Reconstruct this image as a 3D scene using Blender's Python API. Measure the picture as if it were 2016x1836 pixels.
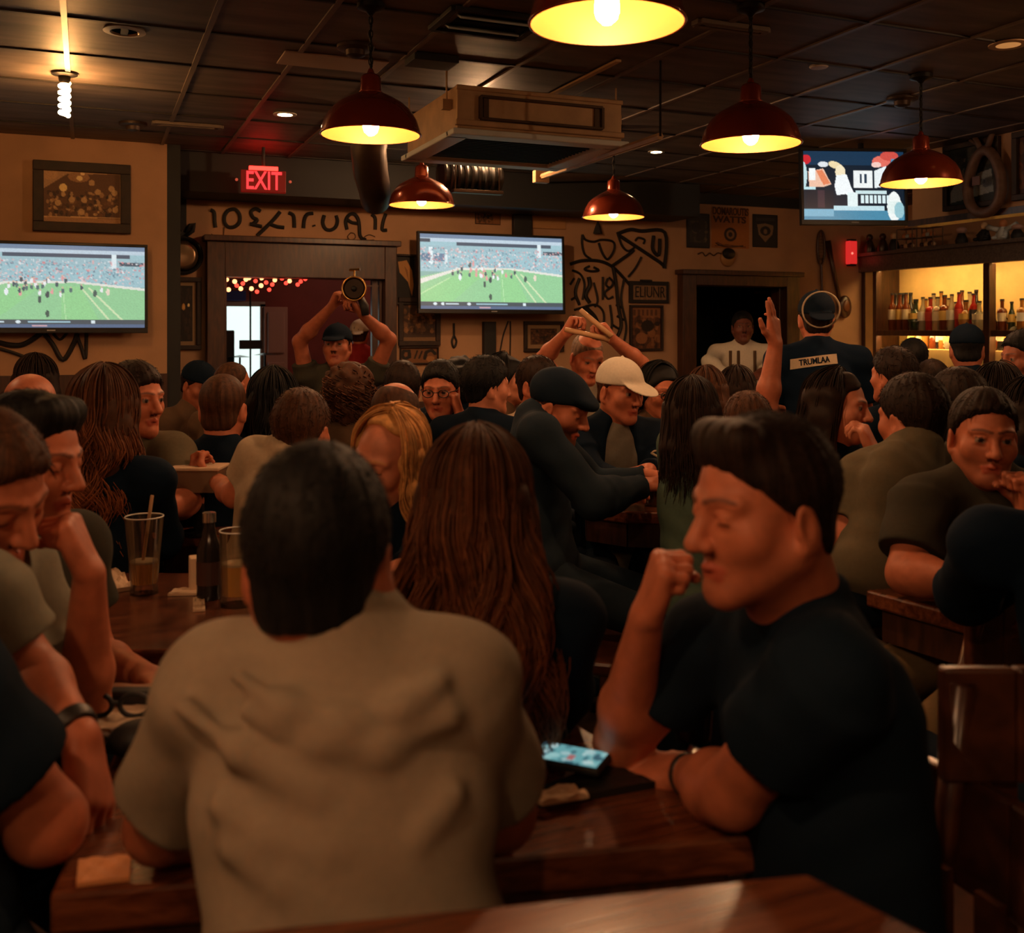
import bpy, math, random
import numpy as np
from mathutils import Vector, Matrix

for o in list(bpy.data.objects):
    bpy.data.objects.remove(o)
random.seed(7)
RNG = np.random.default_rng(7)
SC = bpy.context.scene
COL = SC.collection

# ------------------------------------------------------------------ camera, world, exposure
YAW = math.atan2(838.0, 2000.0)            # the room's depth runs this far left of the view
CY, SY = math.cos(YAW), math.sin(YAW)
EYE = 1.5                                   # camera height
CAM_D = bpy.data.cameras.new('camera')
CAM_D.sensor_width = 36.0
CAM_D.lens = 36.0 * 2000.0 / 2016.0
CAM_D.shift_y = -268.0 / 2016.0
CAM_D.clip_start = 0.05
CAM_D.dof.use_dof = True
CAM_D.dof.focus_distance = 4.6
CAM_D.dof.aperture_fstop = 4.2
CAM = bpy.data.objects.new('camera', CAM_D)
CAM.location = (0, 0, EYE)
CAM.rotation_euler = (math.pi / 2, 0, -YAW)
COL.objects.link(CAM)
SC.camera = CAM

WORLD = bpy.data.worlds.new('world')
SC.world = WORLD
WORLD.use_nodes = True
WORLD.node_tree.nodes['Background'].inputs[0].default_value = (0.35, 0.55, 0.75, 1)
WORLD.node_tree.nodes['Background'].inputs[1].default_value = 0.010

VS = SC.view_settings
SC.display_settings.display_device = 'sRGB'
VS.view_transform = 'Standard'
VS.look = 'None'
VS.exposure = 0.16
VS.gamma = 1.0
VS.use_curve_mapping = False
SC.cycles.use_denoising = True
SC.cycles.use_adaptive_sampling = True
SC.cycles.adaptive_threshold = 0.02
SC.cycles.max_bounces = 6
SC.cycles.diffuse_bounces = 3
SC.cycles.glossy_bounces = 3
SC.cycles.transmission_bounces = 6
SC.cycles.transparent_max_bounces = 6
SC.cycles.caustics_reflective = False
SC.cycles.caustics_refractive = False
SC.cycles.sample_clamp_indirect = 3.0

BULB_POWER = 330.0
FILL_POWER = 420.0


# ------------------------------------------------------------------ pixel helpers (2016 x 1836 frame)
def cam(px, py, d):
    """camera-aligned point (right, depth, height) for a pixel at a depth"""
    return Vector(((px - 1008.0) / 2000.0 * d, d, EYE - (py - 650.0) / 2000.0 * d))


def c2w(v):
    return Vector((v[0] * CY + v[1] * SY, -v[0] * SY + v[1] * CY, v[2]))


def W(px, py, d):
    return c2w(cam(px, py, d))


def ray(px, py):
    return c2w(((px - 1008.0) / 2000.0, 1.0, -(py - 650.0) / 2000.0))


def onY(px, py, y):
    r = ray(px, py)
    t = y / r.y
    return Vector((r.x * t, y, EYE + r.z * t))


def onX(px, py, x):
    r = ray(px, py)
    t = x / r.x
    return Vector((x, r.y * t, EYE + r.z * t))


def onZ(px, py, z):
    r = ray(px, py)
    t = (z - EYE) / r.z
    return Vector((r.x * t, r.y * t, z))


# ------------------------------------------------------------------ materials
MATS = {}


def mat(name, color=(.5, .5, .5), rough=.6, metal=0.0, emit=None, estr=0.0, trans=0.0, ior=1.45, bump=0.0, bscale=200.0,
        vcol=False, var=0.0, vscale=8.0, coat=0.0, spec=0.5, alpha=1.0, sheen=0.0, stretch=(1, 1, 1)):
    if name in MATS:
        return MATS[name]
    m = bpy.data.materials.new(name)
    m.use_nodes = True
    nt = m.node_tree
    b = nt.nodes['Principled BSDF']
    b.inputs['Base Color'].default_value = (*color, 1)
    b.inputs['Roughness'].default_value = rough
    b.inputs['Metallic'].default_value = metal
    b.inputs['Specular IOR Level'].default_value = spec
    b.inputs['IOR'].default_value = ior
    b.inputs['Transmission Weight'].default_value = trans
    b.inputs['Coat Weight'].default_value = coat
    b.inputs['Alpha'].default_value = alpha
    if sheen:
        b.inputs['Sheen Weight'].default_value = sheen
    if emit:
        b.inputs['Emission Color'].default_value = (*emit, 1)
        b.inputs['Emission Strength'].default_value = estr
    src = None
    if vcol:
        a = nt.nodes.new('ShaderNodeVertexColor')
        a.layer_name = 'Col'
        src = a.outputs['Color']
        if vcol == 'mul':
            mx = nt.nodes.new('ShaderNodeMix')
            mx.data_type = 'RGBA'
            mx.blend_type = 'MULTIPLY'
            mx.inputs[0].default_value = 1.0
            nt.links.new(src, mx.inputs[6])
            mx.inputs[7].default_value = (*color, 1)
            src = mx.outputs[2]
    if var or bump:
        tc = nt.nodes.new('ShaderNodeTexCoord')
        mp = nt.nodes.new('ShaderNodeMapping')
        mp.inputs['Scale'].default_value = stretch
        nt.links.new(tc.outputs['Object'], mp.inputs[0])
    if var:
        n = nt.nodes.new('ShaderNodeTexNoise')
        n.inputs['Scale'].default_value = vscale
        n.inputs['Detail'].default_value = 5
        nt.links.new(mp.outputs[0], n.inputs['Vector'])
        r = nt.nodes.new('ShaderNodeMapRange')
        r.inputs[1].default_value = .3
        r.inputs[2].default_value = .7
        r.inputs[3].default_value = 1 - var
        r.inputs[4].default_value = 1 + var
        nt.links.new(n.outputs[0], r.inputs[0])
        mx = nt.nodes.new('ShaderNodeMix')
        mx.data_type = 'RGBA'
        mx.blend_type = 'MULTIPLY'
        mx.inputs[0].default_value = 1.0
        if src is not None:
            nt.links.new(src, mx.inputs[6])
        else:
            mx.inputs[6].default_value = (*color, 1)
        nt.links.new(r.outputs[0], mx.inputs[7])
        src = mx.outputs[2]
    if src is not None:
        nt.links.new(src, b.inputs['Base Color'])
    if vcol == 'emit':
        nt.links.new(src, b.inputs['Emission Color'])
        b.inputs['Emission Strength'].default_value = estr
        nt.links.remove(b.inputs['Base Color'].links[0])
        b.inputs['Base Color'].default_value = (.005, .005, .005, 1)
    if bump:
        n2 = nt.nodes.new('ShaderNodeTexNoise')
        n2.inputs['Scale'].default_value = bscale
        n2.inputs['Detail'].default_value = 4
        nt.links.new(mp.outputs[0], n2.inputs['Vector'])
        bp = nt.nodes.new('ShaderNodeBump')
        bp.inputs['Strength'].default_value = bump
        bp.inputs['Distance'].default_value = 0.01
        nt.links.new(n2.outputs[0], bp.inputs['Height'])
        nt.links.new(bp.outputs[0], b.inputs['Normal'])
    MATS[name] = m
    return m


def wood(name, c1, c2, rough=.3, scale=6.0, stretch=(1, 12, 12), coat=.3):
    if name in MATS:
        return MATS[name]
    m = bpy.data.materials.new(name)
    m.use_nodes = True
    nt = m.node_tree
    b = nt.nodes['Principled BSDF']
    b.inputs['Roughness'].default_value = rough
    b.inputs['Coat Weight'].default_value = coat
    b.inputs['Coat Roughness'].default_value = .25
    tc = nt.nodes.new('ShaderNodeTexCoord')
    mp = nt.nodes.new('ShaderNodeMapping')
    mp.inputs['Scale'].default_value = stretch
    nt.links.new(tc.outputs['Object'], mp.inputs[0])
    n = nt.nodes.new('ShaderNodeTexNoise')
    n.inputs['Scale'].default_value = scale
    n.inputs['Detail'].default_value = 6
    n.inputs['Distortion'].default_value = .6
    nt.links.new(mp.outputs[0], n.inputs['Vector'])
    r = nt.nodes.new('ShaderNodeValToRGB')
    r.color_ramp.elements[0].position = .35
    r.color_ramp.elements[1].position = .68
    r.color_ramp.elements[0].color = (*c1, 1)
    r.color_ramp.elements[1].color = (*c2, 1)
    nt.links.new(n.outputs[0], r.inputs[0])
    nt.links.new(r.outputs[0], b.inputs['Base Color'])
    bp = nt.nodes.new('ShaderNodeBump')
    bp.inputs['Strength'].default_value = .12
    bp.inputs['Distance'].default_value = .004
    nt.links.new(n.outputs[0], bp.inputs['Height'])
    nt.links.new(bp.outputs[0], b.inputs['Normal'])
    MATS[name] = m
    return m


# ------------------------------------------------------------------ object helpers
def link(o, parent=None):
    COL.objects.link(o)
    if parent is not None:
        o.parent = parent
    return o


def tag(o, label=None, cat=None, group=None, kind=None):
    if label:
        o['label'] = label
    if cat:
        o['category'] = cat
    if group:
        o['group'] = group
    if kind:
        o['kind'] = kind
    return o


def empty(name, loc=(0, 0, 0), rz=0.0, label=None, cat=None, group=None):
    o = bpy.data.objects.new(name, None)
    o.empty_display_size = .1
    o.location = loc
    o.rotation_euler = (0, 0, rz)
    link(o)
    return tag(o, label, cat, group)


def copy_tree(o, parent=None):
    c = o.copy()
    COL.objects.link(c)
    if parent is not None:
        c.parent = parent
    for ch in list(o.children):
        copy_tree(ch, c)
    return c


class MB:
    """collects polygons and links them as one mesh object"""

    def __init__(self):
        self.v, self.f, self.c = [], [], []

    def add(self, vs, fs, col=None):
        n = len(self.v)
        self.v += [tuple(x) for x in vs]
        self.f += [tuple(i + n for i in f) for f in fs]
        self.c += [col or (1, 1, 1)] * len(vs)
        return self

    def box(self, c, s, rz=0.0, M=None, col=None, taper=1.0):
        hx, hy, hz = s[0] / 2, s[1] / 2, s[2] / 2
        vs = []
        for z, k in ((-hz, 1.0), (hz, taper)):
            for x, y in ((-hx, -hy), (hx, -hy), (hx, hy), (-hx, hy)):
                vs.append(Vector((x * k, y * k, z)))
        R = Matrix.Rotation(rz, 3, 'Z') if M is None else M
        vs = [R @ v + Vector(c) for v in vs]
        return self.add(vs, [(0, 3, 2, 1), (4, 5, 6, 7), (0, 1, 5, 4), (1, 2, 6, 5), (2, 3, 7, 6), (3, 0, 4, 7)], col)

    def quadslab(self, pts, th, up=(0, 0, 1), col=None):
        """a polygon (top face) extruded by th against up"""
        n = len(pts)
        u = Vector(up) * th
        vs = [Vector(p) for p in pts] + [Vector(p) - u for p in pts]
        fs = [tuple(range(n)), tuple(range(2 * n - 1, n - 1, -1))]
        for i in range(n):
            j = (i + 1) % n
            fs.append((i, i + n, j + n, j))
        return self.add(vs, fs, col)

    def tube(self, pts, r, seg=8, close=False, cap=True, col=None):
        pts = [Vector(p) for p in pts]
        n = len(pts)
        rs = r if isinstance(r, (list, tuple)) else [r] * n
        vs, fs = [], []
        prev = None
        for i, p in enumerate(pts):
            if close:
                t = pts[(i + 1) % n] - pts[i - 1]
            else:
                t = pts[min(i + 1, n - 1)] - pts[max(i - 1, 0)]
            t = t.normalized() if t.length > 1e-9 else Vector((0, 0, 1))
            if prev is None:
                a = Vector((0, 0, 1)) if abs(t.z) < .9 else Vector((1, 0, 0))
                u = t.cross(a).normalized()
            else:
                u = (prev - t * prev.dot(t))
                u = u.normalized() if u.length > 1e-6 else t.orthogonal().normalized()
            prev = u
            w = t.cross(u)
            for k in range(seg):
                a = 2 * math.pi * k / seg
                vs.append(p + (u * math.cos(a) + w * math.sin(a)) * rs[i])
        m = n if close else n - 1
        for i in range(m):
            for k in range(seg):
                a, b = i * seg + k, i * seg + (k + 1) % seg
                c, d = ((i + 1) % n) * seg + (k + 1) % seg, ((i + 1) % n) * seg + k
                fs.append((a, b, c, d))
        if cap and not close:
            fs.append(tuple(range(seg - 1, -1, -1)))
            fs.append(tuple((n - 1) * seg + k for k in range(seg)))
        return self.add(vs, fs, col)

    def lathe(self, prof, c=(0, 0, 0), seg=32, M=None, col=None, sx=1.0, sy=1.0, caps=True):
        vs, fs = [], []
        n = len(prof)
        R = M if M is not None else Matrix.Identity(3)
        for r, z in prof:
            for k in range(seg):
                a = 2 * math.pi * k / seg
                vs.append(R @ Vector((r * math.cos(a) * sx, r * math.sin(a) * sy, z)) + Vector(c))
        for i in range(n - 1):
            for k in range(seg):
                fs.append((i * seg + k, i * seg + (k + 1) % seg, (i + 1) * seg + (k + 1) % seg, (i + 1) * seg + k))
        if caps and prof[0][0] > 1e-6:
            fs.append(tuple(range(seg - 1, -1, -1)))
        if caps and prof[-1][0] > 1e-6:
            fs.append(tuple((n - 1) * seg + k for k in range(seg)))
        return self.add(vs, fs, col)

    def sphere(self, c, r, seg=16, rings=9, col=None):
        rr = r if isinstance(r, (list, tuple)) else (r, r, r)
        vs, fs = [], []
        for i in range(rings + 1):
            t = math.pi * i / rings
            for k in range(seg):
                a = 2 * math.pi * k / seg
                vs.append((c[0] + rr[0] * math.sin(t) * math.cos(a), c[1] + rr[1] * math.sin(t) * math.sin(a), c[2] + rr[2] * math.cos(t)))
        for i in range(rings):
            for k in range(seg):
                fs.append((i * seg + k, (i + 1) * seg + k, (i + 1) * seg + (k + 1) % seg, i * seg + (k + 1) % seg))
        return self.add(vs, fs, col)

    def build(self, name, m, parent=None, loc=None, rz=None, smooth=False, bevel=0.0, colors=False):
        me = bpy.data.meshes.new(name)
        me.from_pydata([tuple(v) for v in self.v], [], self.f)
        me.validate()
        me.materials.append(m)
        if colors:
            ca = me.color_attributes.new('Col', 'FLOAT_COLOR', 'POINT')
            ca.data.foreach_set('color', np.array([(*c, 1) for c in self.c], np.float32).ravel())
        if smooth:
            me.polygons.foreach_set('use_smooth', [True] * len(me.polygons))
            if smooth == 'auto':
                me.set_sharp_from_angle(angle=math.radians(38))
        me.update()
        o = bpy.data.objects.new(name, me)
        if loc is not None:
            o.location = loc
        if rz is not None:
            o.rotation_euler = (0, 0, rz)
        link(o, parent)
        if bevel:
            b = o.modifiers.new('bevel', 'BEVEL')
            b.width = bevel
            b.segments = 2
            b.limit_method = 'ANGLE'
        return o


def np_mesh(name, V, Q, m, parent=None, colors=None, smooth=True):
    """quads from numpy arrays"""
    me = bpy.data.meshes.new(name)
    nv, nq = len(V), len(Q)
    me.vertices.add(nv)
    me.vertices.foreach_set('co', np.ascontiguousarray(V, np.float32).ravel())
    me.loops.add(nq * 4)
    me.loops.foreach_set('vertex_index', np.ascontiguousarray(Q, np.int32).ravel())
    me.polygons.add(nq)
    me.polygons.foreach_set('loop_start', np.arange(0, nq * 4, 4, dtype=np.int32))
    me.polygons.foreach_set('use_smooth', np.full(nq, smooth, dtype=bool))
    me.update(calc_edges=True)
    if colors is not None:
        ca = me.color_attributes.new('Col', 'FLOAT_COLOR', 'POINT')
        cc = np.ones((nv, 4), np.float32)
        cc[:, :3] = colors
        ca.data.foreach_set('color', cc.ravel())
    me.materials.append(m)
    o = bpy.data.objects.new(name, me)
    return link(o, parent)


def picture(name, img, w, h, m, parent=None):
    """a flat painted sheet (a screen, a print) in the local XZ plane, facing -Y; img is rows from the top"""
    H, Wd = img.shape[:2]
    xs = np.linspace(-w / 2, w / 2, Wd)
    zs = np.linspace(h / 2, -h / 2, H)
    X, Z = np.meshgrid(xs, zs)
    V = np.stack([X, np.zeros_like(X), Z], -1).reshape(-1, 3)
    i = np.arange(H * Wd).reshape(H, Wd)
    Q = np.stack([i[:-1, :-1], i[1:, :-1], i[1:, 1:], i[:-1, 1:]], -1).reshape(-1, 4)
    return np_mesh(name, V, Q, m, parent, img.reshape(-1, 3), False)


def srgb(r, g, b):
    f = lambda c: (c / 255.0 / 12.92) if c <= 10 else (((c / 255.0) + .055) / 1.055) ** 2.4
    return (f(r), f(g), f(b))


# ------------------------------------------------------------------ painting on small arrays (screens, prints)
class Paint:
    def __init__(self, w, h, col=(0, 0, 0)):
        self.w, self.h = w, h
        self.a = np.zeros((h, w, 3), np.float32)
        self.a[:] = col
        self.Y, self.X = np.mgrid[0:h, 0:w].astype(np.float32)
        self.Y /= (h - 1)
        self.X /= (w - 1)
        self.asp = w / h

    def mask(self, m, col, k=1.0):
        m = (m.astype(np.float32) * k)[..., None]
        self.a = self.a * (1 - m) + np.array(col, np.float32) * m
        return self

    def rect(self, x0, y0, x1, y1, col, k=1.0):
        return self.mask((self.X >= x0) & (self.X <= x1) & (self.Y >= y0) & (self.Y <= y1), col, k)

    def ell(self, cx, cy, rx, ry, col, k=1.0, rot=0.0):
        dx, dy = (self.X - cx) * self.asp, self.Y - cy
        c, s = math.cos(rot), math.sin(rot)
        u, v = dx * c + dy * s, -dx * s + dy * c
        return self.mask((u / (rx * self.asp)) ** 2 + (v / ry) ** 2 < 1, col, k)

    def line(self, pts, w, col, k=1.0):
        d = np.full(self.X.shape, 9.0, np.float32)
        for (x0, y0), (x1, y1) in zip(pts[:-1], pts[1:]):
            ax, ay, bx, by = x0 * self.asp, y0, x1 * self.asp, y1
            px, py = self.X * self.asp - ax, self.Y - ay
            vx, vy = bx - ax, by - ay
            t = np.clip((px * vx + py * vy) / max(vx * vx + vy * vy, 1e-9), 0, 1)
            d = np.minimum(d, np.hypot(px - t * vx, py - t * vy))
        return self.mask(d < w, col, k)

    def poly(self, pts, col, k=1.0):
        ins = np.zeros(self.X.shape, bool)
        n = len(pts)
        for i in range(n):
            (x0, y0), (x1, y1) = pts[i], pts[(i + 1) % n]
            c = ((y0 > self.Y) != (y1 > self.Y)) & (self.X < (x1 - x0) * (self.Y - y0) / ((y1 - y0) or 1e-9) + x0)
            ins ^= c
        return self.mask(ins, col, k)

    def specks(self, x0, y0, x1, y1, n, r, cols, seed=1):
        g = np.random.default_rng(seed)
        for _ in range(n):
            self.ell(g.uniform(x0, x1), g.uniform(y0, y1), g.uniform(.5, 1.3) * r / self.asp, g.uniform(.5, 1.6) * r, cols[g.integers(len(cols))], g.uniform(.5, 1))
        return self

    def noise(self, amp, seed=3):
        g = np.random.default_rng(seed)
        self.a = np.clip(self.a * (1 + amp * g.standard_normal((self.h, self.w, 1))), 0, 4)
        return self
# ------------------------------------------------------------------ implicit surfaces: bodies, clothes and hair are grown as one continuous skin
def _v(p):
    return np.array((p[0], p[1], p[2]), np.float32)


def cap(a, b, ra, rb=None, k=.02, op='U', col=None):
    return dict(t='cap', a=_v(a), b=_v(b), ra=ra, rb=ra if rb is None else rb, k=k, op=op, col=col)


def sph(c, r, k=.02, op='U', col=None):
    return dict(t='cap', a=_v(c), b=_v(c) + np.float32(1e-5), ra=r, rb=r, k=k, op=op, col=col)


def ell(c, rad, R=None, k=.02, op='U', col=None):
    R = np.eye(3, dtype=np.float32) if R is None else np.array(R, np.float32)
    return dict(t='ell', c=_v(c), r=_v(rad), R=R, k=k, op=op, col=col)


def cyl(a, b, ra, rb=None, k=.01, op='U', col=None, rnd=.004):
    return dict(t='cyl', a=_v(a), b=_v(b), ra=ra, rb=ra if rb is None else rb, k=k, op=op, col=col, rnd=rnd)


def ring(c, n, R, r, k=.01, op='U', col=None):
    return dict(t='ring', c=_v(c), n=_v(Vector(n).normalized()), Rr=R, r=r, k=k, op=op, col=col)


def plane(c, n, k=.01, op='I', col=None):
    """keeps the side that n points away from"""
    return dict(t='plane', c=_v(c), n=_v(Vector(n).normalized()), k=k, op=op, col=col)


def pdist(p, x, y, z):
    t = p['t']
    if t == 'cap':
        a, ab = p['a'], p['b'] - p['a']
        L = float(ab @ ab)
        px, py, pz = x - a[0], y - a[1], z - a[2]
        h = np.clip((px * ab[0] + py * ab[1] + pz * ab[2]) / max(L, 1e-12), 0, 1)
        return np.sqrt((px - h * ab[0]) ** 2 + (py - h * ab[1]) ** 2 + (pz - h * ab[2]) ** 2) - (p['ra'] + (p['rb'] - p['ra']) * h)
    if t == 'ell':
        R, c, r = p['R'], p['c'], p['r']
        px, py, pz = x - c[0], y - c[1], z - c[2]
        u = (R[0, 0] * px + R[1, 0] * py + R[2, 0] * pz) / r[0]
        v = (R[0, 1] * px + R[1, 1] * py + R[2, 1] * pz) / r[1]
        w = (R[0, 2] * px + R[1, 2] * py + R[2, 2] * pz) / r[2]
        k0 = np.sqrt(u * u + v * v + w * w) + 1e-6
        k1 = np.sqrt((u / r[0]) ** 2 + (v / r[1]) ** 2 + (w / r[2]) ** 2) + 1e-6
        return k0 * (k0 - 1) / k1
    if t == 'cyl':
        a, ab = p['a'], p['b'] - p['a']
        L = float(np.sqrt(ab @ ab))
        n = ab / L
        px, py, pz = x - a[0], y - a[1], z - a[2]
        h = px * n[0] + py * n[1] + pz * n[2]
        rad = np.sqrt(np.maximum((px - h * n[0]) ** 2 + (py - h * n[1]) ** 2 + (pz - h * n[2]) ** 2, 0))
        rr = p['ra'] + (p['rb'] - p['ra']) * np.clip(h / L, 0, 1)
        dx = rad - rr + p['rnd']
        dy = np.abs(h - L / 2) - L / 2 + p['rnd']
        return np.minimum(np.maximum(dx, dy), 0) + np.sqrt(np.maximum(dx, 0) ** 2 + np.maximum(dy, 0) ** 2) - p['rnd']
    if t == 'ring':
        c, n = p['c'], p['n']
        px, py, pz = x - c[0], y - c[1], z - c[2]
        h = px * n[0] + py * n[1] + pz * n[2]
        rad = np.sqrt(np.maximum(px * px + py * py + pz * pz - h * h, 0))
        return np.sqrt((rad - p['Rr']) ** 2 + h * h) - p['r']
    c, n = p['c'], p['n']
    return (x - c[0]) * n[0] + (y - c[1]) * n[1] + (z - c[2]) * n[2]


def pbox(p):
    t = p['t']
    if t in ('cap', 'cyl'):
        r = max(p['ra'], p['rb'])
        return np.minimum(p['a'], p['b']) - r, np.maximum(p['a'], p['b']) + r
    if t == 'ell':
        e = np.abs(p['R']) @ p['r']
        return p['c'] - e, p['c'] + e
    if t == 'ring':
        e = np.full(3, p['Rr'] + p['r'])
        return p['c'] - e, p['c'] + e
    return None


def grow(prims, h, disp=None):
    """-> vertices, quads of the blended surface, at voxel size h"""
    bs = [pbox(p) for p in prims if p['op'] == 'U']
    lo = np.min([b[0] for b in bs], 0) - 4 * h
    hi = np.max([b[1] for b in bs], 0) + 4 * h
    n = np.ceil((hi - lo) / h).astype(int) + 1
    ax = [(lo[i] + h * np.arange(n[i])).astype(np.float32) for i in range(3)]
    D = np.full(n, 1.0, np.float32)
    for p in prims:
        b = pbox(p)
        if b is None:
            s = (slice(None),) * 3
        else:
            m = p['k'] + 3 * h
            i0 = np.clip(np.floor((b[0] - m - lo) / h).astype(int), 0, n)
            i1 = np.clip(np.ceil((b[1] + m - lo) / h).astype(int) + 1, 0, n)
            if np.any(i1 <= i0):
                continue
            s = tuple(slice(i0[i], i1[i]) for i in range(3))
        x, y, z = ax[0][s[0]][:, None, None], ax[1][s[1]][None, :, None], ax[2][s[2]][None, None, :]
        d = pdist(p, x, y, z).astype(np.float32)
        c = D[s]
        k = max(p['k'], 1e-5)
        if p['op'] == 'U':
            q = np.maximum(k - np.abs(c - d), 0) / k
            D[s] = np.minimum(c, d) - q * q * k * .25
        elif p['op'] == 'S':
            q = np.maximum(k - np.abs(c + d), 0) / k
            D[s] = np.maximum(c, -d) + q * q * k * .25
        else:
            q = np.maximum(k - np.abs(c - d), 0) / k
            D[s] = np.maximum(c, d) + q * q * k * .25
    if disp is not None:
        D = D + disp(ax[0][:, None, None], ax[1][None, :, None], ax[2][None, None, :]).astype(np.float32)
    for i in range(3):                               # close the skin at the rim of the grid
        s = [slice(None)] * 3
        for e in (0, -1):
            s[i] = e
            D[tuple(s)] = np.maximum(D[tuple(s)], 1e-4)
    S = D < 0
    A = S[:-1, :-1, :-1].astype(np.int8)
    cnt = A.copy()
    for dx in (0, 1):
        for dy in (0, 1):
            for dz in (0, 1):
                if dx or dy or dz:
                    cnt += S[dx:n[0] - 1 + dx, dy:n[1] - 1 + dy, dz:n[2] - 1 + dz]
    act = np.argwhere((cnt > 0) & (cnt < 8))
    if len(act) == 0:
        return np.zeros((0, 3), np.float32), np.zeros((0, 4), np.int32)
    I, J, K = act.T
    cor = {}
    for dx in (0, 1):
        for dy in (0, 1):
            for dz in (0, 1):
                cor[dx, dy, dz] = D[I + dx, J + dy, K + dz]
    acc = np.zeros((len(act), 3), np.float32)
    num = np.zeros(len(act), np.float32)
    for axis in range(3):
        o1, o2 = [q for q in range(3) if q != axis]
        for u in (0, 1):
            for w in (0, 1):
                a = [0, 0, 0]
                a[o1], a[o2] = u, w
                b = list(a)
                b[axis] = 1
                da, db = cor[tuple(a)], cor[tuple(b)]
                cr = (da < 0) != (db < 0)
                t = np.where(cr, da / np.where(cr, da - db, 1), 0)
                pt = np.zeros((len(act), 3), np.float32)
                pt[:, o1], pt[:, o2], pt[:, axis] = u, w, t
                acc += pt * cr[:, None]
                num += cr
    V = (act + acc / num[:, None]) * h + lo
    idx = np.full(cnt.shape, -1, np.int32)
    idx[I, J, K] = np.arange(len(act))
    quads = []
    for axis in range(3):
        o1, o2 = [(1, 2), (2, 0), (0, 1)][axis]
        s0 = [slice(1, n[i] - 1) for i in range(3)]
        s1 = list(s0)
        s0[axis] = slice(0, n[axis] - 1)
        s1[axis] = slice(1, n[axis])
        a, b = S[tuple(s0)], S[tuple(s1)]
        e = np.argwhere(a != b)
        if len(e) == 0:
            continue
        off = np.array([1, 1, 1])
        off[axis] = 0
        e = e + off
        fl = S[e[:, 0], e[:, 1], e[:, 2]]

        def at(du, dv):
            q = e.copy()
            q[:, o1] += du
            q[:, o2] += dv
            return idx[q[:, 0], q[:, 1], q[:, 2]]
        q = np.stack([at(-1, -1), at(0, -1), at(0, 0), at(-1, 0)], 1)
        q[~fl] = q[~fl][:, ::-1]
        quads.append(q)
    Q = np.concatenate(quads)
    Q = Q[(Q >= 0).all(1)]
    return V.astype(np.float32), Q


def tubes(P, r, seg=4, taper=.35):
    """P: (strands, points, 3) -> vertices and quads of thin tapering strands"""
    N, M = P.shape[:2]
    T = np.gradient(P, axis=1)
    T /= np.linalg.norm(T, axis=2, keepdims=True) + 1e-9
    ref = np.zeros_like(T)
    ref[..., 0] = .37
    ref[..., 1] = .93
    U = np.cross(T, ref)
    U /= np.linalg.norm(U, axis=2, keepdims=True) + 1e-9
    Wv = np.cross(T, U)
    rad = np.asarray(r, np.float32).reshape(-1, 1, 1) * (1 - (1 - taper) * np.linspace(0, 1, M)[None, :, None] ** 2)
    rings = []
    for k in range(seg):
        a = 2 * math.pi * k / seg
        rings.append(P + (U * math.cos(a) + Wv * math.sin(a)) * rad)
    V = np.stack(rings, 2).reshape(-1, 3)
    b = (np.arange(N)[:, None, None] * M + np.arange(M - 1)[None, :, None]) * seg
    k = np.arange(seg)[None, None, :]
    k2 = (k + 1) % seg
    Q = np.stack([b + k, b + k2, b + seg + k2, b + seg + k], -1).reshape(-1, 4)
    return V.astype(np.float32), Q.astype(np.int32)
# ------------------------------------------------------------------ people
SKIN = {'mid': (.50, .158, .080), 'pale': (.58, .215, .12), 'tan': (.38, .118, .060), 'dark': (.16, .05, .030)}
HAIRC = {'black': (.006, .006, .006), 'dark': (.016, .008, .005), 'brown': (.055, .021, .009), 'auburn': (.046, .016, .006),
         'blond': (.58, .29, .10), 'grey': (.20, .14, .10)}
M_SKIN = mat('skin', rough=.48, vcol=True, var=.12, vscale=40, bump=.04, bscale=260, spec=.35)
M_HAIR = mat('hair', rough=.62, vcol=True, spec=.22, var=.25, vscale=60)


def fabric(name, col, rough=.9, bump=.32):
    return mat('cloth_' + name, color=col, rough=rough, bump=bump, bscale=11, var=.05, vscale=90, spec=.12, sheen=.0)


CLOTH = {
    'greytan': (.27, .225, .165), 'charcoal': (.0065, .0150, .0270), 'black': (.0030, .0090, .0190), 'navy': (.0030, .0100, .0230),
    'olive': (.115, .098, .062), 'cream': (.46, .36, .24), 'white': (.66, .58, .46), 'slate': (.013, .024, .036),
    'teal': (.075, .12, .092), 'greygreen': (.23, .22, .165), 'brown': (.10, .06, .035), 'denim': (.007, .014, .024), 'khaki': (.15, .105, .055),
    'grey': (.16, .145, .115), 'red': (.35, .03, .03), 'darkolive': (.045, .043, .032)}


def cloth(n):
    return fabric(n, CLOTH[n])


def yawframe(deg):
    a = math.radians(deg)
    f = np.array((math.sin(a), -math.cos(a), 0.0))
    r = np.array((f[1], -f[0], 0.0))
    return r, f, np.array((0, 0, 1.0))


def rot(axis, deg):
    return np.array(Matrix.Rotation(math.radians(deg), 3, Vector(axis)))


def headframe(yaw, pitch, roll):
    r, f, u = yawframe(yaw)
    P = rot(r, -pitch)
    f, u = P @ f, P @ u
    Q = rot(f, roll)
    return np.stack([Q @ r, f, Q @ u], 1)


POSE = {'flat': (4, 6, 4), 'relax': (22, 32, 22), 'fist': (78, 98, 62), 'loose': (48, 62, 40), 'grip': (62, 70, 40), 'point': (70, 90, 55)}


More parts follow.
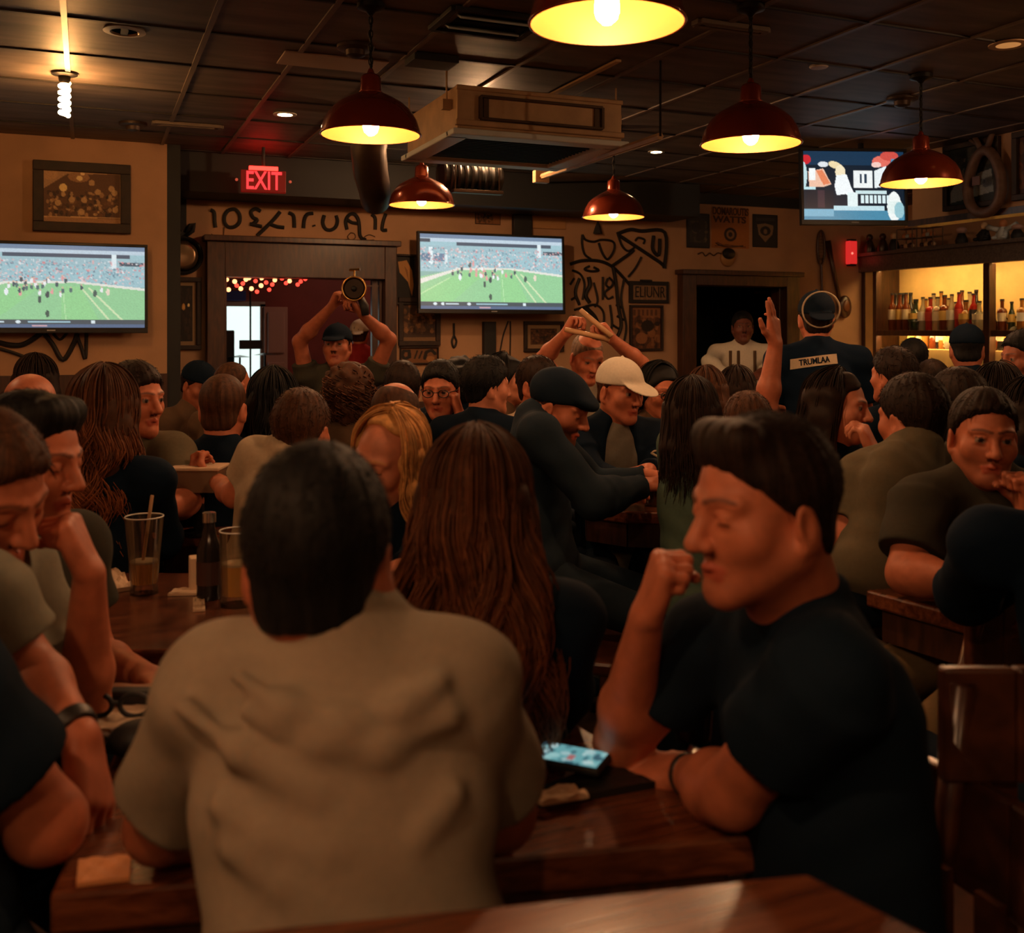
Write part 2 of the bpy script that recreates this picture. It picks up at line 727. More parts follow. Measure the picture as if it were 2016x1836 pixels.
def hand_prims(w, hd, pn, side, pose='relax', s=1.0, col=None, curls=None, fan=1.0):
    """palm, four fingers of different lengths and a thumb that leaves the side of the palm"""
    f = np.array(Vector(hd).normalized())
    n = np.array(pn, float)
    n = n - f * (n @ f)
    n /= np.linalg.norm(n) + 1e-9
    l = np.cross(f, n) * (1 if side == 'R' else -1)
    w = np.array(w, float)
    out = []
    offs = (.030, .0105, -.0095, -.028)
    lens = (.074, .082, .077, .062)
    rad = (.0094, .0097, .0092, .0082)
    base = POSE[pose]
    for i in range(4):
        k = w + (f * (.092 - .004 * abs(i - 1)) + l * offs[i] * fan) * s
        out.append(cap(w + l * offs[i] * .55 * s + f * .012 * s, k, .0155 * s, .0122 * s, k=.012, col=col))
    out.append(ell(w + (f * .052 + n * .006) * s, (.037 * s, .046 * s, .0155 * s), np.stack([l, f, n], 1), k=.012, col=col))
    for i in range(4):
        k = w + (f * (.092 - .004 * abs(i - 1)) + l * offs[i] * fan) * s
        cu = base if curls is None else curls[i]
        a = 0.0
        p = k
        L = lens[i] * s
        sp = math.radians((1.5 - i) * 3.0 * (1 if pose in ('flat', 'relax') else .3))
        for j, fr in enumerate((.46, .30, .24)):
            a += math.radians(cu[j] + (i - 1.5) * 2.5)
            d = (f * math.cos(sp) + l * math.sin(sp)) * math.cos(a) + n * math.sin(a)
            q = p + d * L * fr
            out.append(cap(p, q, rad[i] * s * (1 - .09 * j), rad[i] * s * (1 - .09 * (j + 1)), k=.0045, col=col))
            p = q
    b = w + (f * .024 + l * .026 + n * .006) * s
    if pose in ('fist', 'grip', 'point'):
        ds = ((f * .62 + l * .5 + n * .55), (f * .55 - l * .25 + n * .6), (f * .15 - l * .75 + n * .3))
    elif pose == 'flat':
        ds = ((f * .62 + l * .75 + n * .15), (f * .8 + l * .55), (f * .9 + l * .35))
    else:
        ds = ((f * .66 + l * .62 + n * .35), (f * .85 + l * .22 + n * .35), (f * .9 + n * .35))
    p = b
    out.append(cap(w + l * .014 * s, b, .0165 * s, .0150 * s, k=.014, col=col))
    for d, L, r0, r1 in zip(ds, (.040, .030, .025), (.0140, .0112, .0102), (.0115, .0102, .0086)):
        d = d / np.linalg.norm(d)
        q = p + d * L * s
        out.append(cap(p, q, r0 * s, r1 * s, k=.006, col=col))
        p = q
    return out


def head_prims(C, R, s, ears=True, eyes='open', jaw=1.0, beard=None, brow=None, female=False):
    def L(x, y, z):
        return C + R @ np.array((x, y, z)) * s
    q = []
    q.append(ell(L(0, -.012, .028), (.0745 * s, .0945 * s, .0835 * s), R, k=.02))
    q.append(ell(L(0, .030, -.035), (.0575 * s, .0600 * s, .0830 * s), R, k=.03))
    for sg in (-1, 1):
        q.append(cap(L(sg * .052 * jaw, -.004, -.060), L(sg * .016, .066, -.104), .021 * s, .019 * s, k=.03))
        q.append(sph(L(sg * .046, .051, -.030), .021 * s, k=.03))
        q.append(cap(L(sg * .013, .0835, .0175), L(sg * .048, .066, .0185), .0105 * s, .0085 * s, k=.014))
    q.append(sph(L(0, .073, -.106), .0185 * s, k=.022))
    for sg in (-1, 1):
        q.append(sph(L(sg * .0325, .0945, -.002), .0175 * s, k=.012, op='S'))
    q.append(cap(L(0, .083, .012), L(0, .1105, -.034), .0082 * s, .0125 * s, k=.012))
    for sg in (-1, 1):
        q.append(sph(L(sg * .0115, .0975, -.039), .0088 * s, k=.008))
    lip = 'lip'
    q.append(cap(L(-.021, .080, -.071), L(0, .092, -.068), .0045 * s, .0068 * s, k=.006, col=lip))
    q.append(cap(L(.021, .080, -.071), L(0, .092, -.068), .0045 * s, .0068 * s, k=.006, col=lip))
    q.append(cap(L(-.015, .083, -.0800), L(.015, .083, -.0800), .0072 * s, k=.006, col=lip))
    q.append(cap(L(-.020, .092, -.0745), L(.020, .092, -.0745), .0022 * s, k=.004, op='S'))
    for sg in (-1, 1):
        q.append(sph(L(sg * .0320, .0735, -.0015), .0125 * s, k=.003, col='eye' if eyes == 'open' else None))
        q.append(cap(L(sg * .021, .0822, .0060), L(sg * .043, .0745, .0050), .0042 * s, k=.003))
        q.append(cap(L(sg * .022, .0810, -.0100), L(sg * .043, .0735, -.0095), .0040 * s, k=.005))
        if ears:
            E = R @ rot((0, 0, 1), sg * -18) @ rot((1, 0, 0), -12)
            q.append(ell(L(sg * .0775, -.016, -.020), (.0085 * s, .0205 * s, .0335 * s), E, k=.008))
            q.append(ell(L(sg * .0865, -.010, -.016), (.0055 * s, .0110 * s, .0190 * s), E, k=.005, op='S'))
            q.append(sph(L(sg * .0745, -.006, -.049), .0085 * s, k=.008))
    return q, L


def paint_skin(V, L, R, C, s, skin, hairc, q, eyes, beard, brow=True, female=False):
    base = np.array(SKIN[skin])
    col = np.tile(base, (len(V), 1)).astype(np.float32)
    loc = ((V - C) @ R) / s
    x, y, z = loc.T
    near = (np.abs(x) < .1) & (np.abs(y) < .14) & (np.abs(z) < .16)
    hc = np.array(HAIRC[hairc])
    if beard:
        w = np.clip((-.045 - z + .0 * y + .25 * np.maximum(0, .0)) / .02, 0, 1) * np.clip((y + .012) / .03, 0, 1) * near
        w = np.maximum(w, np.clip((-.052 - z) / .006, 0, 1) * np.clip((y - .06) / .02, 0, 1) * near)
        w = w * np.clip((z + .165) / .02, 0, 1)
        col = col * (1 - w[:, None] * beard) + hc * 1.3 * w[:, None] * beard
    if brow:
        for sg in (-1, 1):
            a, b = np.array((sg * .012, .094, .0205)), np.array((sg * .050, .072, .0215))
            t = np.clip(((loc - a) @ (b - a)) / ((b - a) @ (b - a)), 0, 1)
            d = loc - (a + t[:, None] * (b - a)) - np.outer(np.sin(t * 3.1), (0, 0, .004))
            dd = np.hypot(d[:, 2], np.minimum(np.abs(d[:, 0]), 9) * .6)
            w = np.clip((.0056 - .0018 * t - dd) / .0025, 0, 1) * (y > .05) * near * .70
            col = col * (1 - w[:, None]) + hc * w[:, None]
    lipc = base * np.array((.80, .52, .55))
    for p in q:
        if p.get('col') == 'lip':
            w = np.clip((.0028 - pdist(p, V[:, 0], V[:, 1], V[:, 2])) / .002, 0, 1) * near
            col = col * (1 - w[:, None]) + lipc * w[:, None]
    for sg in (-1, 1):
        e = np.array((sg * .0320, .0735, -.0015))
        d = np.linalg.norm(loc - e, axis=1)
        sl = near & (d < .0145) & (y > .077)
        if eyes == 'open':
            lid = (z > -.0085) & (z < .0032)
            col[sl & lid] = (.26, .185, .145)
            ir = np.hypot(x - e[0], z - e[2] - .0005) < .0068
            col[sl & lid & ir] = (.012, .007, .005)
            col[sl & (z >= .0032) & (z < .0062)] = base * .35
        else:
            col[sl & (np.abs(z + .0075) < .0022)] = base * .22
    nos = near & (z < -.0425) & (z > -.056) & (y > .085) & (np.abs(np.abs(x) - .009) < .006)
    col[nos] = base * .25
    return col


def fuzz(C, R, s, rad, n, length, r, hc, off, keep, lay=.75, seedv=1):
    g = np.random.default_rng(seedv)
    d = g.standard_normal((n * 3, 3))
    d /= np.linalg.norm(d, axis=1, keepdims=True)
    p = d * np.array(rad) + np.array(off)
    p = p[keep(p)][:n]
    d = p - np.array(off)
    nrm = d / (np.array(rad) ** 2)
    nrm /= np.linalg.norm(nrm, axis=1, keepdims=True)
    fl = np.stack([.35 * d[:, 0] / .08, np.full(len(p), -.55), -.5 - 0 * d[:, 0]], 1)
    fl[d[:, 2] > .05, 2] = 0.05
    fl += g.standard_normal(fl.shape) * .45
    fl -= nrm * (fl * nrm).sum(1, keepdims=True)
    fl /= np.linalg.norm(fl, axis=1, keepdims=True) + 1e-6
    t = np.linspace(0, 1, 5)[None, :, None]
    ln = length * g.uniform(.6, 1.35, (len(p), 1, 1))
    path = p[:, None] - nrm[:, None] * .004 + (nrm[:, None] * (1 - lay) + fl[:, None] * lay * (.35 + .65 * t)) * ln * t
    path = C + (path @ R.T) * s
    V, Q = tubes(path.astype(np.float32), r * s, 3, .3)
    cs = np.repeat(np.array(hc)[None] * g.uniform(.6, 1.6, (len(p), 1)), 5 * 3, 0)
    return V, Q, cs


def join_np(parts):
    Vs, Qs, Cs, n = [], [], [], 0
    for V, Q, c in parts:
        Vs.append(V)
        Qs.append(Q + n)
        Cs.append(c if getattr(c, 'ndim', 1) == 2 else np.tile(np.array(c, np.float32), (len(V), 1)))
        n += len(V)
    return np.concatenate(Vs), np.concatenate(Qs), np.concatenate(Cs)


def hair_build(kind, C, R, s, hc, h, seedv, opt):
    """-> vertices, quads, colours of the hair in body axes"""
    g = np.random.default_rng(seedv)
    t = opt.get('thick', .012)
    fz = opt.get('fuzz', 500)

    def L(x, y, z):
        return C + R @ np.array((x, y, z)) * s
    hcol = np.array(HAIRC[hc])
    parts = []
    ph = g.uniform(0, 6, 6)

    def disp(amp, fr):
        def f(x, y, z):
            return amp * (np.sin(fr * x + ph[0] + 1.5 * np.sin(fr * .6 * z + ph[3])) * np.sin(fr * y + ph[1]) + .6 * np.sin(fr * 1.3 * z + ph[2] + np.sin(fr * x)) * np.sin(fr * .9 * y + ph[4]))
        return f
    def comb(amp):
        def f(x, y, z):
            a, b, c = x - C[0], y - C[1], z - C[2]
            u = (a * R[0, 0] + b * R[1, 0] + c * R[2, 0]) / s
            v = (a * R[0, 1] + b * R[1, 1] + c * R[2, 1]) / s
            w = (a * R[0, 2] + b * R[1, 2] + c * R[2, 2]) / s
            az = np.arctan2(u, v + .02) + .5 * np.sin(14 * w + ph[3]) * .3
            rr = np.minimum(np.sqrt(u * u + v * v) / .06, 1)
            return amp * rr * (np.sin(17 * az + ph[0]) + .8 * np.sin(31 * az + ph[1] + 22 * w) + .7 * np.sin(53 * az + ph[2] - 16 * w)) + amp * .8 * np.sin(60 * u + ph[4]) * np.sin(48 * v + ph[5])
        return f

    def streak(V):
        loc = ((V - C) @ R) / s
        az = np.arctan2(loc[:, 0], loc[:, 1] + .02)
        k = 1 + .38 * np.sin(23 * az + ph[0] + 12 * loc[:, 2]) * np.sin(41 * az + ph[1]) + .25 * np.sin(75 * az + ph[2] + 30 * loc[:, 2])
        return hcol[None] * np.clip(k, .45, 1.8)[:, None]
    if kind in ('short', 'buzz', 'receding', 'sides', 'swept'):
        hl = opt.get('line', .013)
        rad = ((.0755 + t * .55) * s, (.0945 + t) * s, (.0835 + t * opt.get('topk', 1.15)) * s)
        q = [ell(L(0, -.012, .028), rad, R, k=.01)]
        if kind == 'swept':
            q.append(cap(L(-.040, .047, .092 + t * .5), L(.040, .047, .092 + t * .5), (.016 + t * .5) * s, k=.03))
        q.append(ell(L(0, -.050, -.045), (.064 * s, .046 * s, .060 * s), R, k=.02))
        q.append(plane(L(0, hl * .707 if kind != 'swept' else hl * .707, -hl * .707), R @ np.array((0, 1, -1.0)), k=.022))
        q.append(plane(L(0, 0, -.092), R @ np.array((0, -.15, -1.0)), k=.008))
        if kind == 'receding':
            for sg in (-1, 1):
                q.append(sph(L(sg * .042, .075, .085), .034 * s, k=.012, op='S'))
        if kind == 'sides':
            q.append(sph(L(0, .015, .145), .085 * s, k=.012, op='S'))
        V, Q = grow(q, h, comb(opt.get('amp', .0010) if kind != 'buzz' else .0006))
        parts.append((V, Q, streak(V)))
        if fz and kind != 'buzz':
            top = (lambda p: (p[:, 1] - p[:, 2] < hl - .006) & (p[:, 2] > -.085) & ~((kind == 'sides') & (p[:, 2] > .055)))
            parts.append(fuzz(C, R, s, (.0755 + t * .5, .0945 + t * .9, .0835 + t * 1.05), fz, opt.get('len', .024), opt.get('sr', .0012), hcol, (0, -.012, .028), top, opt.get('lay', .75), seedv))
    elif kind == 'curly':
        rad = ((.094 + t * .6) * s, (.108 + t) * s, (.100 + t) * s)
        q = [ell(L(0, -.014, .022), rad, R, k=.01), ell(L(0, -.050, -.060), (.085 * s, .070 * s, .075 * s), R, k=.03)]
        q.append(plane(L(0, .03, -.02), R @ np.array((0, 1, -.75)), k=.012))
        V, Q = grow(q, h, disp(.008, 70))
        parts.append((V, Q, hcol))
        n = opt.get('n', 260)
        d = g.standard_normal((n, 3))
        d /= np.linalg.norm(d, axis=1, keepdims=True)
        p = d * np.array((.106, .121, .116)) + np.array((0, -.016, .012))
        p = p[(p[:, 1] < .03 + .75 * p[:, 2])]
        tt = np.linspace(0, 1, 14)
        ang = g.uniform(0, 6.28, (len(p), 1)) + tt[None] * 11
        path = np.repeat(p[:, None], 14, 1)
        path[..., 0] += .011 * np.cos(ang)
        path[..., 1] += .011 * np.sin(ang)
        path[..., 2] -= .05 * tt[None]
        path = C + (path @ R.T) * s
        V, Q = tubes(path.astype(np.float32), .0026 * s, 4)
        parts.append((V, Q, np.repeat(hcol[None] * g.uniform(.5, 2.6, (len(p), 1)), 14 * 4, 0)))
    elif kind in ('long', 'bob'):
        Lh = opt.get('L', .42)
        wav = opt.get('wave', .010)
        spread = opt.get('spread', .04)
        back = opt.get('back', .05)
        arc = math.radians(opt.get('arc', 125))
        Ry = R
        q = [ell(L(0, -.012, .028), ((.0755 + t * .55) * s, (.0945 + t * .6) * s, (.0835 + t * .6) * s), R, k=.01)]
        q.append(plane(L(0, opt.get('front', .010), -.008), R @ np.array((0, 1, -.9)), k=.012))
        nb = 7
        for i in range(nb):
            a = -arc * .86 + 2 * arc * .86 * i / (nb - 1)
            r0 = np.array((math.sin(a) * .070, -math.cos(a) * .082 - .012, .02))
            Lz = Lh * (.80 + .06 * math.cos(a))
            r1 = np.array((math.sin(a) * (.062 + spread), -math.cos(a) * (.055 + .3 * spread) - back, -Lz))
            mid = (r0 * .45 + r1 * .55) + np.array((0, -.01, 0))
            q.append(cap(C + R @ r0 * s, C + R @ mid * s, .034 * s, .034 * s, k=.03))
            q.append(cap(C + R @ mid * s, C + R @ r1 * s, .034 * s, .020 * s, k=.03))
        V, Q = grow(q, h * 1.2, disp(.004, 55))
        parts.append((V, Q, hcol))
        n, m = opt.get('n', 260), 26
        a = g.uniform(-arc, arc, n)
        th = np.linspace(math.radians(3), math.radians(94), 10)
        tt = np.linspace(0, 1, m - 10 + 1)[1:]
        ex, ey, ez = .0755 + t * .85, .0945 + t * 1.05, .0835 + t * 1.05
        lift = g.uniform(.96, 1.07, n)
        P = np.zeros((n, m, 3))
        st = np.sin(th)[None] * lift[:, None]
        P[:, :10, 0] = ex * st * np.sin(a)[:, None]
        P[:, :10, 1] = -ey * st * np.cos(a)[:, None] - .012
        P[:, :10, 2] = .028 + ez * np.cos(th)[None] * lift[:, None]
        Ls = Lh * g.uniform(.72, 1.12, n)
        e = P[:, 9]
        z0 = e[:, 2]
        dep = tt[None] * (Ls + z0)[:, None]
        out = np.clip(dep / .25, 0, 1)
        P[:, 10:, 2] = z0[:, None] - dep
        P[:, 10:, 0] = e[:, 0, None] * (1 + spread / .09 * out * .8)
        P[:, 10:, 1] = e[:, 1, None] * (1 + .25 * spread / .09 * out) - back * out ** .8
        nc = opt.get('locks', 26)
        ci = np.clip(((a + arc) / (2 * arc) * nc + g.uniform(-.35, .35, n)).astype(int), 0, nc)
        ph2 = (g.uniform(0, 6.28, nc + 1)[ci] + g.normal(0, .35, n))[:, None]
        fr = (g.uniform(22, 36, nc + 1)[ci] + g.normal(0, 1.0, n))[:, None] * opt.get('freq', 1)
        amp = wav * np.clip(dep / .12, 0, 1.3) * g.uniform(.5, 1.5, (n, 1))
        P[:, 10:, 0] += amp * np.sin(fr * dep + ph2)
        P[:, 10:, 1] += amp * .8 * np.cos(fr * dep + ph2 * 1.7)
        P += g.standard_normal((n, 1, 3)) * .004
        path = C + (P @ Ry.T) * s
        V, Q = tubes(path.astype(np.float32), g.uniform(.6, 1.5, n) * opt.get('sr', .0022) * s, 3, .3)
        tip = np.array(opt.get('tip', (1.6, 1.5, 1.4)))
        gr = np.linspace(0, 1, m)[None, :, None]
        cs = hcol * (g.uniform(.55, 1.5, (n, 1, 1))) * (1 + gr ** 1.5 * (tip - 1))
        parts.append((V, Q, np.repeat(cs.reshape(-1, 3), 3, 0)))
    V, Q, c = join_np(parts)
    return V, Q, c


def to_axes(p, base):
    v = cam(*p)
    return np.array((v.x - base[0], v.y - base[1], v.z))


def person(label, top, D, face=180, pitch=0, roll=0, torso=None, lean=8, side=0, stand=False, s=1.0, h=None, skin='mid', hair='short', hc='dark',
           hopt=None, shirt='black', sleeves='short', arms=None, legs='denim', shorts=False, eyes='open', beard=None, wide=1.0, deep=1.0, hat=None, ears=True,
           group='people in the bar', jaw=1.0, nb=None, shoes=True, neck=1.0, glasses=False, watch=None, bare=False, folds=None, jacket=None, shx=None,
           female=False, collar=True, pelvis=None, sl=None, tb=.05, legdir=None, noleg=False, hpull=(0, 0, 0), crew=0.0):
    arms = arms or {}
    hopt = dict(hopt or {})
    hopt.setdefault('thick', .012)
    hopt.setdefault('sr', .0008 + .00032 * D) if hair in ('short', 'swept', 'receding') else None
    torso = face if torso is None else torso
    h = h or min(max(D * .00145, .0034), .0090)
    hat_add = .018 if hat else 0
    bald = hair in (None, 'bald')
    topz = (.112 + (0 if bald else hopt['thick'] * 1.0) + hat_add) * s
    R = headframe(face, pitch, roll)
    T = cam(top[0], top[1], D)
    ctr = np.array((T.x, T.y, T.z)) - R[:, 2] * topz * .5 - np.array((0, 0, topz * .5))
    tr, tf, _ = yawframe(torso)
    tu = np.array((0, 0, math.cos(math.radians(lean)))) + tf * math.sin(math.radians(lean)) + tr * math.sin(math.radians(side))
    tu /= np.linalg.norm(tu)
    NB = ctr + R @ np.array((0, -.022, -.05)) * s + np.array((0, 0, -.100)) * s - tf * .015
    if nb is not None:
        v = cam(*nb)
        NB = np.array((v.x, v.y, v.z))
    PEL = NB - tu * .52 * s
    if pelvis is not None:
        v = cam(*pelvis)
        PEL = np.array((v.x, v.y, v.z))
        tu = (NB - PEL) / np.linalg.norm(NB - PEL)
    base = np.array((PEL[0], PEL[1], 0.0))
    ctr, NB, PEL = ctr - base, NB - base, PEL - base
    tf2 = np.cross(tu, tr)
    tf2 = tf2 / np.linalg.norm(tf2)
    TR = np.stack([tr, tf2, tu], 1)
    seedv = abs(hash(label)) % 9973 if False else sum(ord(ch) * (i + 3) for i, ch in enumerate(label)) % 9973
    q, L = head_prims(ctr, R, s, ears, eyes, jaw)
    q.append(cap(L(0, -.026, -.055), NB + tu * .01, .054 * s * neck, .060 * s * neck, k=.035))
    q.append(cap(L(0, .01, -.095), NB + tf2 * .012, .036 * s, .045 * s, k=.03))
    sp = [ell(NB - tu * .150 * s, (.160 * wide * s, .106 * deep * s, .165 * s), TR, k=tb)]
    sp.append(ell(NB - tu * .330 * s, (.146 * wide * s, .112 * deep * s, .190 * s), TR, k=tb))
    sp.append(ell(PEL, (.178 * wide * s, .140 * deep * s, .125 * s), TR, k=tb))
    q.append(ell(NB - tu * .130 * s, (.150 * wide * s, .092 * deep * s, .130 * s), TR, k=.05))
    sl = sl or (.56 if sleeves == 'short' else 1.0)
    mats = {}
    A = {}
    for sd, sg in (('R', 1), ('L', -1)):
        a = arms.get(sd) or {}
        sh = NB + tr * sg * .172 * wide * s - tu * (.058 * s)
        if 'sh' in a:
            sh = to_axes(a['sh'], base)
        el = to_axes(a['e'], base) if 'e' in a else sh - tu * .255 * s + tr * sg * .045 * s + tf * .06 * s
        wr = to_axes(a['w'], base) if 'w' in a else el + tf * .21 * s - tr * sg * .09 * s + np.array((0, 0, .01))
        hd = np.array(a.get('hd', (wr - el) / (np.linalg.norm(wr - el) + 1e-6)), float)
        pn = np.array(a.get('pn', (0, 0, -1)), float)
        if abs(np.dot(hd / np.linalg.norm(hd), pn / np.linalg.norm(pn))) > .95:
            pn = -tr * sg
        A[sd] = (sh, el, wr)
        af = a.get('fat', 1.0)
        q.append(cap(NB - tu * .03, sh, .042 * s, .046 * s, k=.04))
        q.append(cap(sh, el, .046 * s * af, .038 * s * af, k=.03))
        mid = el + (wr - el) * .30
        q.append(cap(el, mid, .038 * s * af, .041 * s * af, k=.022))
        q.append(cap(mid, wr, .040 * s * af, .0255 * s, k=.022))
        if not a.get('nohand'):
            q += hand_prims(wr, hd, pn, sd, a.get('pose', 'relax'), s * a.get('hs', 1.0), curls=a.get('curls'), fan=a.get('fan', 1.0))
        # clothes
        sp.append(cap(NB + tu * .004, sh, .054 * s, .060 * s, k=.045))
        sp.append(sph(sh, .064 * s * a.get('shr', 1.0), k=.04))
        if sleeves == 'short':
            e2 = sh + (el - sh) * sl
            sp.append(cyl(sh, e2, .061 * s * af, .066 * s * af, k=.03))
        elif sleeves == 'long':
            sp.append(cap(sh, el, .058 * s * af, .050 * s * af, k=.03))
            w2 = el + (wr - el) * .93
            sp.append(cap(el, el + (wr - el) * .35, .052 * s * af, .052 * s * af, k=.03))
            sp.append(cyl(el + (wr - el) * .2, w2, .054 * s * af, .037 * s, k=.025))
            sp.append(ring(w2, wr - el, .033 * s, .008 * s, k=.006))
    V, Q = grow(q, h)
    cols = paint_skin(V, L, R, ctr, s, skin, hc, q, eyes, beard, True, female)
    # trim away what the clothes hide, so that only one skin shows
    body = np_mesh('person', V, Q, M_SKIN, None, cols)
    wloc = c2w((base[0], base[1], 0))
    body.location = wloc
    body.rotation_euler = (0, 0, -YAW)
    tag(body, label, 'person', group)
    # shirt
    if not bare:
        if collar:
            sp.append(cap(NB + tu * .012, NB - tu * .05, .064 * s * neck, .085 * s, k=.03))
            sp.append(ring(NB + tu * .020 * s + tf2 * .004, tu + tf2 * .35, .061 * s * neck, .0085 * s, k=.010))
        if folds:
            sp += folds(NB, PEL, TR, base)
        dsp = None
        ph = RNG.uniform(0, 6, 4)
        Mi = TR.T

        def dsp(x, y, z):
            u = Mi[0, 0] * x + Mi[0, 1] * y + Mi[0, 2] * z
            w = Mi[2, 0] * x + Mi[2, 1] * y + Mi[2, 2] * z
            return .0020 * np.sin(38 * w + 9 * np.sin(4.1 * u + ph[0]) + ph[1]) * np.sin(7 * u + 5 * w + ph[2]) + .0014 * np.sin(70 * w + 25 * u + ph[3] + 4 * np.sin(9 * u))
        hs = max(h * 1.35, .0055)
        V2, Q2 = grow(sp, hs, dsp)
        st = shirt if shx is None else shx
        o = np_mesh(('sweater' if sleeves == 'long' else 'shirt'), V2, Q2, cloth(shirt), body)
        if shx:
            shx_paint(o, shx, V2, NB, TR, base)
    if jacket:
        jp = []
        for p in sp:
            p2 = dict(p)
            if p2['t'] == 'ell':
                p2['r'] = p2['r'] + np.float32(.012)
            elif p2['t'] in ('cap', 'cyl'):
                p2['ra'] += .010
                p2['rb'] += .010
            elif p2['t'] == 'ring':
                continue
            jp.append(p2)
        for sd in ('R', 'L'):
            sh, el, wr = A[sd]
            jp.append(cap(sh, el, .068 * s, .058 * s, k=.03))
            jp.append(cyl(el, el + (wr - el) * .9, .056 * s, .044 * s, k=.02))
        jp.append(ell(NB - tu * .22 + tf2 * .16, (jacket[1], .13, .40), TR, k=.02, op='S'))
        V3, Q3 = grow(jp, max(h * 1.4, .007))
        np_mesh('jacket', V3, Q3, cloth(jacket[0]), body)
    # legs
    if not noleg:
        lq = [ell(PEL, (.168 * wide * s, .128 * s, .125 * s), TR, k=.05)]
        fq = []
        kq = []
        ld = tf if legdir is None else yawframe(legdir)[1]
        lr = np.array((ld[1], -ld[0], 0))
        for sg in (1, -1):
            hp = PEL + lr * sg * .085 * s - np.array((0, 0, .03))
            if stand:
                kn = np.array((hp[0] + ld[0] * .02, hp[1] + ld[1] * .02, PEL[2] * .52))
                an = np.array((hp[0], hp[1], .09))
            else:
                kn = hp + ld * .42 * s + lr * sg * .06
                kn[2] = min(PEL[2], .56) - .02
                an = kn + ld * .02 - lr * sg * .01
                an[2] = .09
            lq.append(cap(hp, kn, .085 * s, .064 * s, k=.03))
            if shorts:
                kq.append(cap(hp + (kn - hp) * .6, kn, .052 * s, .052 * s, k=.03))
                kq.append(cap(kn, an, .052 * s, .040 * s, k=.03))
            else:
                lq.append(cap(kn, an, .062 * s, .048 * s, k=.03))
            fq.append(cap(an - np.array((0, 0, .045)) - ld * .04, an - np.array((0, 0, .050)) + ld * .15, .045, .036, k=.02))
        V4, Q4 = grow(lq, .016 if D > 1.9 else .011)
        np_mesh('shorts' if shorts else 'trousers', V4, Q4, cloth(legs), body)
        V5, Q5 = grow(fq, .014)
        np_mesh('shoes', V5, Q5, cloth('black'), body)
        if kq:
            V6, Q6 = grow(kq, .010)
            np_mesh('bare_legs', V6, Q6, M_SKIN, body, np.tile(np.array(SKIN[skin], np.float32), (len(V6), 1)))
    # hair
    if not bald:
        V7, Q7, c7 = hair_build(hair, ctr, R, s, hc, max(h, .004), seedv, hopt)
        np_mesh('hair', V7, Q7, M_HAIR, body, c7)
    if hat:
        hat_build(hat, L, R, s, h, body)
    if glasses:
        g = MB()
        for sg in (-1, 1):
            g.tube([L(sg * .034 + .023 * math.cos(a), .098, -.003 + .017 * math.sin(a)) for a in np.linspace(0, 2 * math.pi, 17)[:-1]], .0022, 5, close=True)
            g.tube([L(sg * .056, .096, .002), L(sg * .078, .05, .002), L(sg * .080, -.01, -.002)], .002, 5)
        g.tube([L(-.012, .099, .002), L(.012, .099, .002)], .002, 5)
        g.build('eyeglasses', mat('black_plastic', (.01, .01, .01), .3), body, smooth=True)
    if watch:
        sh, el, wr = A[watch]
        ax = (wr - el) / np.linalg.norm(wr - el)
        b, c2 = wr - ax * .035, wr - ax * .015
        Vw, Qw = grow([cyl(b, c2, .0345 * s, .0325 * s, k=.004)], .004)
        wt = np_mesh('watch', Vw, Qw, mat('watch_strap', (.02, .018, .016), .4), body)
        fc = np.cross(ax, (0, 0, 1.0)) * .6 + np.array((0, -.5, .8))
        fc -= ax * (fc @ ax)
        fc /= np.linalg.norm(fc)
        Vf, Qf = grow([cyl((b + c2) / 2 + fc * .026, (b + c2) / 2 + fc * .040, .019, k=.003, rnd=.002)], .0025)
        np_mesh('watch_face', Vf, Qf, mat('steel', (.6, .58, .55), .25, 1.0), wt)
    body['skeleton'] = [float(x) for x in np.concatenate([ctr, NB, PEL])]
    del body['skeleton']
    PEOPLE[label] = dict(o=body, L=L, R=R, ctr=ctr, NB=NB, PEL=PEL, TR=TR, A=A, base=base, tu=tu, tf=tf2, tr=tr)
    return body


PEOPLE = {}


def hat_build(hat, L, R, s, h, body):
    kind, col = hat[0], hat[1]
    m = fabric(col + '_hat', CLOTH[col], .85, .3)
    if kind in ('cap', 'backcap'):
        q = [ell(L(0, -.012, .034), (.086 * s, .106 * s, .093 * s), R, k=.01), plane(L(0, .0, .022), R @ np.array((0, .12, -1.0)), k=.008)]
        if kind == 'cap':
            q.append(ell(L(0, .108, .030), (.066 * s, .080 * s, .0075 * s), R @ rot((1, 0, 0), -14), k=.012))
            q.append(plane(L(0, .185, .03), R @ np.array((0, 1.0, 0)), k=.01))
        else:
            q.append(ell(L(0, -.130, .010), (.060 * s, .062 * s, .0075 * s), R @ rot((1, 0, 0), 24), k=.012))
        q.append(sph(L(0, -.012, .128), .007, k=.004))
        V, Q = grow(q, max(h, .004))
        o = np_mesh('cap', V, Q, m, body)
        if len(hat) > 2:
            t = MB()
            t.tube([L(.085 * math.sin(a) * 1.02, -.112 - .01 * math.cos(a), .035 + .085 * math.cos(a)) for a in np.linspace(0, 2 * math.pi, 33)[:-1]], .0048, 6, close=True)
            t.build('piping', cloth(hat[2]), o, smooth=True)
    elif kind == 'beanie':
        q = [ell(L(0, -.018, .040), (.088 * s, .110 * s, .086 * s), R, k=.01), plane(L(0, .0, .012), R @ np.array((0, .30, -1.0)), k=.01)]
        q.append(ell(L(0, .075, .052), (.070 * s, .052 * s, .026 * s), R @ rot((1, 0, 0), -16), k=.02))
        V, Q = grow(q, max(h, .004))
        np_mesh('flat_cap', V, Q, m, body)


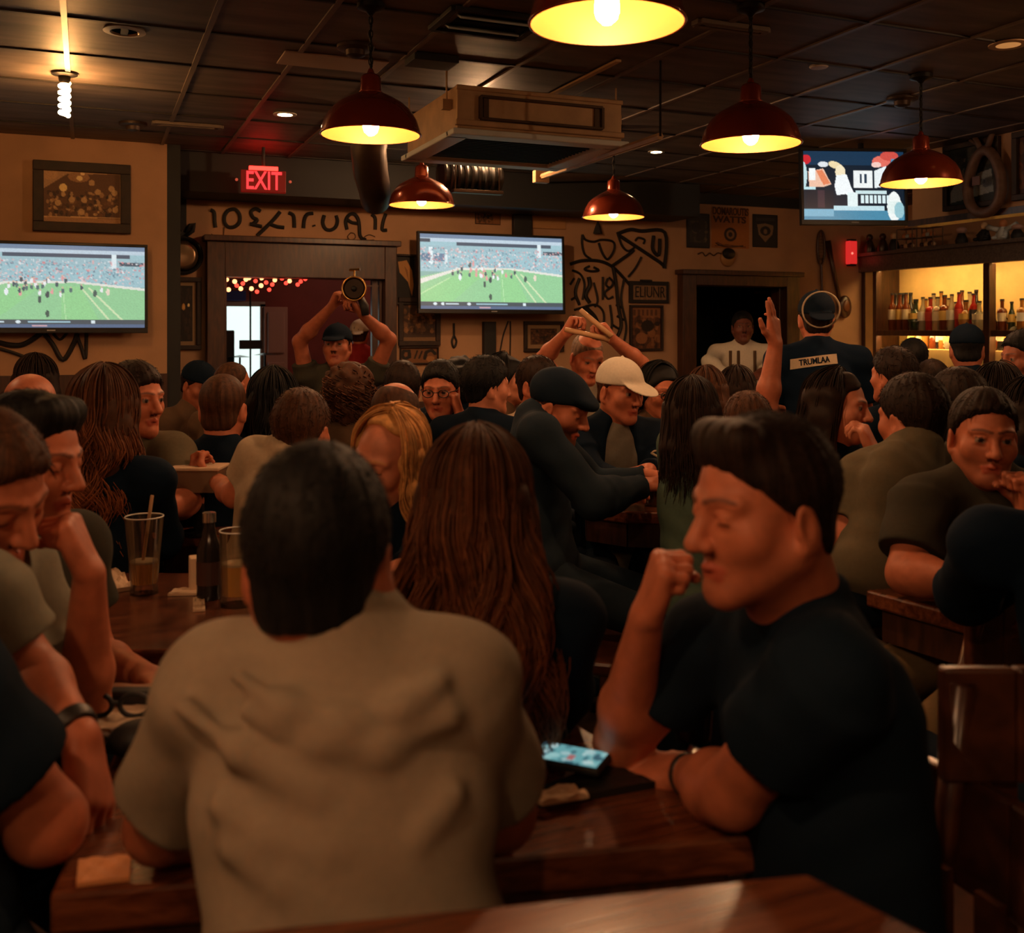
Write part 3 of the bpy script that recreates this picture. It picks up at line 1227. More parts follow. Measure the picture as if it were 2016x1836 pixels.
def shx_paint(o, spec, V, NB, TR, base):
    """prints and patches woven into a shirt: spec is a function of shirt coordinates -> colours"""
    loc = (V - NB) @ TR
    me = o.data
    ca = me.color_attributes.new('Col', 'FLOAT_COLOR', 'POINT')
    c = np.ones((len(V), 4), np.float32)
    c[:, :3] = spec(loc)
    ca.data.foreach_set('color', c.ravel())
    me.materials[0] = mat('cloth_printed', rough=.9, bump=.5, bscale=11, vcol=True, spec=.15)
# ------------------------------------------------------------------ the setting
CEIL = 2.80
BACK = 8.20                                  # back wall
FRONTL = 7.48                                # the nearer wall piece on the left that carries a screen
CORN = .52                                   # where that piece ends
RIGHT = 7.33                                 # bar wall
M_WALL = mat('plaster', (.47, .270, .150), .85, var=.12, vscale=3.0, bump=.08, bscale=60)
M_CEIL = mat('ceiling_tile', (.140, .112, .096), .55, spec=.32, var=.35, vscale=2.2, bump=.10, bscale=70, stretch=(1, 5, 1))
M_TBAR = mat('ceiling_bar', (.16, .12, .095), .45)
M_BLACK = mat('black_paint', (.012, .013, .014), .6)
M_FLOOR = wood('floor_boards', (.025, .012, .007), (.06, .028, .014), .4, 3.0, (1, 10, 1))
M_DARKWOOD = wood('dark_wood', (.030, .011, .006), (.075, .026, .012), .4, 5.0, (8, 8, 1.2))
M_WAINS = wood('wainscot_wood', (.035, .012, .006), (.07, .024, .011), .45, 4.0, (8, 8, 1))
M_TABLE = wood('table_wood', (.085, .022, .009), (.205, .062, .024), .24, 5.0, (1.2, 12, 12), .55)


def struct(name, mb, m, parent=None, **k):
    o = mb.build(name, m, parent, **k)
    if parent is None:
        o['kind'] = 'structure'
    return o


XL, XR, YN = -2.4, 9.0, -3.2
struct('floor', MB().box(((XL + XR) / 2, 3.9, -.05), (XR - XL, 14.4, .1)), M_FLOOR)
struct('ceiling', MB().box(((XL + XR) / 2, 3.9, CEIL + .05), (XR - XL, 14.4, .1)), M_CEIL)
gb = MB()
for x in (-1.3, -.70, -.085, .487, .92, 1.40, 1.95, 2.5, 3.05, 3.62, 4.2, 4.8, 5.4, 6.0, 6.6, 7.2):
    gb.box((x, 3.5, CEIL - .004), (.024, 9.5, .008))
struct('trim_1', gb, M_TBAR)
gb = MB()
for y in np.arange(-.9, 8.1, .61):
    gb.box((3.2, y, CEIL - .0035), (9.2, .016, .007))
struct('trim_2', gb, mat('ceiling_joint', (.02, .016, .014), .6))

# back wall with its two openings
d1a, d1b = onY(405, 475, BACK), onY(775, 485, BACK)
W1L, W1R, W1T = onY(440, 545, BACK).x, onY(752, 545, BACK).x, onY(440, 545, BACK).z
W1B = .95
d2a, d2b = onY(1333, 540, BACK), onY(1562, 540, BACK)
D2L, D2R, D2T = onY(1360, 560, BACK).x, onY(1537, 560, BACK).x, onY(1360, 562, BACK).z
wb = MB()


def panel(x0, x1, z0, z1, y=BACK, th=.12):
    wb.box(((x0 + x1) / 2, y + th / 2, (z0 + z1) / 2), (x1 - x0, th, z1 - z0))


panel(CORN - .1, W1L, 0, CEIL)
panel(W1L, W1R, W1T, CEIL)
panel(W1L, W1R, 0, W1B)
panel(W1R, D2L, 0, CEIL)
panel(D2L, D2R, D2T, CEIL)
panel(D2R, RIGHT + .9, 0, CEIL)
struct('wall_back', wb, M_WALL)
struct('wall_back_left', MB().box(((XL + CORN) / 2, FRONTL + .42, CEIL / 2), (CORN - XL, .84, CEIL)), M_WALL)
struct('wall_left', MB().box((XL - .06, 3.9, CEIL / 2), (.12, 14.4, CEIL)), M_WALL)
struct('wall_right', MB().box((RIGHT + .62, 3.2, CEIL / 2), (.12, 13.0, CEIL)), M_WALL)
struct('wall_front', MB().box(((XL + XR) / 2, YN - .06, CEIL / 2), (XR - XL, .12, CEIL)), M_WALL)
# dark corner strip and black soffit along the top of the back wall
struct('trim_3', MB().box((CORN + .045, FRONTL + .36, CEIL / 2), (.09, .72, CEIL)), M_BLACK)
sofx = onY(1318, 420, BACK).x
struct('trim_4', MB().box(((CORN + .09 + sofx) / 2, BACK - .26, CEIL - .145), (sofx - CORN - .09, .50, .29)), M_BLACK)
struct('trim_5', MB().box(((sofx + RIGHT) / 2, BACK - .02, CEIL - .05), (RIGHT - sofx, .04, .10)), M_BLACK)
# wood wainscot under the left screen and along the back wall
struct('baseboard_left', MB().box(((XL + CORN) / 2, FRONTL - .015, .60), (CORN - XL, .03, 1.20)), M_WAINS)
struct('baseboard_back', MB().box(((CORN + .1 + d1a.x) / 2, BACK - .015, .58), (d1a.x - CORN - .1, .03, 1.16)), M_WAINS)
struct('baseboard_right', MB().box(((W1R + .12 + d2a.x) / 2, BACK - .015, .45), (d2a.x - W1R - .12, .03, .90)), M_WAINS)


def casing(name, x0, x1, z0, z1, xi0, xi1, zi1, zb, dep=.10):
    m = MB()
    m.box(((x0 + xi0) / 2, BACK - dep / 2, (zb + z1) / 2), (xi0 - x0, dep, z1 - zb))
    m.box(((x1 + xi1) / 2, BACK - dep / 2, (zb + z1) / 2), (x1 - xi1, dep, z1 - zb))
    m.box(((xi0 + xi1) / 2, BACK - dep / 2, (zi1 + z1) / 2), (xi1 - xi0, dep, z1 - zi1))
    m.box(((x0 + x1) / 2, BACK - dep / 2 - .02, z1 + .02), (x1 - x0 + .05, dep + .05, .045))
    m.box((xi0 + .012, BACK + .06, (zb + zi1) / 2), (.024, .14, zi1 - zb))
    m.box((xi1 - .012, BACK + .06, (zb + zi1) / 2), (.024, .14, zi1 - zb))
    if zb > .1:
        m.box(((x0 + x1) / 2, BACK - dep / 2 - .03, zb - .02), (x1 - x0 + .05, dep + .08, .05))
    return struct(name, m, M_DARKWOOD, bevel=.006)


casing('window_1', d1a.x, d1b.x, 0, d1a.z, W1L, W1R, W1T, W1B)
casing('door_1', d2a.x, d2b.x, 0, d2a.z, D2L, D2R, D2T, 0.0)
struct('trim_6', MB().box(((W1L + W1R) / 2, BACK - .03, W1T + .035), (W1R - W1L, .06, .07)), M_DARKWOOD)
vx = onY(738, 600, BACK).x
wf = MB()
wf.box((vx, BACK + .02, (W1B + W1T) / 2), (.05, .05, W1T - W1B)).box((onY(727, 545, BACK).x, BACK + .02, W1T - .05), (.30, .03, .012))
struct('window_2', wf, M_DARKWOOD)

# the room seen through the opening
YB2 = BACK + 2.6
M_RED = mat('red_paint', (.16, .026, .022), .7, var=.2, vscale=3)
struct('wall_beyond', MB().box((2.4, YB2 + .05, 1.4), (6.6, .1, 2.8)), M_RED)
struct('wall_beyond_left', MB().box((-.6, BACK + 1.4, 1.4), (.1, 2.6, 2.8)), M_RED)
struct('wall_beyond_right', MB().box((4.4, BACK + 1.4, 1.4), (.1, 2.6, 2.8)), M_RED)
struct('ceiling_beyond', MB().box((1.9, BACK + 1.4, 2.65), (5.0, 2.6, .1)), M_BLACK)
struct('floor_beyond', MB().box((1.9, BACK + 1.4, -.05), (5.0, 2.6, .1)), M_FLOOR)
e = empty('ceiling_bulb_fixture', (2.9, BACK + 1.2, 2.60), 0, 'added fill bulb on the ceiling of the red room beyond the opening, out of sight', 'bulb')  # unseen bulb added to brighten the red wall
MB().lathe([(.05, 0), (.05, -.02), (.02, -.05)], seg=20).build('base', M_BLACK, e)
MB().sphere((0, 0, -.08), .035, 12, 8).build('bulb', mat('beyond_fill_glow', (1, .8, .6), .4, emit=(1, .55, .35), estr=420), e, smooth=True)
# the dark passage behind the door
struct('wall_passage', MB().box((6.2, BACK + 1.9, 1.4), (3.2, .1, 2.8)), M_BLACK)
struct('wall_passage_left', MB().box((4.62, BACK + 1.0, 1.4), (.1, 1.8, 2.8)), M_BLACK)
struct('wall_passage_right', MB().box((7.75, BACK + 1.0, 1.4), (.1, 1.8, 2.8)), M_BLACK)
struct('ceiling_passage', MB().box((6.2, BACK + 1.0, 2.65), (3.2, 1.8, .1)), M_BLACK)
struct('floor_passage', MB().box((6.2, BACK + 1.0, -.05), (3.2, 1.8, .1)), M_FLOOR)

# ------------------------------------------------------------------ pendant lamps
M_COPPER = mat('copper_lacquer', (.30, .045, .016), .25, .45, coat=.6)
M_INNER = mat('shade_enamel', (.21, .082, .011), .5)
M_BULB = mat('bulb_glow', (1, .9, .7), .4, emit=(1.0, .55, .27), estr=BULB_POWER)
M_DUCT = mat('dusky_duct', (.055, .035, .025), .5, .4, var=.25, vscale=7)
M_CHAIN = mat('dark_iron', (.014, .012, .011), .5, .6)


def pendant_proto(label, x, y, zr, drop=None):
    """shade rim at zr, hung from the ceiling; 0.40 m across"""
    e = empty('pendant_lamp', (x, y, CEIL), 0, label, 'lamp', 'copper pendant lamps')
    H = zr - CEIL
    R0 = .198
    prof = [(R0, 0), (R0 * .985, .018), (R0 * .93, .055), (R0 * .82, .092), (R0 * .66, .122), (R0 * .46, .145), (.060, .160), (.047, .166)]
    m = MB().lathe([(r, z + H) for r, z in prof] + [(.043, .166 + H)] + [(r - .004, z + H - .003) for r, z in prof[::-1]], seg=48)
    m.f = m.f[:-2]
    n = 48
    last = (2 * len(prof)) * n
    for k in range(n):
        m.f.append((last + k, last + (k + 1) % n, (k + 1) % n, k))
    me = m.build('lamp_shade', M_COPPER, e, smooth='auto')
    me.data.materials.append(M_INNER)
    cut = (len(prof)) * n
    for p in me.data.polygons:
        if min(p.vertices) >= cut + n * 0 and max(p.vertices) >= cut + n:
            p.material_index = 1
    MB().tube([(R0 * math.cos(a), R0 * math.sin(a), H) for a in np.linspace(0, 2 * math.pi, 49)[:-1]], .004, 8, close=True).build('rim', M_COPPER, e, smooth=True)
    c = MB().lathe([(.044, .150), (.048, .168), (.042, .172), (.040, .225), (.033, .236), (.016, .243), (.008, .262)], (0, 0, H), 28)
    c.build('socket_cap', M_COPPER, e, smooth='auto')
    ch = MB()
    zt, zb = 0, H + .25
    k = 0
    z = zb
    while z < zt - .02:
        a = 0 if k % 2 else math.pi / 2
        ch.tube([(math.cos(a) * .008 * math.cos(t), math.sin(a) * .008 * math.cos(t), z + .015 + .018 * math.sin(t)) for t in np.linspace(0, 2 * math.pi, 11)[:-1]], .0028, 5, close=True)
        z += .027
        k += 1
    ch.tube([(.004 * math.sin(i * 1.7), .004 * math.cos(i * 1.7), zb + (zt - zb) * i / 12) for i in range(13)], .004, 6)
    ch.build('chain', M_CHAIN, e, smooth=True)
    MB().lathe([(.055, -.002), (.055, -.022), (.02, -.034), (.006, -.05)], (0, 0, 0), 24).build('ceiling_canopy', M_CHAIN, e, smooth='auto')
    MB().lathe([(.012, .13), (.018, .10), (.030, .055), (.032, .030), (.026, .010), (.012, -.003), (0.0001, -.006)], (0, 0, H), 20).build('bulb', M_BULB, e, smooth=True)
    return e


LAMPS = [(1195, 45, 2.58, 'large copper pendant lamp cut off by the top edge, nearest to the viewer'),
         (730, 265, 4.04, 'copper pendant lamp beside the boxy ceiling air conditioner, in front of its end'),
         (1478, 283, 4.06, 'copper pendant lamp hanging in front of the far doorway with posters above'),
         (830, 403, 6.15, 'small copper pendant lamp just above the wide screen on the back wall'),
         (1208, 427, 6.50, 'small copper pendant lamp above the black wall artwork, farthest of all'),
         (1813, 360, 5.16, 'dark copper pendant lamp in front of the screen by the bar shelves')]
LB = {}
for px, py, d, lab in LAMPS:
    p = W(px, py, d)
    key = round(p.z, 2)
    pendant_proto(lab, p.x, p.y, p.z)
for i, (x, y, lab) in enumerate([(-.55, .55, 'copper pendant lamp over the left tables, above and outside the view'),
                                 (-.75, -.55, 'copper pendant lamp over the nearest table, behind the viewer'),
                                 (-1.0, 4.6, 'copper pendant lamp over the far left tables, outside the view'),
                                 (5.0, 2.2, 'copper pendant lamp over the bar counter, outside the view')]):
    pendant_proto(lab, x, y, 2.27)

# ------------------------------------------------------------------ ceiling fittings
M_GREYMET = mat('beige_metal', (.58, .38, .21), .5, .2, var=.15, vscale=9)
M_WHITEPL = mat('white_plastic', (.50, .47, .42), .45)


def ac_unit():
    p = W(900, 252, 5.0)
    e = empty('air_conditioner', (p.x, p.y, p.z), 0, 'boxy beige cassette air conditioner hung under the ceiling between pendant lamps', 'air conditioner')
    w, d, h = .92, .84, .215
    b = MB().box((w / 2, d / 2, h / 2), (w, d, h))
    b.box((w / 2, .0, h - .012), (w + .01, .02, .024)).box((w / 2, 0, .03), (w + .02, .03, .03))
    b.build('casing', M_GREYMET, e, bevel=.006)
    r = MB()
    x0, x1, z0, z1 = .12, .80, .055, .165
    for c, s in (((x0, 0, (z0 + z1) / 2), (.016, .03, z1 - z0)), ((x1, 0, (z0 + z1) / 2), (.016, .03, z1 - z0)), (((x0 + x1) / 2, 0, z1), (x1 - x0, .03, .014)), (((x0 + x1) / 2, 0, z0), (x1 - x0, .03, .014))):
        r.box((c[0], -.006, c[2]), s)
    r.box((.15, -.004, .11), (.03, .012, .10)).box((.77, -.004, .11), (.03, .012, .10))
    r.build('access_panel', mat('brown_metal', (.09, .055, .03), .5, .3), e, bevel=.003)
    f = MB()
    t = .11
    for c, s in (((w / 2, t / 2 - .03, -.018), (w + .06, t, .03)), ((w / 2, d - t / 2 + .03, -.018), (w + .06, t, .03)), ((t / 2 - .03, d / 2, -.018), (t, d - .1, .03)), ((w - t / 2 + .03, d / 2, -.018), (t, d - .1, .03))):
        f.box(c, s)
    f.build('grille_frame', mat('pale_frame', (.80, .86, .84), .45), e, bevel=.006)
    g = MB().box((w / 2, d / 2, -.004), (w - .2, d - .2, .012))
    for i in range(14):
        g.box((w / 2, .14 + i * (d - .28) / 13, -.014), (w - .2, .008, .014))
    g.build('intake_grille', M_BLACK, e)
    for x, y in ((-.02, .10), (-.02, d - .1), (w + .02, .10), (w + .02, d - .1)):
        MB().tube([(x, y, h * .6), (x, y, CEIL - p.z)], .005, 6).box((x, y, h * .62), (.05, .035, .05)).build('hanger_rod', M_GREYMET, e)
    m = MB().lathe([(.10, 0), (.115, .01), (.115, .05), (.10, .06)], (w + .03, d * .62, .11), 24, Matrix.Rotation(math.pi / 2, 3, 'Y'))
    m.build('pipe_port', M_GREYMET, e, smooth='auto')


ac_unit()


def ceil_item(px, py):
    p = onZ(px, py, CEIL)
    return p


p = ceil_item(245, 59)
e = empty('recessed_light', (p.x, p.y, CEIL), 0, 'unlit round recessed ceiling light with pale slotted ring', 'ceiling light')
MB().lathe([(.085, 0), (.088, -.008), (.060, -.012), (.052, -.002)], seg=32).build('ring', M_WHITEPL, e, smooth='auto')
MB().lathe([(.0001, -.003), (.053, -.003)], seg=24).box((0, 0, -.006), (.03, .10, .006)).build('dark_lens', M_BLACK, e)
for i, (px, py, r, st, lab) in enumerate([(561, 223, .062, 9, 'lit recessed ceiling light glowing near the red exit sign'),
                                          (1292, 297, .055, 9, 'lit recessed ceiling light to the side of the air conditioner'),
                                          (1985, 85, .075, 1.1, 'amber recessed ceiling light at the upper right edge'),
                                          ]):
    p = ceil_item(px, py)
    e = empty('recessed_light', (p.x, p.y, CEIL), 0, lab, 'ceiling light')
    MB().lathe([(r, -.001), (r * 1.12, -.004), (r * 1.12, -.010), (r, -.010)], seg=28).build('ring', M_WHITEPL if st > 2 else M_GREYMET, e, smooth='auto')
    MB().lathe([(.0001, -.012), (r * .7, -.010), (r, -.006)], seg=28).build('lens', mat('warm_lens_%d' % int(st * 10), (1, .8, .5), .4, emit=(1, .60, .26) if st > 2 else (1, .42, .12), estr=60 if st > 2 else .35), e, smooth=True)
p = ceil_item(1612, 129)
tag(MB().lathe([(.045, 0), (.047, -.006), (.040, -.012), (.0001, -.014)], (p.x, p.y, CEIL), 20).build('ceiling_disc', mat('pale_disc', (.75, .72, .68), .5), smooth='auto'), 'small white disc on the bluish part of the ceiling', 'ceiling disc')
for px, py, lab in ((262, 242, 'dusky smoke detector on the ceiling above the framed team photo'), (700, 90, 'dusky smoke detector on the ceiling behind the chain of a pendant lamp'), (1776, 192, 'brown smoke detector on the ceiling in front of the bar screen')):
    p = ceil_item(px, py)
    e = empty('smoke_detector', (p.x, p.y, CEIL), 0, lab, 'smoke detector', 'smoke detectors')
    MB().lathe([(.085, 0), (.085, -.015), (.07, -.022)], seg=28).build('base', M_DUCT, e, smooth='auto')
    MB().lathe([(.045, -.02), (.042, -.045), (.02, -.055), (.0001, -.056)], seg=20).build('sensor', M_DUCT, e, smooth='auto')


def vent(pxy, sx, sy, lab, mats, slats=4):
    p = ceil_item(*pxy)
    e = empty('ceiling_vent', (p.x, p.y, CEIL), 0, lab, 'vent')
    f = MB()
    for c, s in (((0, sy / 2, 0), (sx, .03, .02)), ((0, -sy / 2, 0), (sx, .03, .02)), ((sx / 2, 0, 0), (.03, sy, .02)), ((-sx / 2, 0, 0), (.03, sy, .02))):
        f.box((c[0], c[1], -.012), s)
    f.build('frame', mats[0], e, bevel=.003)
    MB().box((0, 0, -.004), (sx - .02, sy - .02, .006)).build('backing', M_BLACK, e)
    b = MB()
    for i in range(slats):
        b.box((0, -sy / 2 + sy * (i + .5) / slats, -.014), (sx * .8, sy / slats * .55, .008), M=Matrix.Rotation(.5, 3, 'X'))
    b.build('slats', mats[1], e)


vent((960, 42), .40, .30, 'bluish square ceiling air vent beside the large near pendant', (M_BLACK, mat('pale_vent', (.42, .50, .50), .5)), 2)
vent((1440, 48), .34, .05, 'thin dull ceiling vent slot behind the big pendants', (M_TBAR, M_TBAR), 1)
vent((370, 243), .40, .06, 'thin dull ceiling vent slot near the team photo', (M_TBAR, M_TBAR), 1)
p = ceil_item(655, 121)
tag(MB().box((p.x, p.y, CEIL - .005), (.50, .24, .008)).build('ceiling_light_panel', mat('pale_panel', (.40, .29, .22), .6), bevel=.004), 'pale unlit rectangular light panel in the ceiling tiles', 'light panel')
p = ceil_item(850, 112)
tag(MB().box((p.x, p.y, CEIL - .02), (.22, .16, .036)).build('junction_box', M_BLACK, bevel=.004), 'dark junction box on the ceiling behind the air conditioner rods', 'junction box')

# bare spiral bulb, upper left
p = ceil_item(127, 143)
e = empty('ceiling_bulb_fixture', (p.x, p.y, CEIL), 0, 'bare glowing spiral bulb on a small dark ceiling base', 'bulb')
MB().lathe([(.062, 0), (.062, -.012), (.030, -.020), (.026, -.045), (.022, -.055)], seg=24).build('base', M_CHAIN, e, smooth='auto')
sp = [(.019 * math.cos(t * 2.6), .019 * math.sin(t * 2.6), -.052 - .165 * t / 12) for t in np.linspace(0, 12, 70)]
MB().tube(sp, .0125, 8).build('spiral_tube', mat('spiral_glow', (1, .9, .7), .4, emit=(1.0, .46, .14), estr=165), e, smooth=True)
for x, y, lab in ((-1.6, 1.6, 'added fill bulb on the ceiling over the left tables, outside the view'), (.4, -1.9, 'added fill bulb on the ceiling well behind the viewer'),
                  (4.6, 2.3, 'added fill bulb on the ceiling over the bar counter, outside the view')):
    e = empty('ceiling_bulb_fixture', (x, y, CEIL), 0, lab, 'bulb')  # unseen bulbs added to brighten the upper walls and ceiling
    MB().lathe([(.062, 0), (.062, -.012), (.030, -.020), (.026, -.045), (.022, -.055)], seg=24).build('base', M_CHAIN, e, smooth='auto')
    MB().sphere((0, 0, -.10), (.032, .032, .045), 14, 9).build('bulb', mat('fill_glow', (1, .9, .7), .4, emit=(1.0, .53, .25), estr=FILL_POWER), e, smooth=True)
    if y < -.3:
        e.scale = (.8, .8, .8)
p = W(945, 292, 6.55)
e = empty('ceiling_bulb_fixture', (p.x, p.y, CEIL), 0, 'added fill bulb on the ceiling behind the air conditioner, hidden by it', 'bulb')  # hidden bulb added to brighten the back wall
MB().lathe([(.062, 0), (.062, -.012), (.030, -.020), (.026, -.045), (.022, -.055)], seg=24).build('base', M_CHAIN, e, smooth='auto')
MB().lathe([(.024, -.050), (.14, -.060), (.26, -.095), (.26, -.100), (.14, -.066), (.024, -.058)], seg=28, caps=False).build('light_shield', M_WHITEPL, e, smooth='auto')  # added shield, keeps the hidden bulb from lighting the ceiling
MB().sphere((0, 0, -.138), (.032, .032, .042), 14, 9).build('bulb', mat('rear_fill_glow', (1, .9, .7), .4, emit=(1.0, .53, .25), estr=800), e, smooth=True)
gx = onZ(127, 100, CEIL).x
tag(MB().box((p.x, p.y - .95, CEIL - .014), (.030, 1.8, .012)).build('conduit', M_GREYMET, bevel=.002), 'beige cable conduit on the ceiling leading to the bare bulb', 'conduit')

# exit sign
p = W(519, 357, 7.2)
e = empty('exit_sign', (p.x, p.y, p.z), -.10, 'red glowing exit sign hung from the black soffit', 'sign')
MB().box((0, .02, 0), (.31, .05, .155)).build('housing', mat('exit_face', (.05, .004, .004), .5, emit=(1, .02, .015), estr=.10), e, bevel=.004)


def text_mesh(s, size, th, name, m, parent, loc, rz=0.0, fit=None, bold=0.0):
    cu = bpy.data.curves.new(name, 'FONT')
    cu.body = s
    cu.size = size
    cu.extrude = th
    cu.offset = bold
    cu.align_x, cu.align_y = 'CENTER', 'CENTER'
    t = bpy.data.objects.new(name, cu)
    link(t)
    bpy.context.view_layer.update()
    me = bpy.data.meshes.new_from_object(t.evaluated_get(bpy.context.evaluated_depsgraph_get()))
    bpy.data.objects.remove(t)
    me.materials.clear()
    me.materials.append(m)
    if fit:
        c = np.array([v.co for v in me.vertices])
        w, h = np.ptp(c[:, 0]), np.ptp(c[:, 1])
        me.transform(Matrix.Diagonal((fit[0] / w, fit[1] / h, 1, 1)))
    o = bpy.data.objects.new(name, me)
    o.rotation_euler = (math.pi / 2, 0, rz)
    o.location = loc
    return link(o, parent)


text_mesh('EXIT', .14, .004, 'lettering', mat('exit_red', (.3, .01, .01), .5, emit=(1, .045, .05), estr=1.25), e, (0, -.008, -.002), fit=(.245, .128), bold=.002)
MB().box((0, .02, .092), (.20, .06, .028)).build('top_lamp', mat('exit_glow', (.3, .01, .01), .5, emit=(1, .015, .01), estr=9.0), e, bevel=.004)
MB().tube([(0, .02, .10), (0, .02, CEIL - p.z)], .012, 8).build('stem', M_BLACK, e)
MB().sphere((-.185, 0, .005), .011, 8, 5).sphere((.185, 0, .005), .011, 8, 5).build('indicator', mat('exit_dot', (.4, .1, .05), .5, emit=(1, .15, .08), estr=.3), e)

# ducts and pipes under the dark rear ceiling


def pipe(name, pts, r, m, lab, cat, seg=14, **k):
    return tag(MB().tube(pts, r, seg).build(name, m, smooth='auto'), lab, cat, **k)


a, b = onY(1060, 345, BACK - .62), onY(1570, 338, BACK - .62)
pipe('pipe', [a, b], .055, M_DUCT, 'dusky round pipe running under the ceiling along the back wall', 'pipe')
a, b = W(1065, 348, 6.6), W(1300, 268, 4.9)
e = empty('ceiling_beam', a, 0, 'thin brown beam slanting under the ceiling past the air conditioner', 'beam')
MB().tube([(0, 0, 0), b - a], .018, 6).build('bar', M_GREYMET, e)
MB().box((0, 0, 0), (.10, .05, .08)).build('bracket', M_GREYMET, e, bevel=.004)
MB().tube([(0, 0, 0), (0, 0, CEIL - a.z)], .006, 6).build('rod', M_CHAIN, e)
MB().tube([b - a, (b.x - a.x, b.y - a.y, CEIL - a.z)], .006, 6).build('rod', M_CHAIN, e)
a = W(735, 278, 6.1)
tag(MB().tube([a + Vector((0, 0, .35)), a + Vector((.0, 0, .1)), a + Vector((-.03, 0, -.05)), a + Vector((.0, .06, -.18)), a + Vector((.05, .16, -.26)), a + Vector((.12, .40, -.30))], [.11, .11, .108, .105, .10, .095], 18).build('bent_duct', M_DUCT, smooth='auto'),
    'bent brown air duct coming down behind a pendant lamp', 'duct')
a = W(870, 345, 6.5)
fl = MB()
for i in range(9):
    q = a + Vector((i * .047 * 1.0, 0, 0))
    fl.tube([(q.x, q.y + .085 * math.cos(t), q.z + .095 * math.sin(t)) for t in np.linspace(0, 2 * math.pi, 25)[:-1]], .014, 6, close=True)
fl.tube([a, a + Vector((.40, 0, 0))], .075, 16)
o = fl.build('ribbed_duct', M_BLACK, smooth='auto')
tag(o, 'black ribbed flexible duct under the air conditioner', 'duct')
a = W(940, 378, 6.5)
tag(MB().box(a, (.34, .06, .022)).tube([a + Vector((-.15, 0, 0)), (a.x - .15, a.y, CEIL)], .006, 6).tube([a + Vector((.15, 0, 0)), (a.x + .15, a.y, CEIL)], .006, 6).build('duct_bracket', M_DUCT, bevel=.004), 'long dull bracket bar hanging under the black ribbed duct', 'bracket')
a, b = onY(345, 318, FRONTL + .28), onY(690, 330, FRONTL + .28)
pipe('pipe', [a, b], .045, M_DUCT, 'dusky round pipe passing behind the red exit sign', 'pipe')
# ------------------------------------------------------------------ screens
M_TVBODY = mat('screen_plastic', (.008, .009, .011), .35)
M_SCREEN = mat('screen_glow', vcol='emit', estr=1.0, rough=.25)


def football(seed, W0=192, H0=108):
    p = Paint(W0, H0, srgb(120, 170, 160))
    p.rect(0, 0, 1, .50, srgb(150, 190, 200))
    p.rect(0, .0, 1, .05, srgb(95, 120, 150)).rect(0, .055, 1, .10, srgb(185, 205, 220)).rect(.25, .10, .92, .145, srgb(30, 50, 75)).rect(.0, .06, .07, .11, srgb(25, 40, 60))
    p.rect(.0, .15, 1, .24, srgb(150, 185, 195))
    p.rect(.86, .19, 1, .235, srgb(25, 50, 70))
    p.rect(.06, .17, .085, .40, srgb(225, 240, 245)).rect(.17, .2, .185, .38, srgb(215, 232, 236)).rect(.82, .10, .845, .28, srgb(220, 235, 240))
    p.rect(.01, .26, .07, .36, srgb(70, 110, 140)).rect(.09, .26, .165, .36, srgb(80, 120, 150))
    p.specks(.0, .18, 1, .46, 620, .010, [srgb(220, 225, 228), srgb(215, 170, 170), srgb(205, 120, 125), srgb(120, 160, 175), srgb(80, 120, 140), srgb(230, 200, 200)], seed)
    p.poly([(-.1, .72), (-.1, .62), (.26, .455), (.62, .44), (1.1, .56), (1.1, 1.1), (-.1, 1.1)], srgb(138, 200, 142))
    p.poly([(-.1, .66), (.26, .445), (.62, .43), (1.1, .53), (1.1, .565), (.62, .455), (.26, .475), (-.1, .74)], srgb(225, 225, 215))
    p.poly([(-.1, .85), (.30, .50), (.45, .50), (.10, 1.1), (-.1, 1.1)], srgb(135, 208, 128), .6)
    p.poly([(.55, .5), (.65, .5), (.80, 1.1), (.55, 1.1)], srgb(140, 210, 130), .6)
    for x0, x1 in ((.66, .84), (.70, .92)):
        p.line([(x0, .52), (x1, 1.0)], .010, srgb(205, 225, 175))
    p.line([(.2, .58), (-.05, .86)], .006, srgb(190, 225, 170)).line([(.56, .5), (.58, 1.0)], .004, srgb(180, 225, 165))
    g = np.random.default_rng(seed)
    for i in range(30):
        x, y = .45 + .13 * g.standard_normal(), .50 + .06 * g.standard_normal()
        c = [srgb(235, 238, 240), srgb(30, 60, 70), srgb(225, 150, 150), srgb(60, 95, 95)][g.integers(4)]
        p.ell(x, y, .008, .030, c).ell(x, y - .035, .005, .011, srgb(210, 170, 150))
    for x, y, c in ((.48, .60, srgb(15, 35, 45)), (.44, .66, srgb(30, 60, 50)), (.73, .58, srgb(40, 70, 60)), (.80, .56, srgb(235, 215, 195)), (.48, .83, srgb(20, 60, 40)), (.27, .57, srgb(235, 240, 245))):
        p.ell(x, y, .010, .042, c)
    p.rect(0, .905, 1, .955, srgb(16, 40, 52)).rect(0, .955, 1, 1, srgb(50, 80, 120))
    for x in (.10, .15, .33, .72):
        p.ell(x, .93, .012, .020, srgb(220, 235, 240))
    p.rect(.17, .918, .26, .942, srgb(190, 210, 220)).rect(.38, .918, .60, .942, srgb(150, 190, 205)).rect(.40, .968, .48, .985, srgb(190, 150, 160))
    return p.noise(.05, seed).a * .86 + .075


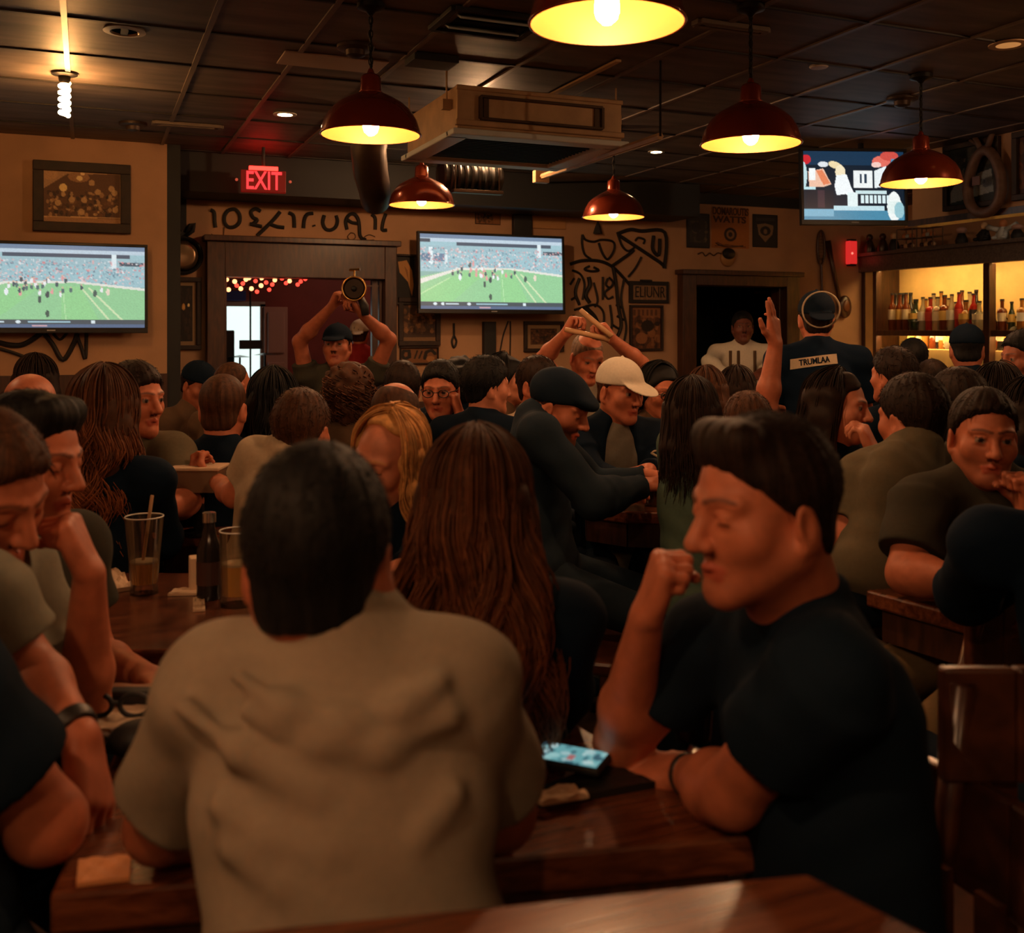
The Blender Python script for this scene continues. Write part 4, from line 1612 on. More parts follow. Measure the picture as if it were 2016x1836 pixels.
def tv(label, cx, cz, y, w, h, img, tilt=0.0, rz=0.0, gain=1.0, reach=.07):
    e = empty('television', (cx, y, cz), rz, label, 'television', 'wall screens')
    e.rotation_euler = (tilt, 0, rz)
    b = .020
    f = MB()
    f.box((0, .02, h / 2 + b / 2), (w + 2 * b, .045, b)).box((0, .02, -h / 2 - b * .9), (w + 2 * b, .045, b * 1.8))
    f.box((-w / 2 - b / 2, .02, 0), (b, .045, h)).box((w / 2 + b / 2, .02, 0), (b, .045, h))
    f.build('bezel', M_TVBODY, e, bevel=.003)
    MB().box((0, .035, 0), (w + .01, .03, h + .01)).build('back_shell', M_TVBODY, e)
    MB().box((0, .04 + reach / 2, 0), (.25, reach, .25)).build('wall_mount', M_TVBODY, e)
    MB().box((0, -.004, -h / 2 - b * .9), (.05, .004, .008)).build('logo', mat('silver_mark', (.4, .42, .45), .4), e)
    o = picture('screen_picture', img * gain, w, h, M_SCREEN, e)
    o.location = (0, .012, 0)
    return e


YT = FRONTL - .13
a, b = onY(2, 475, YT), onY(291, 483, YT)
c = onY(290, 655, YT)
wT = 1.16
tv('flat television with a football match on the left wall under the team photo', b.x - wT / 2 - .02, (b.z + c.z) / 2 + .01, YT, wT, b.z - c.z - .05, football(5), tilt=-.03, gain=.92, reach=.09)
YT = BACK - .30
a, b = onY(823, 450, YT), onY(1112, 455, YT)
c = onY(820, 616, YT)
tv('flat television with a football match on the back wall between doorways', (a.x + b.x) / 2, (a.z + c.z) / 2 - .0, YT, b.x - a.x - .04, a.z - c.z - .07, football(11), tilt=-.04, gain=1.0, reach=.26)


def advert():
    p = Paint(160, 104, srgb(14, 30, 44))
    p.rect(0, 0, 1, .2, srgb(22, 52, 78)).rect(0, .86, 1, 1, srgb(70, 135, 165)).rect(0, .84, .3, .95, srgb(120, 175, 200))
    p.ell(.03, .12, .05, .07, srgb(200, 40, 50)).ell(.0, .35, .04, .2, srgb(190, 220, 225))
    p.poly([(.05, .30), (.20, .25), (.28, .48), (.20, .52), (.06, .52)], srgb(235, 190, 165)).rect(.06, .25, .12, .42, srgb(240, 245, 245)).poly([(.13, .28), (.19, .27), (.27, .47), (.20, .49)], srgb(225, 130, 90))
    p.ell(.32, .20, .07, .05, srgb(235, 215, 170), 1, .3).ell(.37, .30, .05, .10, srgb(240, 225, 190)).ell(.20, .19, .05, .04, srgb(220, 225, 230))
    p.poly([(.33, .35), (.43, .33), (.47, .50), (.52, .66), (.48, .70), (.42, .62), (.33, .64), (.31, .5)], srgb(238, 244, 246))
    p.rect(.50, .28, .69, .53, srgb(235, 240, 240)).rect(.56, .33, .58, .46, srgb(40, 60, 80)).rect(.61, .33, .63, .46, srgb(40, 60, 80)).poly([(.71, .28), (.83, .20), (.83, .5), (.71, .53)], srgb(230, 238, 240))
    p.ell(.78, .14, .09, .08, srgb(225, 110, 95)).ell(.86, .06, .09, .07, srgb(205, 80, 70)).ell(.73, .19, .05, .04, srgb(240, 200, 190))
    p.rect(.52, .57, .83, .62, srgb(200, 225, 228)).rect(.30, .79, .80, .855, srgb(190, 220, 228)).rect(.44, .60, .54, .80, srgb(225, 240, 240))
    for i in range(7):
        p.rect(.57 + i * .043, .64, .60 + i * .043, .75, srgb(215, 235, 238))
    p.ell(.90, .80, .07, .22, srgb(235, 242, 240)).rect(.84, .72, .97, .90, srgb(225, 238, 235)).ell(.95, .85, .05, .12, srgb(150, 195, 205))
    p.rect(.03, .57, .30, .82, srgb(20, 28, 40)).rect(.14, .57, .21, .82, srgb(60, 45, 55)).rect(.0, .52, .12, .56, srgb(190, 225, 230)).rect(.88, .1, 1, .5, srgb(80, 140, 175))
    return p.noise(.05, 4).a


t3 = W(1682, 365, 6.9)
e3 = tv('flat television with a bright advert hung beside the bar shelves', t3.x, t3.z, t3.y, .70, .47, advert(), tilt=-.05, rz=-YAW + .06, gain=.95)
MB().tube([(.10, .12, .05), (.10, .12, CEIL - t3.z)], .02, 8).build('ceiling_pole', M_TVBODY, e3)
MB().box((.10, .09, .02), (.14, .10, .14)).build('pole_clamp', M_TVBODY, e3)

# ------------------------------------------------------------------ things on the walls
M_PRINT = mat('print_paper', vcol=True, rough=.55)
M_FRAME = wood('frame_wood', (.012, .006, .004), (.030, .013, .007), .6, 6, (3, 3, 3), 0.0)
M_GLASS = mat('print_glass', (1, 1, 1), .03, trans=1.0, ior=1.1)


def framed(name, label, x0, x1, z0, z1, y, img, fw=.05, dep=.035, m=None, cat='picture', mount=None, group=None, parent_axis='Y', inner=None):
    e = empty(name, ((x0 + x1) / 2, y, (z0 + z1) / 2), 0, label, cat, group)
    w, h = x1 - x0, z1 - z0
    f = MB()
    f.box((0, -dep / 2, h / 2 - fw / 2), (w, dep, fw)).box((0, -dep / 2, -h / 2 + fw / 2), (w, dep, fw))
    f.box((-w / 2 + fw / 2, -dep / 2, 0), (fw, dep, h - 2 * fw)).box((w / 2 - fw / 2, -dep / 2, 0), (fw, dep, h - 2 * fw))
    f.build('frame', m or M_FRAME, e, bevel=.004)
    if mount:
        MB().box((0, -.006, 0), (w - 2 * fw, .008, h - 2 * fw)).build('mount_board', mount, e)
        iw = inner or .04
        o = picture('print', img, w - 2 * fw - 2 * iw, h - 2 * fw - 2 * iw, M_PRINT, e)
        o.location = (0, -.012, 0)
    else:
        MB().box((0, -.004, 0), (w - 2 * fw, .006, h - 2 * fw)).build('backing', M_BLACK, e)
        o = picture('print', img, w - 2 * fw, h - 2 * fw, M_PRINT, e)
        o.location = (0, -.010, 0)
    return e


def sepia(seed):
    p = Paint(110, 78, srgb(190, 150, 110))
    p.poly([(0, .35), (.3, .05), (1, .0), (1, .9), (0, .9)], srgb(100, 66, 44)).ell(.08, .06, .10, .12, srgb(205, 160, 115)).ell(.45, .10, .14, .10, srgb(170, 125, 85))
    p.ell(.25, .32, .05, .08, srgb(255, 225, 150)).ell(.46, .12, .04, .05, srgb(255, 230, 170)).ell(.50, .03, .03, .03, srgb(255, 225, 165))
    p.specks(.05, .40, .97, .88, 150, .035, [srgb(50, 30, 22), srgb(75, 46, 32), srgb(190, 145, 100), srgb(215, 175, 125), srgb(120, 80, 52), srgb(42, 27, 22)], seed)
    for x, y in ((.52, .55), (.62, .20), (.70, .38), (.88, .30), (.92, .38), (.36, .55), (.18, .62), (.48, .78), (.93, .72)):
        p.ell(x, y, .040, .06, srgb(215, 175, 125), .8)
    p.rect(0, .90, 1, 1, srgb(175, 130, 90)).line([(0, .9), (1, .88)], .01, srgb(220, 180, 130))
    return p.noise(.08, seed).a


ya = FRONTL
a, b = onY(65, 315, ya), onY(257, 458, ya)
framed('framed_photo', 'dark framed sepia photo of a crowd on the left wall above the screen', a.x, b.x, b.z - .01, a.z, ya, sepia(3), .065)


def darkprint(seed, base, cols, n=60, r=.04):
    p = Paint(60, 80, base)
    p.specks(.05, .05, .95, .95, n, r, cols, seed)
    return p.noise(.1, seed).a


BR = [srgb(30, 20, 15), srgb(60, 38, 25), srgb(22, 16, 14), srgb(95, 62, 38)]
a, b = onY(329, 545, BACK), onY(396, 688, BACK)
pp = Paint(60, 90, srgb(26, 18, 14))
pp.specks(.05, .05, .95, .95, 90, .05, [srgb(38, 26, 18), srgb(24, 17, 14), srgb(52, 34, 22)], 2)
pp.ell(.45, .38, .10, .06, srgb(205, 150, 80)).poly([(.35, .42), (.45, .33), (.55, .42), (.45, .40)], srgb(225, 175, 100)).ell(.76, .35, .07, .03, srgb(250, 225, 160))
framed('framed_picture', 'tall framed dark picture beside the wide opening, under a round pan', a.x, b.x, b.z, a.z, BACK, pp.a, .035, mount=mat('tan_mount', (.30, .19, .10), .7), inner=.03)

# round pan with a strap and ornament
c = onY(360, 503, BACK)
e = empty('round_mirror', (c.x, BACK, c.z), 0, 'round dark rimmed mirror hanging from a strap on the back wall', 'mirror')
RX = Matrix.Rotation(math.pi / 2, 3, 'X')
MB().lathe([(.135, 0), (.15, .012), (.15, .035), (.135, .045), (.122, .03)], seg=40, M=RX, caps=False).build('rim', M_BLACK, e, smooth='auto')
MB().lathe([(.0001, .022), (.08, .020), (.124, .014)], seg=36, M=RX).build('glass', mat('dull_mirror', (.30, .20, .12), .22, .8), e, smooth=True)
o = MB()
for sg in (-1, 1):
    o.tube([(sg * .02, -.03, .15), (sg * .07, -.03, .19), (sg * .085, -.03, .25), (sg * .05, -.03, .235), (sg * .02, -.03, .18)], [.014, .016, .010, .014, .012], 8)
o.build('bow', M_BLACK, e, smooth=True)
MB().box((0, -.012, .36), (.05, .016, .44)).build('strap', M_BLACK, e)

# letters above the wide opening
M_INK = mat('black_ink', (.012, .010, .009), .6)


def strokes(name, label, cat, paths, y, w=.018, th=.012, m=None, parent=None, r=None, cap_=True):
    """bent flat-iron lettering fixed to the wall: each path is a list of pixels"""
    mb = MB()
    for pth in paths:
        ww = w
        if isinstance(pth, tuple):
            pth, ww = pth
        pts = [onY(px, py, y) for px, py in pth]
        sm = []
        n = len(pts)
        for i in range(n - 1):
            p0, p1, p2, p3 = pts[max(i - 1, 0)], pts[i], pts[i + 1], pts[min(i + 2, n - 1)]
            for k in range(5):
                t = k / 5
                sm.append(.5 * ((2 * p1) + (p2 - p0) * t + (2 * p0 - 5 * p1 + 4 * p2 - p3) * t * t + (3 * p1 - p0 - 3 * p2 + p3) * t ** 3))
        sm.append(pts[-1])
        mb.tube([(q.x, y - .008, q.z) for q in sm], ww / 2, 8)
    o = mb.build(name, m or M_INK, parent, smooth='auto')
    if label:
        tag(o, label, cat)
    return o


LET = [[(414, 413), (421, 418), (422, 436), (424, 448)],
       [(449, 414), (442, 424), (442, 438), (450, 447), (462, 446), (471, 437), (471, 422), (462, 412), (449, 414)],
       [(513, 416), (503, 411), (494, 417), (498, 428), (506, 433), (497, 441), (493, 441), (515, 446)],
       [(551, 417), (535, 436), (506, 464)], [(528, 440), (545, 446), (559, 448)],
       [(568, 419), (577, 424), (579, 438), (579, 448)],
       [(616, 420), (605, 422), (599, 432), (597, 449)], [(617, 443), (618, 446)],
       [(638, 424), (635, 438), (640, 450), (650, 453), (660, 447), (664, 435), (661, 424)],
       [(683, 452), (680, 436), (686, 424), (696, 421), (704, 430), (707, 445), (708, 462), (713, 470), (720, 472)], [(683, 432), (692, 438), (704, 440)],
       [(731, 422), (738, 430), (738, 452)], [(759, 421), (754, 436), (752, 452), (761, 453)]]
e = empty('wall_lettering', (onY(590, 440, BACK).x, BACK, onY(590, 440, BACK).z), 0, 'hand lettered dark characters on the pale board above the wide opening', 'lettering')
o = strokes('letters', None, None, LET, BACK, .030)
o.parent = e
o.matrix_parent_inverse = Matrix.Translation(-e.location)
o = strokes('faint_scrawl', None, None, [[(690, 458), (684, 466), (690, 473), (699, 468), (697, 460), (690, 458)], [(738, 466), (726, 462), (716, 468), (722, 473), (736, 472)], [(416, 460), (418, 463)], [(441, 447), (440, 463)]], BACK, .008, m=mat('brown_ink', (.09, .045, .02), .6))
o.parent = e
o.matrix_parent_inverse = Matrix.Translation(-e.location)

# jagged black decal under the left screen
strokes('wall_decal', 'jagged black brush decal on the left wall below the screen', 'decal',
        [([(-10, 672), (20, 679), (45, 678), (70, 664), (84, 652)], .035), ([(84, 652), (104, 678), (124, 708), (145, 676), (152, 656)], .032), ([(150, 656), (160, 684), (168, 705), (170, 654)], .024),
         ([(-10, 684), (20, 692), (48, 702)], .022), ([(104, 656), (118, 668), (132, 655)], .018)], FRONTL, .03)

# pictures and plates between the opening and the centre screen
a, b = onY(777, 500, BACK), onY(815, 600, BACK)
pw = Paint(60, 110, srgb(14, 12, 12))
pw.poly([(.05, .12), (.55, .08), (.85, .30), (.95, .62), (.85, .85), (.62, .55), (.15, .35)], srgb(190, 135, 75)).poly([(.4, .2), (.6, .3), (.7, .6)], srgb(150, 100, 55)).rect(.2, .9, .8, .97, srgb(120, 85, 50))
framed('framed_picture', 'narrow dark framed picture of a pale feather shape beside the centre screen', a.x, b.x + .02, b.z, a.z, BACK, pw.a, .018)
a, b = onY(783, 585, BACK), onY(865, 680, BACK)
pw = Paint(70, 80, srgb(60, 38, 24))
pw.specks(.05, .05, .95, .8, 120, .05, [srgb(150, 105, 62), srgb(90, 60, 38), srgb(45, 28, 20), srgb(120, 84, 52)], 6).rect(0, .82, 1, .9, srgb(60, 40, 28)).rect(0, .9, 1, 1, srgb(120, 90, 60))
framed('framed_picture', 'black framed brownish group picture under the corner of the centre screen', a.x, b.x, b.z, a.z, BACK - .005, pw.noise(.1, 2).a, .04)
a, b = onY(786, 682, BACK), onY(862, 716, BACK)
pw = Paint(70, 34, srgb(120, 78, 44))
pw.line([(.02, .5), (.08, .2), (.22, .2), (.24, .6), (.1, .75), (.03, .5)], .10, srgb(22, 16, 12)).line([(.38, .7), (.45, .2)], .05, srgb(30, 20, 14)).line([(.5, .7), (.58, .25)], .05, srgb(30, 20, 14)).line([(.66, .7), (.70, .3), (.85, .15), (.95, .4)], .10, srgb(22, 16, 12)).ell(.82, .75, .12, .2, srgb(160, 110, 65))
framed('sign_board', 'low board with bold black curls under the brownish group picture', a.x, b.x, b.z, a.z, BACK, pw.a, .012, cat='sign')
a, b = onY(935, 417, BACK), onY(985, 443, BACK)
pw = Paint(60, 34, srgb(130, 84, 48))
pw.specks(.1, .15, .7, .95, 40, .1, BR, 5)
tag(framed('small_print', 'small unframed print at the top of the wall above the centre screen', a.x, b.x, b.z, a.z, BACK, pw.a, .006, .01), None)
a, b = onY(1046, 422, BACK), onY(1112, 452, BACK)
tag(MB().box(((a.x + b.x) / 2, BACK - .01, (a.z + b.z) / 2), (b.x - a.x, .02, a.z - b.z)).build('wall_board', mat('tan_board', (.42, .22, .09), .7), bevel=.003), 'plain tan board above the right corner of the centre screen', 'board')
a = onY(1024, 420, BACK)
tag(MB().box((a.x, BACK - .04, 2.25), (.17, .06, .62)).build('black_post', M_BLACK, bevel=.003), 'wide black post on the wall behind the top of the centre screen', 'post')
a = onY(960, 680, BACK)
tag(MB().box((a.x, BACK - .035, 1.2), (.11, .06, .75)).build('black_post', M_BLACK, bevel=.003), 'black post on the wall under the centre screen', 'post')
strokes('cable', 'pair of loose dark cables hanging below the centre screen', 'cable', [[(1000, 632), (990, 660), (984, 690), (978, 712)], [(1004, 632), (1004, 670), (1003, 712)]], BACK, .014)
strokes('bottle_opener', 'small dark opener hanging on the wall below the centre screen', 'opener', [([(893, 636), (893, 660)], .02), ([(893, 660), (889, 672), (893, 684), (898, 672), (893, 660)], .02)], BACK, .02)
a, b = onY(1030, 632, BACK), onY(1108, 692, BACK)
pw = Paint(70, 56, srgb(70, 44, 28))
pw.specks(0, 0, 1, 1, 90, .06, BR + [srgb(120, 80, 50)], 9)
framed('framed_picture', 'black framed picture with tan mount below the right corner of the centre screen', a.x, b.x, b.z, a.z, BACK, pw.a, .03, mount=mat('tan_mount'), inner=.035)

# black ironwork wall art
ART = [[(1146, 462), (1145, 478), (1150, 500), (1163, 510)], [(1146, 462), (1152, 472), (1168, 476), (1184, 472), (1206, 476), (1208, 492), (1196, 510), (1186, 500), (1178, 478)],
       ([(1214, 461), (1240, 452), (1262, 455), (1308, 458), (1307, 524), (1298, 516), (1216, 462)], .035), [(1216, 462), (1224, 484), (1236, 494), (1250, 486)], ([(1205, 523), (1238, 500), (1247, 492)], .03), [(1262, 506), (1250, 528), (1236, 545)],
       [(1250, 474), (1256, 468), (1268, 472), (1266, 480)], ([(1286, 464), (1284, 490), (1296, 502), (1298, 470)], .035),
       ([(1122, 520), (1146, 513), (1180, 514), (1206, 526), (1228, 548), (1240, 562)], .03), [(1126, 532), (1142, 540), (1150, 560), (1146, 590)], [(1160, 524), (1150, 530), (1164, 534), (1178, 532), (1168, 526)], ([(1140, 548), (1132, 575), (1140, 600)], .03),
       ([(1158, 545), (1160, 562), (1152, 580), (1160, 596)], .04), [(1186, 545), (1186, 590)], [(1196, 548), (1192, 560), (1200, 566), (1206, 556), (1198, 546)], [(1200, 566), (1190, 576), (1196, 588), (1206, 584)], [(1168, 556), (1176, 590), (1170, 604)],
       ([(1206, 526), (1212, 560), (1216, 600), (1222, 640), (1212, 668)], .034), [(1228, 548), (1222, 590), (1232, 640), (1228, 672)], [(1212, 600), (1224, 606)], [(1214, 622), (1228, 630)], [(1206, 640), (1222, 650)], [(1130, 610), (1150, 604), (1172, 600), (1186, 612), (1188, 632), (1180, 648)], ([(1150, 604), (1168, 622), (1176, 640)], .05), [(1128, 620), (1134, 640), (1150, 650)],
       [(1122, 560), (1130, 548)], [(1124, 590), (1134, 584)], [(1200, 600), (1204, 640), (1196, 662)]]
o = strokes('iron_wall_art', 'tangled black ironwork art covering the wall beside the centre screen', 'wall art', ART, BACK, .022)
c = onY(1172, 448, BACK)
tag(MB().lathe([(.05, 0), (.03, .06), (.008, .11)], (c.x, BACK - .05, c.z - .06), 4).build('small_pyramid', M_INK), 'small dark pyramid ornament above the ironwork art', 'ornament')
a, b = onY(1237, 553, BACK), onY(1314, 597, BACK)
e = empty('name_plate', ((a.x + b.x) / 2, BACK, (a.z + b.z) / 2), 0, 'black bordered name plate with worn letters beside the far doorway', 'sign')
w, h = b.x - a.x, a.z - b.z
MB().box((0, -.015, 0), (w, .03, h)).box((-.03, -.015, h / 2), (.12, .03, .03)).build('plate_frame', M_INK, e, bevel=.004)
MB().box((0, -.032, -.005), (w - .07, .006, h - .07)).build('plate_face', mat('worn_tan', (.26, .15, .08), .7, var=.3, vscale=30), e)
text_mesh('ELIUNR', .09, .003, 'plate_letters', M_INK, e, (0, -.037, -.005), fit=(w - .10, h - .10))
a, b = onY(1238, 600, BACK), onY(1303, 690, BACK)
pw = Paint(60, 84, srgb(120, 74, 42))
pw.rect(0, 0, 1, .25, srgb(140, 92, 56)).specks(.1, .25, .95, .95, 80, .07, [srgb(60, 36, 24), srgb(40, 24, 18), srgb(150, 100, 62), srgb(90, 55, 34)], 12).ell(.55, .45, .22, .14, srgb(34, 22, 18)).ell(.35, .75, .2, .14, srgb(150, 98, 62))
for i in range(6):
    pw.rect(.06 + i * .15, .05, .14 + i * .15, .2, srgb(95, 58, 34))
framed('framed_picture', 'black framed poster of dusky figures under the name plate', a.x, b.x, b.z, a.z, BACK, pw.noise(.1, 3).a, .022)

# above the far doorway
for px0, px1, py0, py1, sd, lab in ((1351, 1396, 419, 489, 4, 'dark poster on the left side above the far doorway'), (1481, 1530, 421, 488, 8, 'dark poster with a pale badge on the right side above the far doorway')):
    a, b = onY(px0, py0, BACK), onY(px1, py1, BACK)
    pw = Paint(54, 80, srgb(34, 33, 32))
    if sd == 4:
        pw.rect(.12, .2, .88, .85, srgb(70, 62, 52)).specks(.15, .22, .85, .82, 34, .08, [srgb(30, 30, 30), srgb(96, 82, 66), srgb(45, 40, 36)], 4).ell(.4, .4, .22, .15, srgb(36, 34, 33)).ell(.62, .65, .2, .14, srgb(40, 36, 34))
    else:
        pw.poly([(.15, .30), (.5, .26), (.85, .32), (.80, .6), (.5, .86), (.22, .62)], srgb(126, 104, 80)).ell(.5, .50, .22, .15, srgb(36, 33, 31)).ell(.5, .52, .08, .08, srgb(120, 98, 76)).rect(.1, .08, .9, .18, srgb(52, 50, 48))
    framed('poster', lab, a.x, b.x, b.z, a.z, BACK, pw.noise(.1, sd).a, .008, .012, M_BLACK, 'poster')
a, b = onY(1400, 407, BACK), onY(1474, 490, BACK)
e = empty('paper_sign', ((a.x + b.x) / 2, BACK, (a.z + b.z) / 2), 0, 'ochre paper sign with brushed lettering and a round emblem above the far doorway', 'sign')
pw = Paint(96, 104, srgb(170, 106, 46))
pw.ell(.5, .66, .17, .17, srgb(52, 34, 22)).ell(.5, .66, .11, .11, srgb(140, 100, 60)).ell(.5, .66, .055, .06, srgb(44, 30, 22)).line([(.1, .95), (.4, .92), (.9, .96)], .012, srgb(95, 58, 30)).line([(.15, .86), (.3, .93)], .01, srgb(95, 58, 30))
o = picture('sheet', pw.noise(.05, 3).a, b.x - a.x, a.z - b.z, M_PRINT, e)
o.location = (0, -.006, 0)
text_mesh('DOMAROUTIS', .07, .002, 'lettering', mat('rust_ink', (.085, .035, .015), .7), e, (0, -.009, (a.z - b.z) * .40), fit=((b.x - a.x) * .95, .075), bold=.002)
text_mesh('WATTS', .07, .002, 'lettering', mat('rust_ink'), e, (-.01, -.009, (a.z - b.z) * .20), fit=((b.x - a.x) * .88, .065), bold=.002)
c = onY(1432, 508, BACK)
e = empty('round_plaque', (c.x, BACK, c.z), 0, 'round plaque with a dark top and shiny tan base above the far doorway', 'plaque')
MB().lathe([(.0001, .03), (.075, .026), (.085, .0)], seg=28, M=RX).build('disc', mat('tan_gloss', (.45, .24, .10), .25), e, smooth=True)
MB().lathe([(.0001, .05), (.06, .045), (.075, .025)], (0, 0, .04), 24, RX, sy=.75).build('dark_crest', M_INK, e, smooth=True)
strokes('script_line', 'faint brown script on the wall beside the round plaque', 'lettering', [[(1373, 500), (1382, 497), (1388, 504), (1396, 498), (1404, 503), (1412, 498), (1420, 500)]], BACK, .012, m=mat('brown_ink'))
strokes('script_line', 'thin brown flourish under the ochre paper sign', 'lettering', [[(1408, 478), (1420, 484), (1440, 486), (1462, 484)]], BACK, .012, m=mat('brown_ink'))
# shelf edge in the passage
c = onY(1508, 576, BACK + 1.82)
tag(MB().box(c, (.30, .08, .03)).build('shelf_edge', mat('tan_board'), bevel=.003), 'short pale shelf edge in the dark doorway', 'shelf')

# lacrosse-like stick, racket and red lantern on the strip before the bar
c = onY(1614, 480, BACK)
e = empty('old_racket', (c.x, BACK, c.z), 0, 'old narrow racket hanging on the wall beside a long paddle', 'racket')
MB().tube([(.045 * math.cos(t), -.02, .17 * math.sin(t) - .04) for t in np.linspace(0, 2 * math.pi, 29)[:-1]], .011, 8, close=True).build('hoop', M_DARKWOOD, e, smooth=True)
MB().tube([(0, -.02, -.21), (.01, -.02, -.52)], .012, 8).build('handle', M_DARKWOOD, e)
n = MB()
for i in range(5):
    n.tube([(-.036 + i * .018, -.02, -.17), (-.036 + i * .018, -.02, .09)], .0015, 4)
for i in range(8):
    n.tube([(-.04, -.02, -.15 + i * .032), (.04, -.02, -.15 + i * .032)], .0015, 4)
n.build('strings', M_FRAME, e)
a, b = onY(1626, 474, BACK), onY(1650, 600, BACK)
e = empty('wooden_paddle', a, 0, 'long dark wooden paddle leaning on the wall near the red lantern', 'paddle')
d = b - a
MB().tube([(0, -.03, 0), (d.x * .5, -.03, d.z * .5), (d.x, -.03, d.z)], [.028, .022, .018], 10).build('shaft', M_DARKWOOD, e, smooth=True)
MB().sphere((d.x + .05, -.04, d.z - .02), (.085, .03, .115), 18, 10).build('blade', M_DARKWOOD, e, smooth=True)
MB().sphere((d.x + .05, -.066, d.z - .01), (.045, .014, .06), 14, 8).build('blade_boss', mat('brown_gloss', (.16, .06, .03), .25), e, smooth=True)
c = onY(1668, 498, BACK)
e = empty('red_lantern', (c.x, BACK - .06, c.z), 0, 'glowing red lantern box on the wall at the end of the bar shelves', 'lantern')
MB().box((0, 0, 0), (.095, .07, .235)).build('shade', mat('red_glow', (.4, .02, .02), .5, emit=(1, .035, .03), estr=.55), e, bevel=.01)
MB().box((0, 0, .125), (.07, .06, .02)).box((0, 0, -.125), (.07, .06, .02)).build('end_caps', M_BLACK, e)
MB().sphere((-.02, -.036, -.01), .012, 8, 6).build('bulb_spot', mat('red_hot', (1, .2, .15), .4, emit=(1, .25, .18), estr=1.2), e, smooth=True)
# black loudspeaker in the upper left corner
c = W(-22, 350, 6.9)
e = empty('loudspeaker', c, -YAW - .25, 'black loudspeaker hanging in the upper left corner', 'loudspeaker')
MB().box((0, .1, 0), (.30, .34, .56), M=Matrix.Rotation(-.16, 3, 'Y')).build('cabinet', M_BLACK, e, bevel=.012)
MB().box((0, -.08, 0), (.26, .02, .50), M=Matrix.Rotation(-.16, 3, 'Y')).build('grille', M_TVBODY, e, bevel=.004)
MB().tube([(0, .1, .25), (0, .1, CEIL - c.z)], .015, 8).build('hanger', M_BLACK, e)

# ------------------------------------------------------------------ beyond the wide opening
YP = YB2 - .02
a, b = onY(444, 598, YP), onY(516, 760, YP)
e = empty('bright_window', ((a.x + b.x) / 2, YP, (a.z + b.z) / 2), 0, 'bright white window in the room beyond the opening', 'window')
MB().box((0, 0, 0), (b.x - a.x, .02, a.z - b.z)).build('pane', mat('daylight_pane', (.8, .85, .85), .5, emit=(.80, 1.0, .95), estr=.95), e)
MB().box((0, -.02, (a.z - b.z) / 2), (b.x - a.x + .05, .05, .05)).box(((b.x - a.x) / 2, -.02, 0), (.05, .05, a.z - b.z)).build('frame', mat('grey_trim', (.30, .25, .24), .6), e)
a, b = onY(518, 604, YP), onY(564, 735, YP)
e = empty('panelled_cupboard', ((a.x + b.x) / 2, YP - .02, (a.z + b.z) / 2 - .0), 0, 'pinkish panelled cupboard door in the room beyond the opening', 'cupboard')
w, h = b.x - a.x, a.z - b.z
M_PINK = mat('pink_paint', (.36, .20, .17), .6)
MB().box((0, .0, -.6), (w, .10, h + 1.2)).build('cabinet', M_PINK, e, bevel=.005)
MB().box((0, -.06, .08), (w * .72, .03, h * .62)).build('door_panel', M_PINK, e, bevel=.012)
MB().box((0, -.06, -h * .42), (w * .72, .03, h * .2)).build('drawer_front', M_PINK, e, bevel=.012)
e = empty('string_lights', (0, 0, 0), 0, 'string of red and warm fairy lights along the top of the opening', 'fairy lights')
LP = [(446, 550), (462, 554), (484, 550), (490, 547), (515, 547), (514, 562), (495, 568), (474, 568), (450, 570), (536, 560), (541, 551), (555, 548), (563, 557), (570, 553), (586, 560), (592, 554), (601, 549), (530, 570), (506, 574), (466, 562), (478, 558), (503, 553), (524, 556)]
pts = [onY(x, y, BACK + .13) for x, y in LP]
MB().tube([onY(x, y, BACK + .13) for x, y in ((440, 545), (480, 552), (520, 548), (560, 554), (605, 546), (650, 544), (700, 548))], .006, 6).build('wire', M_BLACK, e)
MB().tube([onY(x, y, BACK + .13) for x, y in ((440, 572), (475, 566), (510, 568), (540, 566))], .006, 6).build('wire', M_BLACK, e)
for i, p in enumerate(pts):
    warm = i < 9 or i in (10, 13)
    MB().sphere(p, .019 if warm else .017, 10, 6).build('bulb', mat('fairy_warm', (1, .5, .3), .4, emit=(1, .38, .15), estr=2.6) if warm else mat('fairy_red', (1, .1, .1), .4, emit=(1, .05, .03), estr=2.2), e, smooth=True)
a = onY(455, 582, YP)
tag(MB().box((a.x + .03, YP - .05, a.z), (.22, .06, .10)).build('blue_banner', mat('blue_cloth', (.03, .05, .22), .8), bevel=.01), 'dark blue banner above the bright window beyond the opening', 'banner')
c = onY(449, 666, YB2 - .5)
tag(MB().box((c.x, YB2 - .5, .75), (.09, .26, 1.5)).build('stage_speaker', M_BLACK, bevel=.01), 'tall black speaker box against the bright window beyond the opening', 'speaker')
c = onY(493, 700, YB2 - .7)
e = empty('drum_kit', (c.x, YB2 - .7, 0), 0, 'dark drum kit with cymbals in front of the bright window', 'drum kit')
for x, z, r in ((-.10, 1.24, .11), (.14, 1.26, .11)):
    MB().lathe([(.0001, .02), (r * .3, .015), (r, 0)], (x, 0, z), 20).build('cymbal', mat('dull_brass', (.05, .04, .03), .3, .9), e)
    MB().tube([(x, 0, z), (x, 0, 0)], .010, 6).build('stand', M_CHAIN, e)
for x, y, z, r, h in ((-.12, .05, 1.02, .12, .16), (.16, .05, 1.02, .13, .18), (.02, -.15, .80, .17, .16)):
    MB().lathe([(r, -h), (r, 0), (.0001, .002)], (x, y, z), 22).build('drum', M_BLACK, e, smooth='auto')
    MB().tube([(x, y, z - h), (x, y, 0)], .012, 6).build('stand', M_CHAIN, e)
c = onY(493, 620, YB2 - .85)
e = empty('music_stand', (c.x, YB2 - .85, 0), 0, 'thin black microphone stand with a small tray beyond the opening', 'stand')
